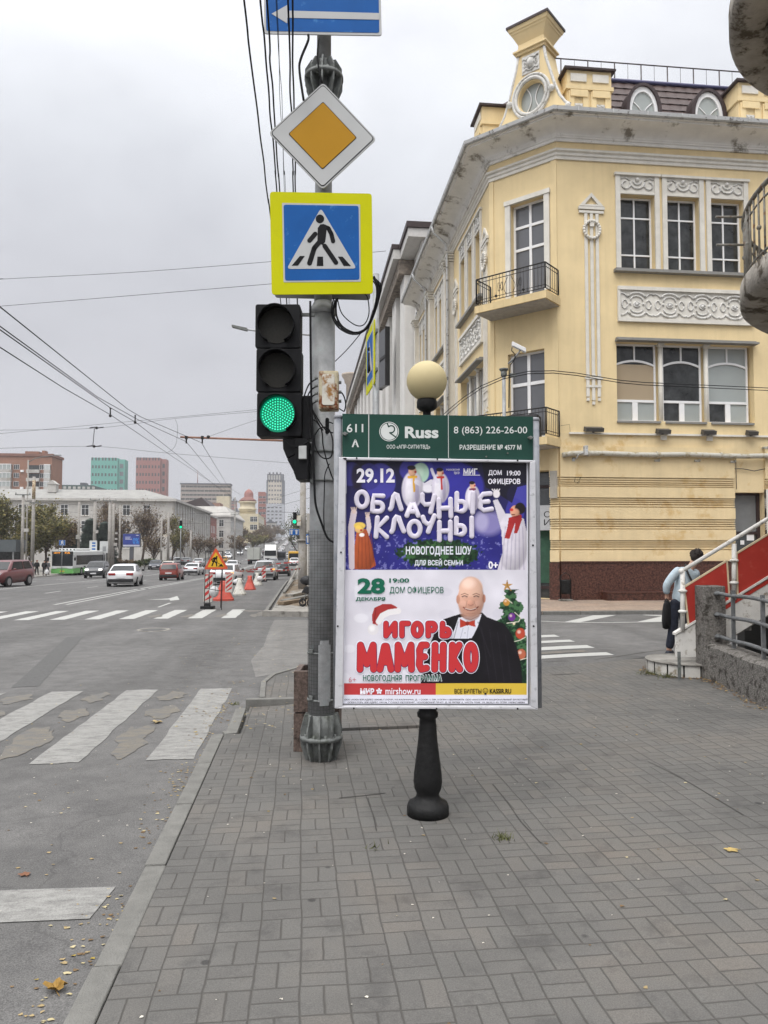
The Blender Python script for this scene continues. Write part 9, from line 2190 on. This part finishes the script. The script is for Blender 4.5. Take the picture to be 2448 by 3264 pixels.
# warning tape
def tape(label,pts,wd=.05):
    out=smooth(pts,10); mb=MB(); n=len(out)-1; Ltot=0
    for i in range(n):
        a,b=out[i],out[i+1]; L=(b-a).length; m=max(1,int(L/.25)); 
        for k in range(m):
            p_=a.lerp(b,k/m);q_=a.lerp(b,(k+1)/m); mb.cur=int(Ltot/.25)%2; mb.quad(p_-Z*wd/2,q_-Z*wd/2,q_+Z*wd/2,p_+Z*wd/2); Ltot+=L/m
    o=mb.build('warning_tape',[M_stripe,M_sw],solid=False); tag(o,label,'warning tape','red and white warning tape')
pole_t=P(985,1813,39)
tape('red and white tape stretched level from the barriers to the thick concrete pole',[P(750,1818,29),P(770,1821,32),P(840,1822,36),P(915,1817,39),P(968,1812,41)],.07)
tape('red and white tape rising from the white car towards the far delineator',[P(765,1820,31),P(800,1816,34),P(830,1808,38),P(880,1797,44),P(968,1790,41)],.06)
# excavated kerb stones, planks and rubble on the far pavement
rnd=random.Random(31); 
for k,(x0,y0,x1,y1,th,wd_) in enumerate(((920,1905,985,1893,.12,.35),(905,1922,985,1908,.10,.30),(895,1930,960,1922,.12,.25),(918,1870,944,1838,.10,.15),(905,1892,935,1862,.08,.14),(930,1850,948,1828,.1,.14))):
    a=G(x0,y0);b=G(x1,y1); d=(b-a); d.z=0; L=d.length; u=d.normalized(); n_=Vector((-u.y,u.x,0)); mb=MB(); zz0=zs(a.x,a.y); mb.prism((Vector((a.x,a.y,zz0+.02)),u,n_,Z),[(0,-wd_/2),(L,-wd_/2+.03),(L,wd_/2),(0,wd_/2)],0,th); o=mb.build('loose_slab',[M_conc2,M_conc,mat('wet_plank',(.17,.13,.09),rough=.9,var=.3,scale=9,world=True)][k%3],bevel=.01); tag(o,['wide concrete slab lying nearest the crossing corner','dug out kerb slab resting behind the nearest one','slanted slab at the outer edge of the dug up strip','plank along the soil trench beside the thick pole','short plank end in the soil trench','farthest plank in the soil trench'][k],'slab','loose slabs at the dug up pavement')
# baby stroller half hidden by the near pole
g=G(970,1934); stl=thing('stroller','black baby stroller half hidden behind the steel pole on the far pavement','stroller',g); d=(g-CAM).dot(FWD); s=d/FPX
SPx=lambda x,y,dd=0: P(x,y,d+dd)
for (x,y,r_,dd) in ((965,1922,10,0),(992,1922,12,0),(965,1918,10,.4),(992,1920,12,.4)):
    c=SPx(x,y,dd); mb=MB(); mb.tube([c+RGT*(r_*s*math.cos(a))+Z*(r_*s*math.sin(a)) for a in [2*math.pi*i/16 for i in range(16)]],.022,6,closed=True); mb.cyl(c-BK*.02,c+BK*.02,.03,n=8); mb.build('wheel',M_tyre,stl)
mb=MB(); mb.tube([SPx(965,1920),SPx(975,1895),SPx(990,1870),SPx(1000,1840)],.014,6); mb.tube([SPx(992,1920),SPx(978,1895),SPx(968,1880)],.014,6); mb.tube([SPx(1000,1840),SPx(1003,1836)],.02,6); mb.build('frame',M_rim,stl)
mb=MB(); rings=[[SPx(x,y)+BK*o for x,y,o in ((962+6*k,1888-10*k,-.2),(985+3*k,1892-9*k,-.2),(985+3*k,1892-9*k,.2),(962+6*k,1888-10*k,.2))] for k in range(3)]; mb.loft(rings,smooth=False); mb.build('seat',M_blk,stl,bevel=.03)
mb=MB(); c=SPx(978,1850); mb.sphere(c,(.24,.24,.17),14,8); mb.build('hood',M_blk,stl)
# ================================================================ signs, boards and people across the avenue
def rsign(label,px,py,wpx,hpx,d,m,post=True,name='road_sign',marks=None):
    c=P(px,py,d); zz=zs(c.x,c.y); t=thing(name,label,'road sign',(c.x,c.y,zz)); w_=wpx/FPX*d/2;h_=hpx/FPX*d/2; f_=(c,RGT,Z,BK); mb=MB(); mb.prism(f_,rrect(-w_,-h_,w_,h_,.03),-.03,0); mb.build('plate',M_sw,t); mb=MB(); mb.prism(f_,rrect(-w_*.93,-h_*.93,w_*.93,h_*.93,.03),.002,.006,back=False); mb.build('field',m,t)
    if post: mb=MB(); mb.cyl((c.x,c.y+.06,zz),(c.x,c.y+.06,c.z+h_),.035,n=8); mb.build('post',M_galv,t)
    if marks: 
        mb=MB(); marks(mb,f_,w_,h_); mb.build('symbol',M_sw,t,solid=False)
    return t
def arrow_up(mb,f,xs_,h_):
    for x in xs_: mb.fpoly(f,[(x-.05,-h_*.7),(x+.05,-h_*.7),(x+.05,h_*.35),(x+.13,h_*.35),(x,h_*.75),(x-.13,h_*.35),(x-.05,h_*.35)],.008)
rsign('blue sign with a walking figure above the bus',198,1730,20,17,82,M_sb,True,'road_sign',lambda mb,f,w_,h_: (mb.fpoly(f,[(-.18,-.24),(-.08,-.24),(0,-.02),(.10,-.24),(.2,-.24),(.08,.1),(.18,.02),(.2,.08),(.06,.2),(-.1,.18),(-.16,.02),(-.1,.0),(-.06,.08)],.008),mb.fpoly(f,[(.05+.06*math.cos(k),.26+.06*math.sin(k)) for k in range(6)],.008)))
rsign('blue lane sign with three white arrows left of the thick concrete pole',938,1696,32,20,40.3,M_sb,False,'road_sign',lambda mb,f,w_,h_: arrow_up(mb,f,(-.15,.12),h_))
rsign('narrow blue arrow sign right of the thick concrete pole',981,1718,12,34,40.5,M_sb,False,'road_sign',lambda mb,f,w_,h_: arrow_up(mb,f,(0,),h_))
def routeb(label,px,py,wpx,hpx,d,marks):
    c=P(px,py,d); zz=zs(c.x,c.y); t=thing('route_board',label,'notice board',(c.x,c.y,zz)); w_=wpx/FPX*d/2;h_=hpx/FPX*d/2; f_=(c,RGT,Z,BK); mb=MB(); mb.prism(f_,rrect(-w_,-h_,w_,h_,.03),-.05,0); mb.build('board',mat('board_white',(.46,.47,.46),rough=.6,var=.06),t); mb=MB(); marks(mb,f_,w_,h_); mb.build('blue_rows' if px<310 else 'grey_panel',M_sb if px<310 else M_galv,t,solid=False); mb=MB(); mb.cyl((c.x,c.y+.1,zz),(c.x,c.y+.1,c.z),.05,n=8); mb.build('post',M_galv,t)
routeb('white board with three blue rows between the bus and the paired poles',297,1740,24,34,94,lambda mb,f,w_,h_: [mb.fquad(f,-w_*.3,y,w_*.6,y+.2,.004) for y in (.25,-.1,-.5)])
routeb('blank white board with a grey plate left of the paired poles',331,1744,26,38,95,lambda mb,f,w_,h_: mb.fquad(f,-w_*.3,-.55,w_*.55,.1,.004))
bc=P(419,1722,112); bz=zs(bc.x,bc.y); bbd=thing('billboard','blue lit advertising billboard on one dark post beside the bare trees','billboard',(bc.x,bc.y,bz)); f_=(bc,RGT,Z,BK); w_=57/FPX*112/2; h_=44/FPX*112/2
mb=MB(); mb.prism(f_,rrect(-w_,-h_,w_,h_,.04),-.35,0); mb.build('case',M_gr,bbd); mb=MB(); mb.fquad(f_,-w_*.93,-h_*.9,w_*.93,h_*.9,.004); scp=mb.build('screen',mat('screen_blue',(.035,.05,.20),rough=.4,var=.35,scale=.8,emit=(.03,.05,.22),estr=.25),bbd,solid=False)
M_bl2=mat('screen_bright',(.05,.20,.55),rough=.4,var=.1); M_blw=mat('screen_pale',(.45,.46,.55),rough=.4,var=.1)
text_part('0%',f_,w_*.15,-h_*.55,w_*.85,h_*.35,M_bl2,scp,w=.01,bold=.03)
mb=MB(); mb.fquad(f_,-w_*.93,-h_*.9,w_*.93,-h_*.66,.008); mb.fquad(f_,-w_*.7,h_*.42,-w_*.1,h_*.50,.008); mb.fquad(f_,-w_*.7,h_*.26,-w_*.2,h_*.34,.008); mb.fquad(f_,-w_*.7,h_*.10,w_*.05,h_*.20,.008); mb.fquad(f_,w_*.5,h_*.66,w_*.8,h_*.76,.008); mb.build('text_lines',M_blw,scp,solid=False)
mb=MB(); mb.fbox(f_,-.28,-h_-2.6,-.3,.28,-h_-.001,-.02); mb.build('post',M_gr,bbd)
# small traffic signals far off
for px,py,d,lb in ((576,1680,95,'far traffic signal showing green before the pilastered facade'),(939,1663,41,'traffic signal showing green on an arm left of the thick concrete pole')):
    c=P(px,py,d); t=thing('traffic_light',lb,'traffic light',(c.x,c.y,c.z-.4),0); s=.32 if d>60 else .20; mb=MB(); mb.cbox(c+Z*s*1.05+BK*-.1,(s*1.0,.2,s*3.2)); mb.build('lamp_housing',M_tl,t)
    mb=MB(); mb.cyl(c+BK*.0,c+BK*.02,s*.48,n=14); mb.build('lens',mat('green_signal_far',(.0,.3,.15),rough=.3,var=0,emit=(.0,.95,.42),estr=1.2),t)
    mb=MB()
    if d>60: mb.cyl((c.x,c.y+.15,zs(c.x,c.y)),(c.x,c.y+.15,c.z+1.2),.06,n=8)
    else: mb.tube([c+Z*.1,P(953,1655,41),P(962,1640,41)],.03,6)
    mb.build('post' if d>60 else 'arm',M_galv,t)
# shelter at the left edge
sx=P(30,1742,80); zz=zs(sx.x,sx.y); sh=thing('stop_shelter','dark glazed stop shelter at the left edge behind the red off roader','bus shelter',(sx.x,sx.y,zz))
mb=MB(); mb.box(sx.x-6,sx.y-1.2,zz+2.6,sx.x+1.1,sx.y+1.6,zz+3.9); mb.build('roof_fascia',mat('shelter_grey',(.075,.085,.09),rough=.5,var=.15,scale=1),sh)
mb=MB(); mb.box(sx.x-5.8,sx.y+1.3,zz,sx.x+.9,sx.y+1.36,zz+2.59); mb.build('glass_wall',M_gdark,sh)
for k in range(5): mb=MB(); x=sx.x-5.7+k*1.6; mb.box(x,sx.y-1.0,zz,x+.12,sx.y-.88,zz+2.59); mb.build('post',M_galv,sh)
# people at the stop
M_c1=mat('coat_white',(.50,.49,.47),rough=.9,var=.1); M_c2=mat('coat_black',(.014,.013,.014),rough=.9,var=.2); M_c3=mat('coat_grey',(.10,.10,.105),rough=.9,var=.2); M_c4=mat('trousers_grey',(.05,.05,.06),rough=.9,var=.2); M_hr=mat('red_hair',(.16,.05,.025),rough=.8,var=.2)
def walker(label,px,d,h,coat,tr,hair,stride=.15,face=1,dy=0):
    p=P(px,1742,d); b=(p.x,p.y,zs(p.x,p.y)+.02); k=h/1.7
    J={'pelvis':(0,0,.90),'belt':(0,0,1.0),'chest':(0,.02,1.25),'waist':(0,0,1.05),'hem':(0,0,.72),'neck':(0,.02,1.45),'collar':(0,.02,1.40),'head':(0,.03,1.56),'crown':(0,.03,1.64),'face':(.2*face,-.2 if dy==0 else .2,1.55),'lsh':(-.19,0,1.38),'lel':(-.25,-.02,1.12),'lcuff':(-.24,.05,.92),'lwr':(-.24,.06,.9),'lhand':(-.23,.08,.82),'rsh':(.19,0,1.38),'rel':(.25,-.02,1.12),'rcuff':(.24,.05,.92),'rwr':(.24,.06,.9),'rhand':(.23,.08,.82),
       'lhip':(-.09,0,.86),'lkn':(-.10-stride*.4,-.02,.47),'lhem':(-.10-stride,.02,.1),'lan':(-.10-stride,.02,.08),'ltoe':(-.10-stride+.14*face,-.08,.03),'rhip':(.09,0,.86),'rkn':(.10+stride*.5,-.02,.47),'rhem':(.10+stride,.02,.1),'ran':(.10+stride,.02,.08),'rtoe':(.10+stride+.14*face,-.08,.03)}
    return figure('person',label,b,J,[M_skin,coat,tr,M_shoe,hair],group='people waiting at the bus stop',scale=k,coat=True)
walker('person in a white jacket striding beside the leaning kerb pole',79,79,1.55,M_c1,M_c4,M_hair,.22)
walker('person in a grey coat standing by the rusty collared pole',101,82,1.72,M_c3,M_c4,mat('grey_hair',(.25,.24,.23),rough=.8,var=.2),.02)
walker('red haired person in a long black coat at the bus stop',119,83,1.70,M_c2,M_c2,M_hr,.06)
walker('person in black with a bag right in front of the bus',143,80,1.68,M_c2,M_c2,M_hair,.03)
walker('person in dark clothes behind the one next to the bus',153,84,1.66,M_c3,M_c2,M_hair,.03)
p=P(151,1742,79.8); z0=zs(p.x,p.y); mb=MB(); mb.sphere((p.x,p.y,z0+.42),(.22,.12,.27),12,8); mb.tube([(p.x-.12,p.y,z0+.62),(p.x,p.y,z0+.85),(p.x+.12,p.y,z0+.62)],.02,5); o=mb.build('carrier_bag',M_bagw); tag(o,'pale carrier bag held by the person in black beside the bus','bag')
# ================================================================ fallen leaves
rnd=random.Random(77); mb=MB(); 
def leaf(mb,x,y,z,r,rn):
    a=rn.uniform(0,6.28); tilt=rn.uniform(-.35,.35); pts=[]
    for k in range(7): t=2*math.pi*k/7; rr=r*(1+.25*math.sin(3*t)); pts.append(Vector((x+rr*math.cos(t+a),y+rr*.62*math.sin(t+a)*1.0,z+max(0,.35*r*math.sin(t)*tilt*2)+.003+.004*rn.random())))
    mb.poly(pts)
def zg(x,y): return zs(x,y) if x>XK else zroad(x,y)
for k in range(1000):
    y=rnd.uniform(2.6,11); 
    q_=rnd.random()
    if q_<.72: x=XK-.13-abs(rnd.gauss(0,.13)); y+=.0
    elif q_<.88: x=rnd.uniform(-3.2,-.9)
    else: x=rnd.uniform(-.7,4.5); y=rnd.uniform(2.6,9)
    if q_<.72 and math.sin(y*2.3)+math.sin(y*5.1+1)<rnd.uniform(-1.6,1.2): continue
    mb.cur=rnd.choices((0,1,2,3),(4,4,3,1))[0]; leaf(mb,x,y,zg(x,y),rnd.uniform(.005,.015),rnd)
for k in range(230):
    g=G(rnd.uniform(560,985),rnd.uniform(1990,2330)); x=g.x;y=g.y; mb.cur=rnd.choices((0,1,2,3),(4,4,2,2))[0]; leaf(mb,x,y,zg(x,y)+.004,rnd.uniform(.007,.02),rnd)
for k in range(260):
    x=rnd.uniform(-3,5.0); y=rnd.uniform(2.4,10); 
    mb.cur=4; leaf(mb,x,y,zg(x,y),rnd.uniform(.003,.008),rnd)
M_l1=mat('leaf_tan','#8f7e5c',rough=.8,var=.3,scale=20); M_l2=mat('leaf_brown2','#67543c',rough=.8,var=.3,scale=20); M_l3=mat('leaf_pale','#a39877',rough=.8,var=.25,scale=20); M_l4=mat('leaf_yellow2','#94803a',rough=.75,var=.25,scale=20); M_chip=mat('pale_chip','#bdb8ac',rough=.9,var=.15)
o=mb.build('fallen_leaves',[M_l1,M_l2,M_l3,M_l4,M_chip],solid=False); o['kind']='stuff'
def single(label,px,py,r,m,dz=0,cup=.25):
    g=G(px,py,dz); mb=MB(); a0=rnd.uniform(0,6.28); n=18; rr=[r*(1+.28*math.sin(5*2*math.pi*k/n)+.1*math.sin(11*k)) for k in range(n)]; z_=g.z+.006
    rim=[mb.V((g.x+rr[k]*math.cos(2*math.pi*k/n+a0),g.y+rr[k]*.8*math.sin(2*math.pi*k/n+a0),z_+cup*r*(.4+.6*math.sin(4*math.pi*k/n)**2))) for k in range(n)]; c=mb.V((g.x,g.y,z_))
    for k in range(n): mb.F([c,rim[k],rim[(k+1)%n]])
    mb.tube([Vector((g.x,g.y,z_)),Vector((g.x+r*1.5*math.cos(a0),g.y+r*1.5*math.sin(a0),z_+.004))],.0016,4); o=mb.build('fallen_leaf',m,solid=False); tag(o,label,'leaf')
single('big curled yellow brown leaf on the asphalt by the near kerb end',177,3160,.042,mat('leaf_ochre2','#8a6c34',rough=.7,var=.35,scale=40),-KERB,.8)
single('round yellow leaf alone on the right of the pavement',2331,2712,.036,mat('leaf_straw','#9c8754',rough=.8,var=.2,scale=40),0,.1)
single('tan leaf on the asphalt between two near zebra stripes',500,2305,.055,M_l1,-KERB,.4); single('rust coloured leaf on the asphalt below the near zebra',78,2791,.030,mat('leaf_rusty','#6e4c38',rough=.8,var=.3),-KERB,.2)
mb=MB(); 
for (cx0,cy0,nn) in ((1603,2672,70),(1195,2700,14),(752,2246,40)):
    g=G(cx0,cy0)
    for k in range(nn): a=Vector((g.x+rnd.gauss(0,.03),g.y+rnd.gauss(0,.025),g.z)); t=a+Vector((rnd.gauss(0,.03),rnd.gauss(0,.03),rnd.uniform(.01,.045))); mb.poly([a+Vector((.003,0,0)),a-Vector((.003,0,0)),t])
o=mb.build('weeds',M_weed,solid=False); o['kind']='stuff'
# ================================================================ thin autumn haze
mb=MB(); mb.box(-1500,-320,-6,1500,1300,125); hz=mb.mesh('haze',[]); ho=bpy.data.objects.new('haze',hz); col.objects.link(ho); ho['kind']='stuff'
m=bpy.data.materials.new('haze'); m.use_nodes=True; nt=m.node_tree; nt.nodes.clear(); o_=N(nt,'ShaderNodeOutputMaterial'); v=N(nt,'ShaderNodeVolumePrincipled'); v.inputs['Color'].default_value=(.86,.87,.90,1); v.inputs['Density'].default_value=.00035; v.inputs['Anisotropy'].default_value=.2; nt.links.new(v.outputs[0],o_.inputs['Volume']); hz.materials.append(m)
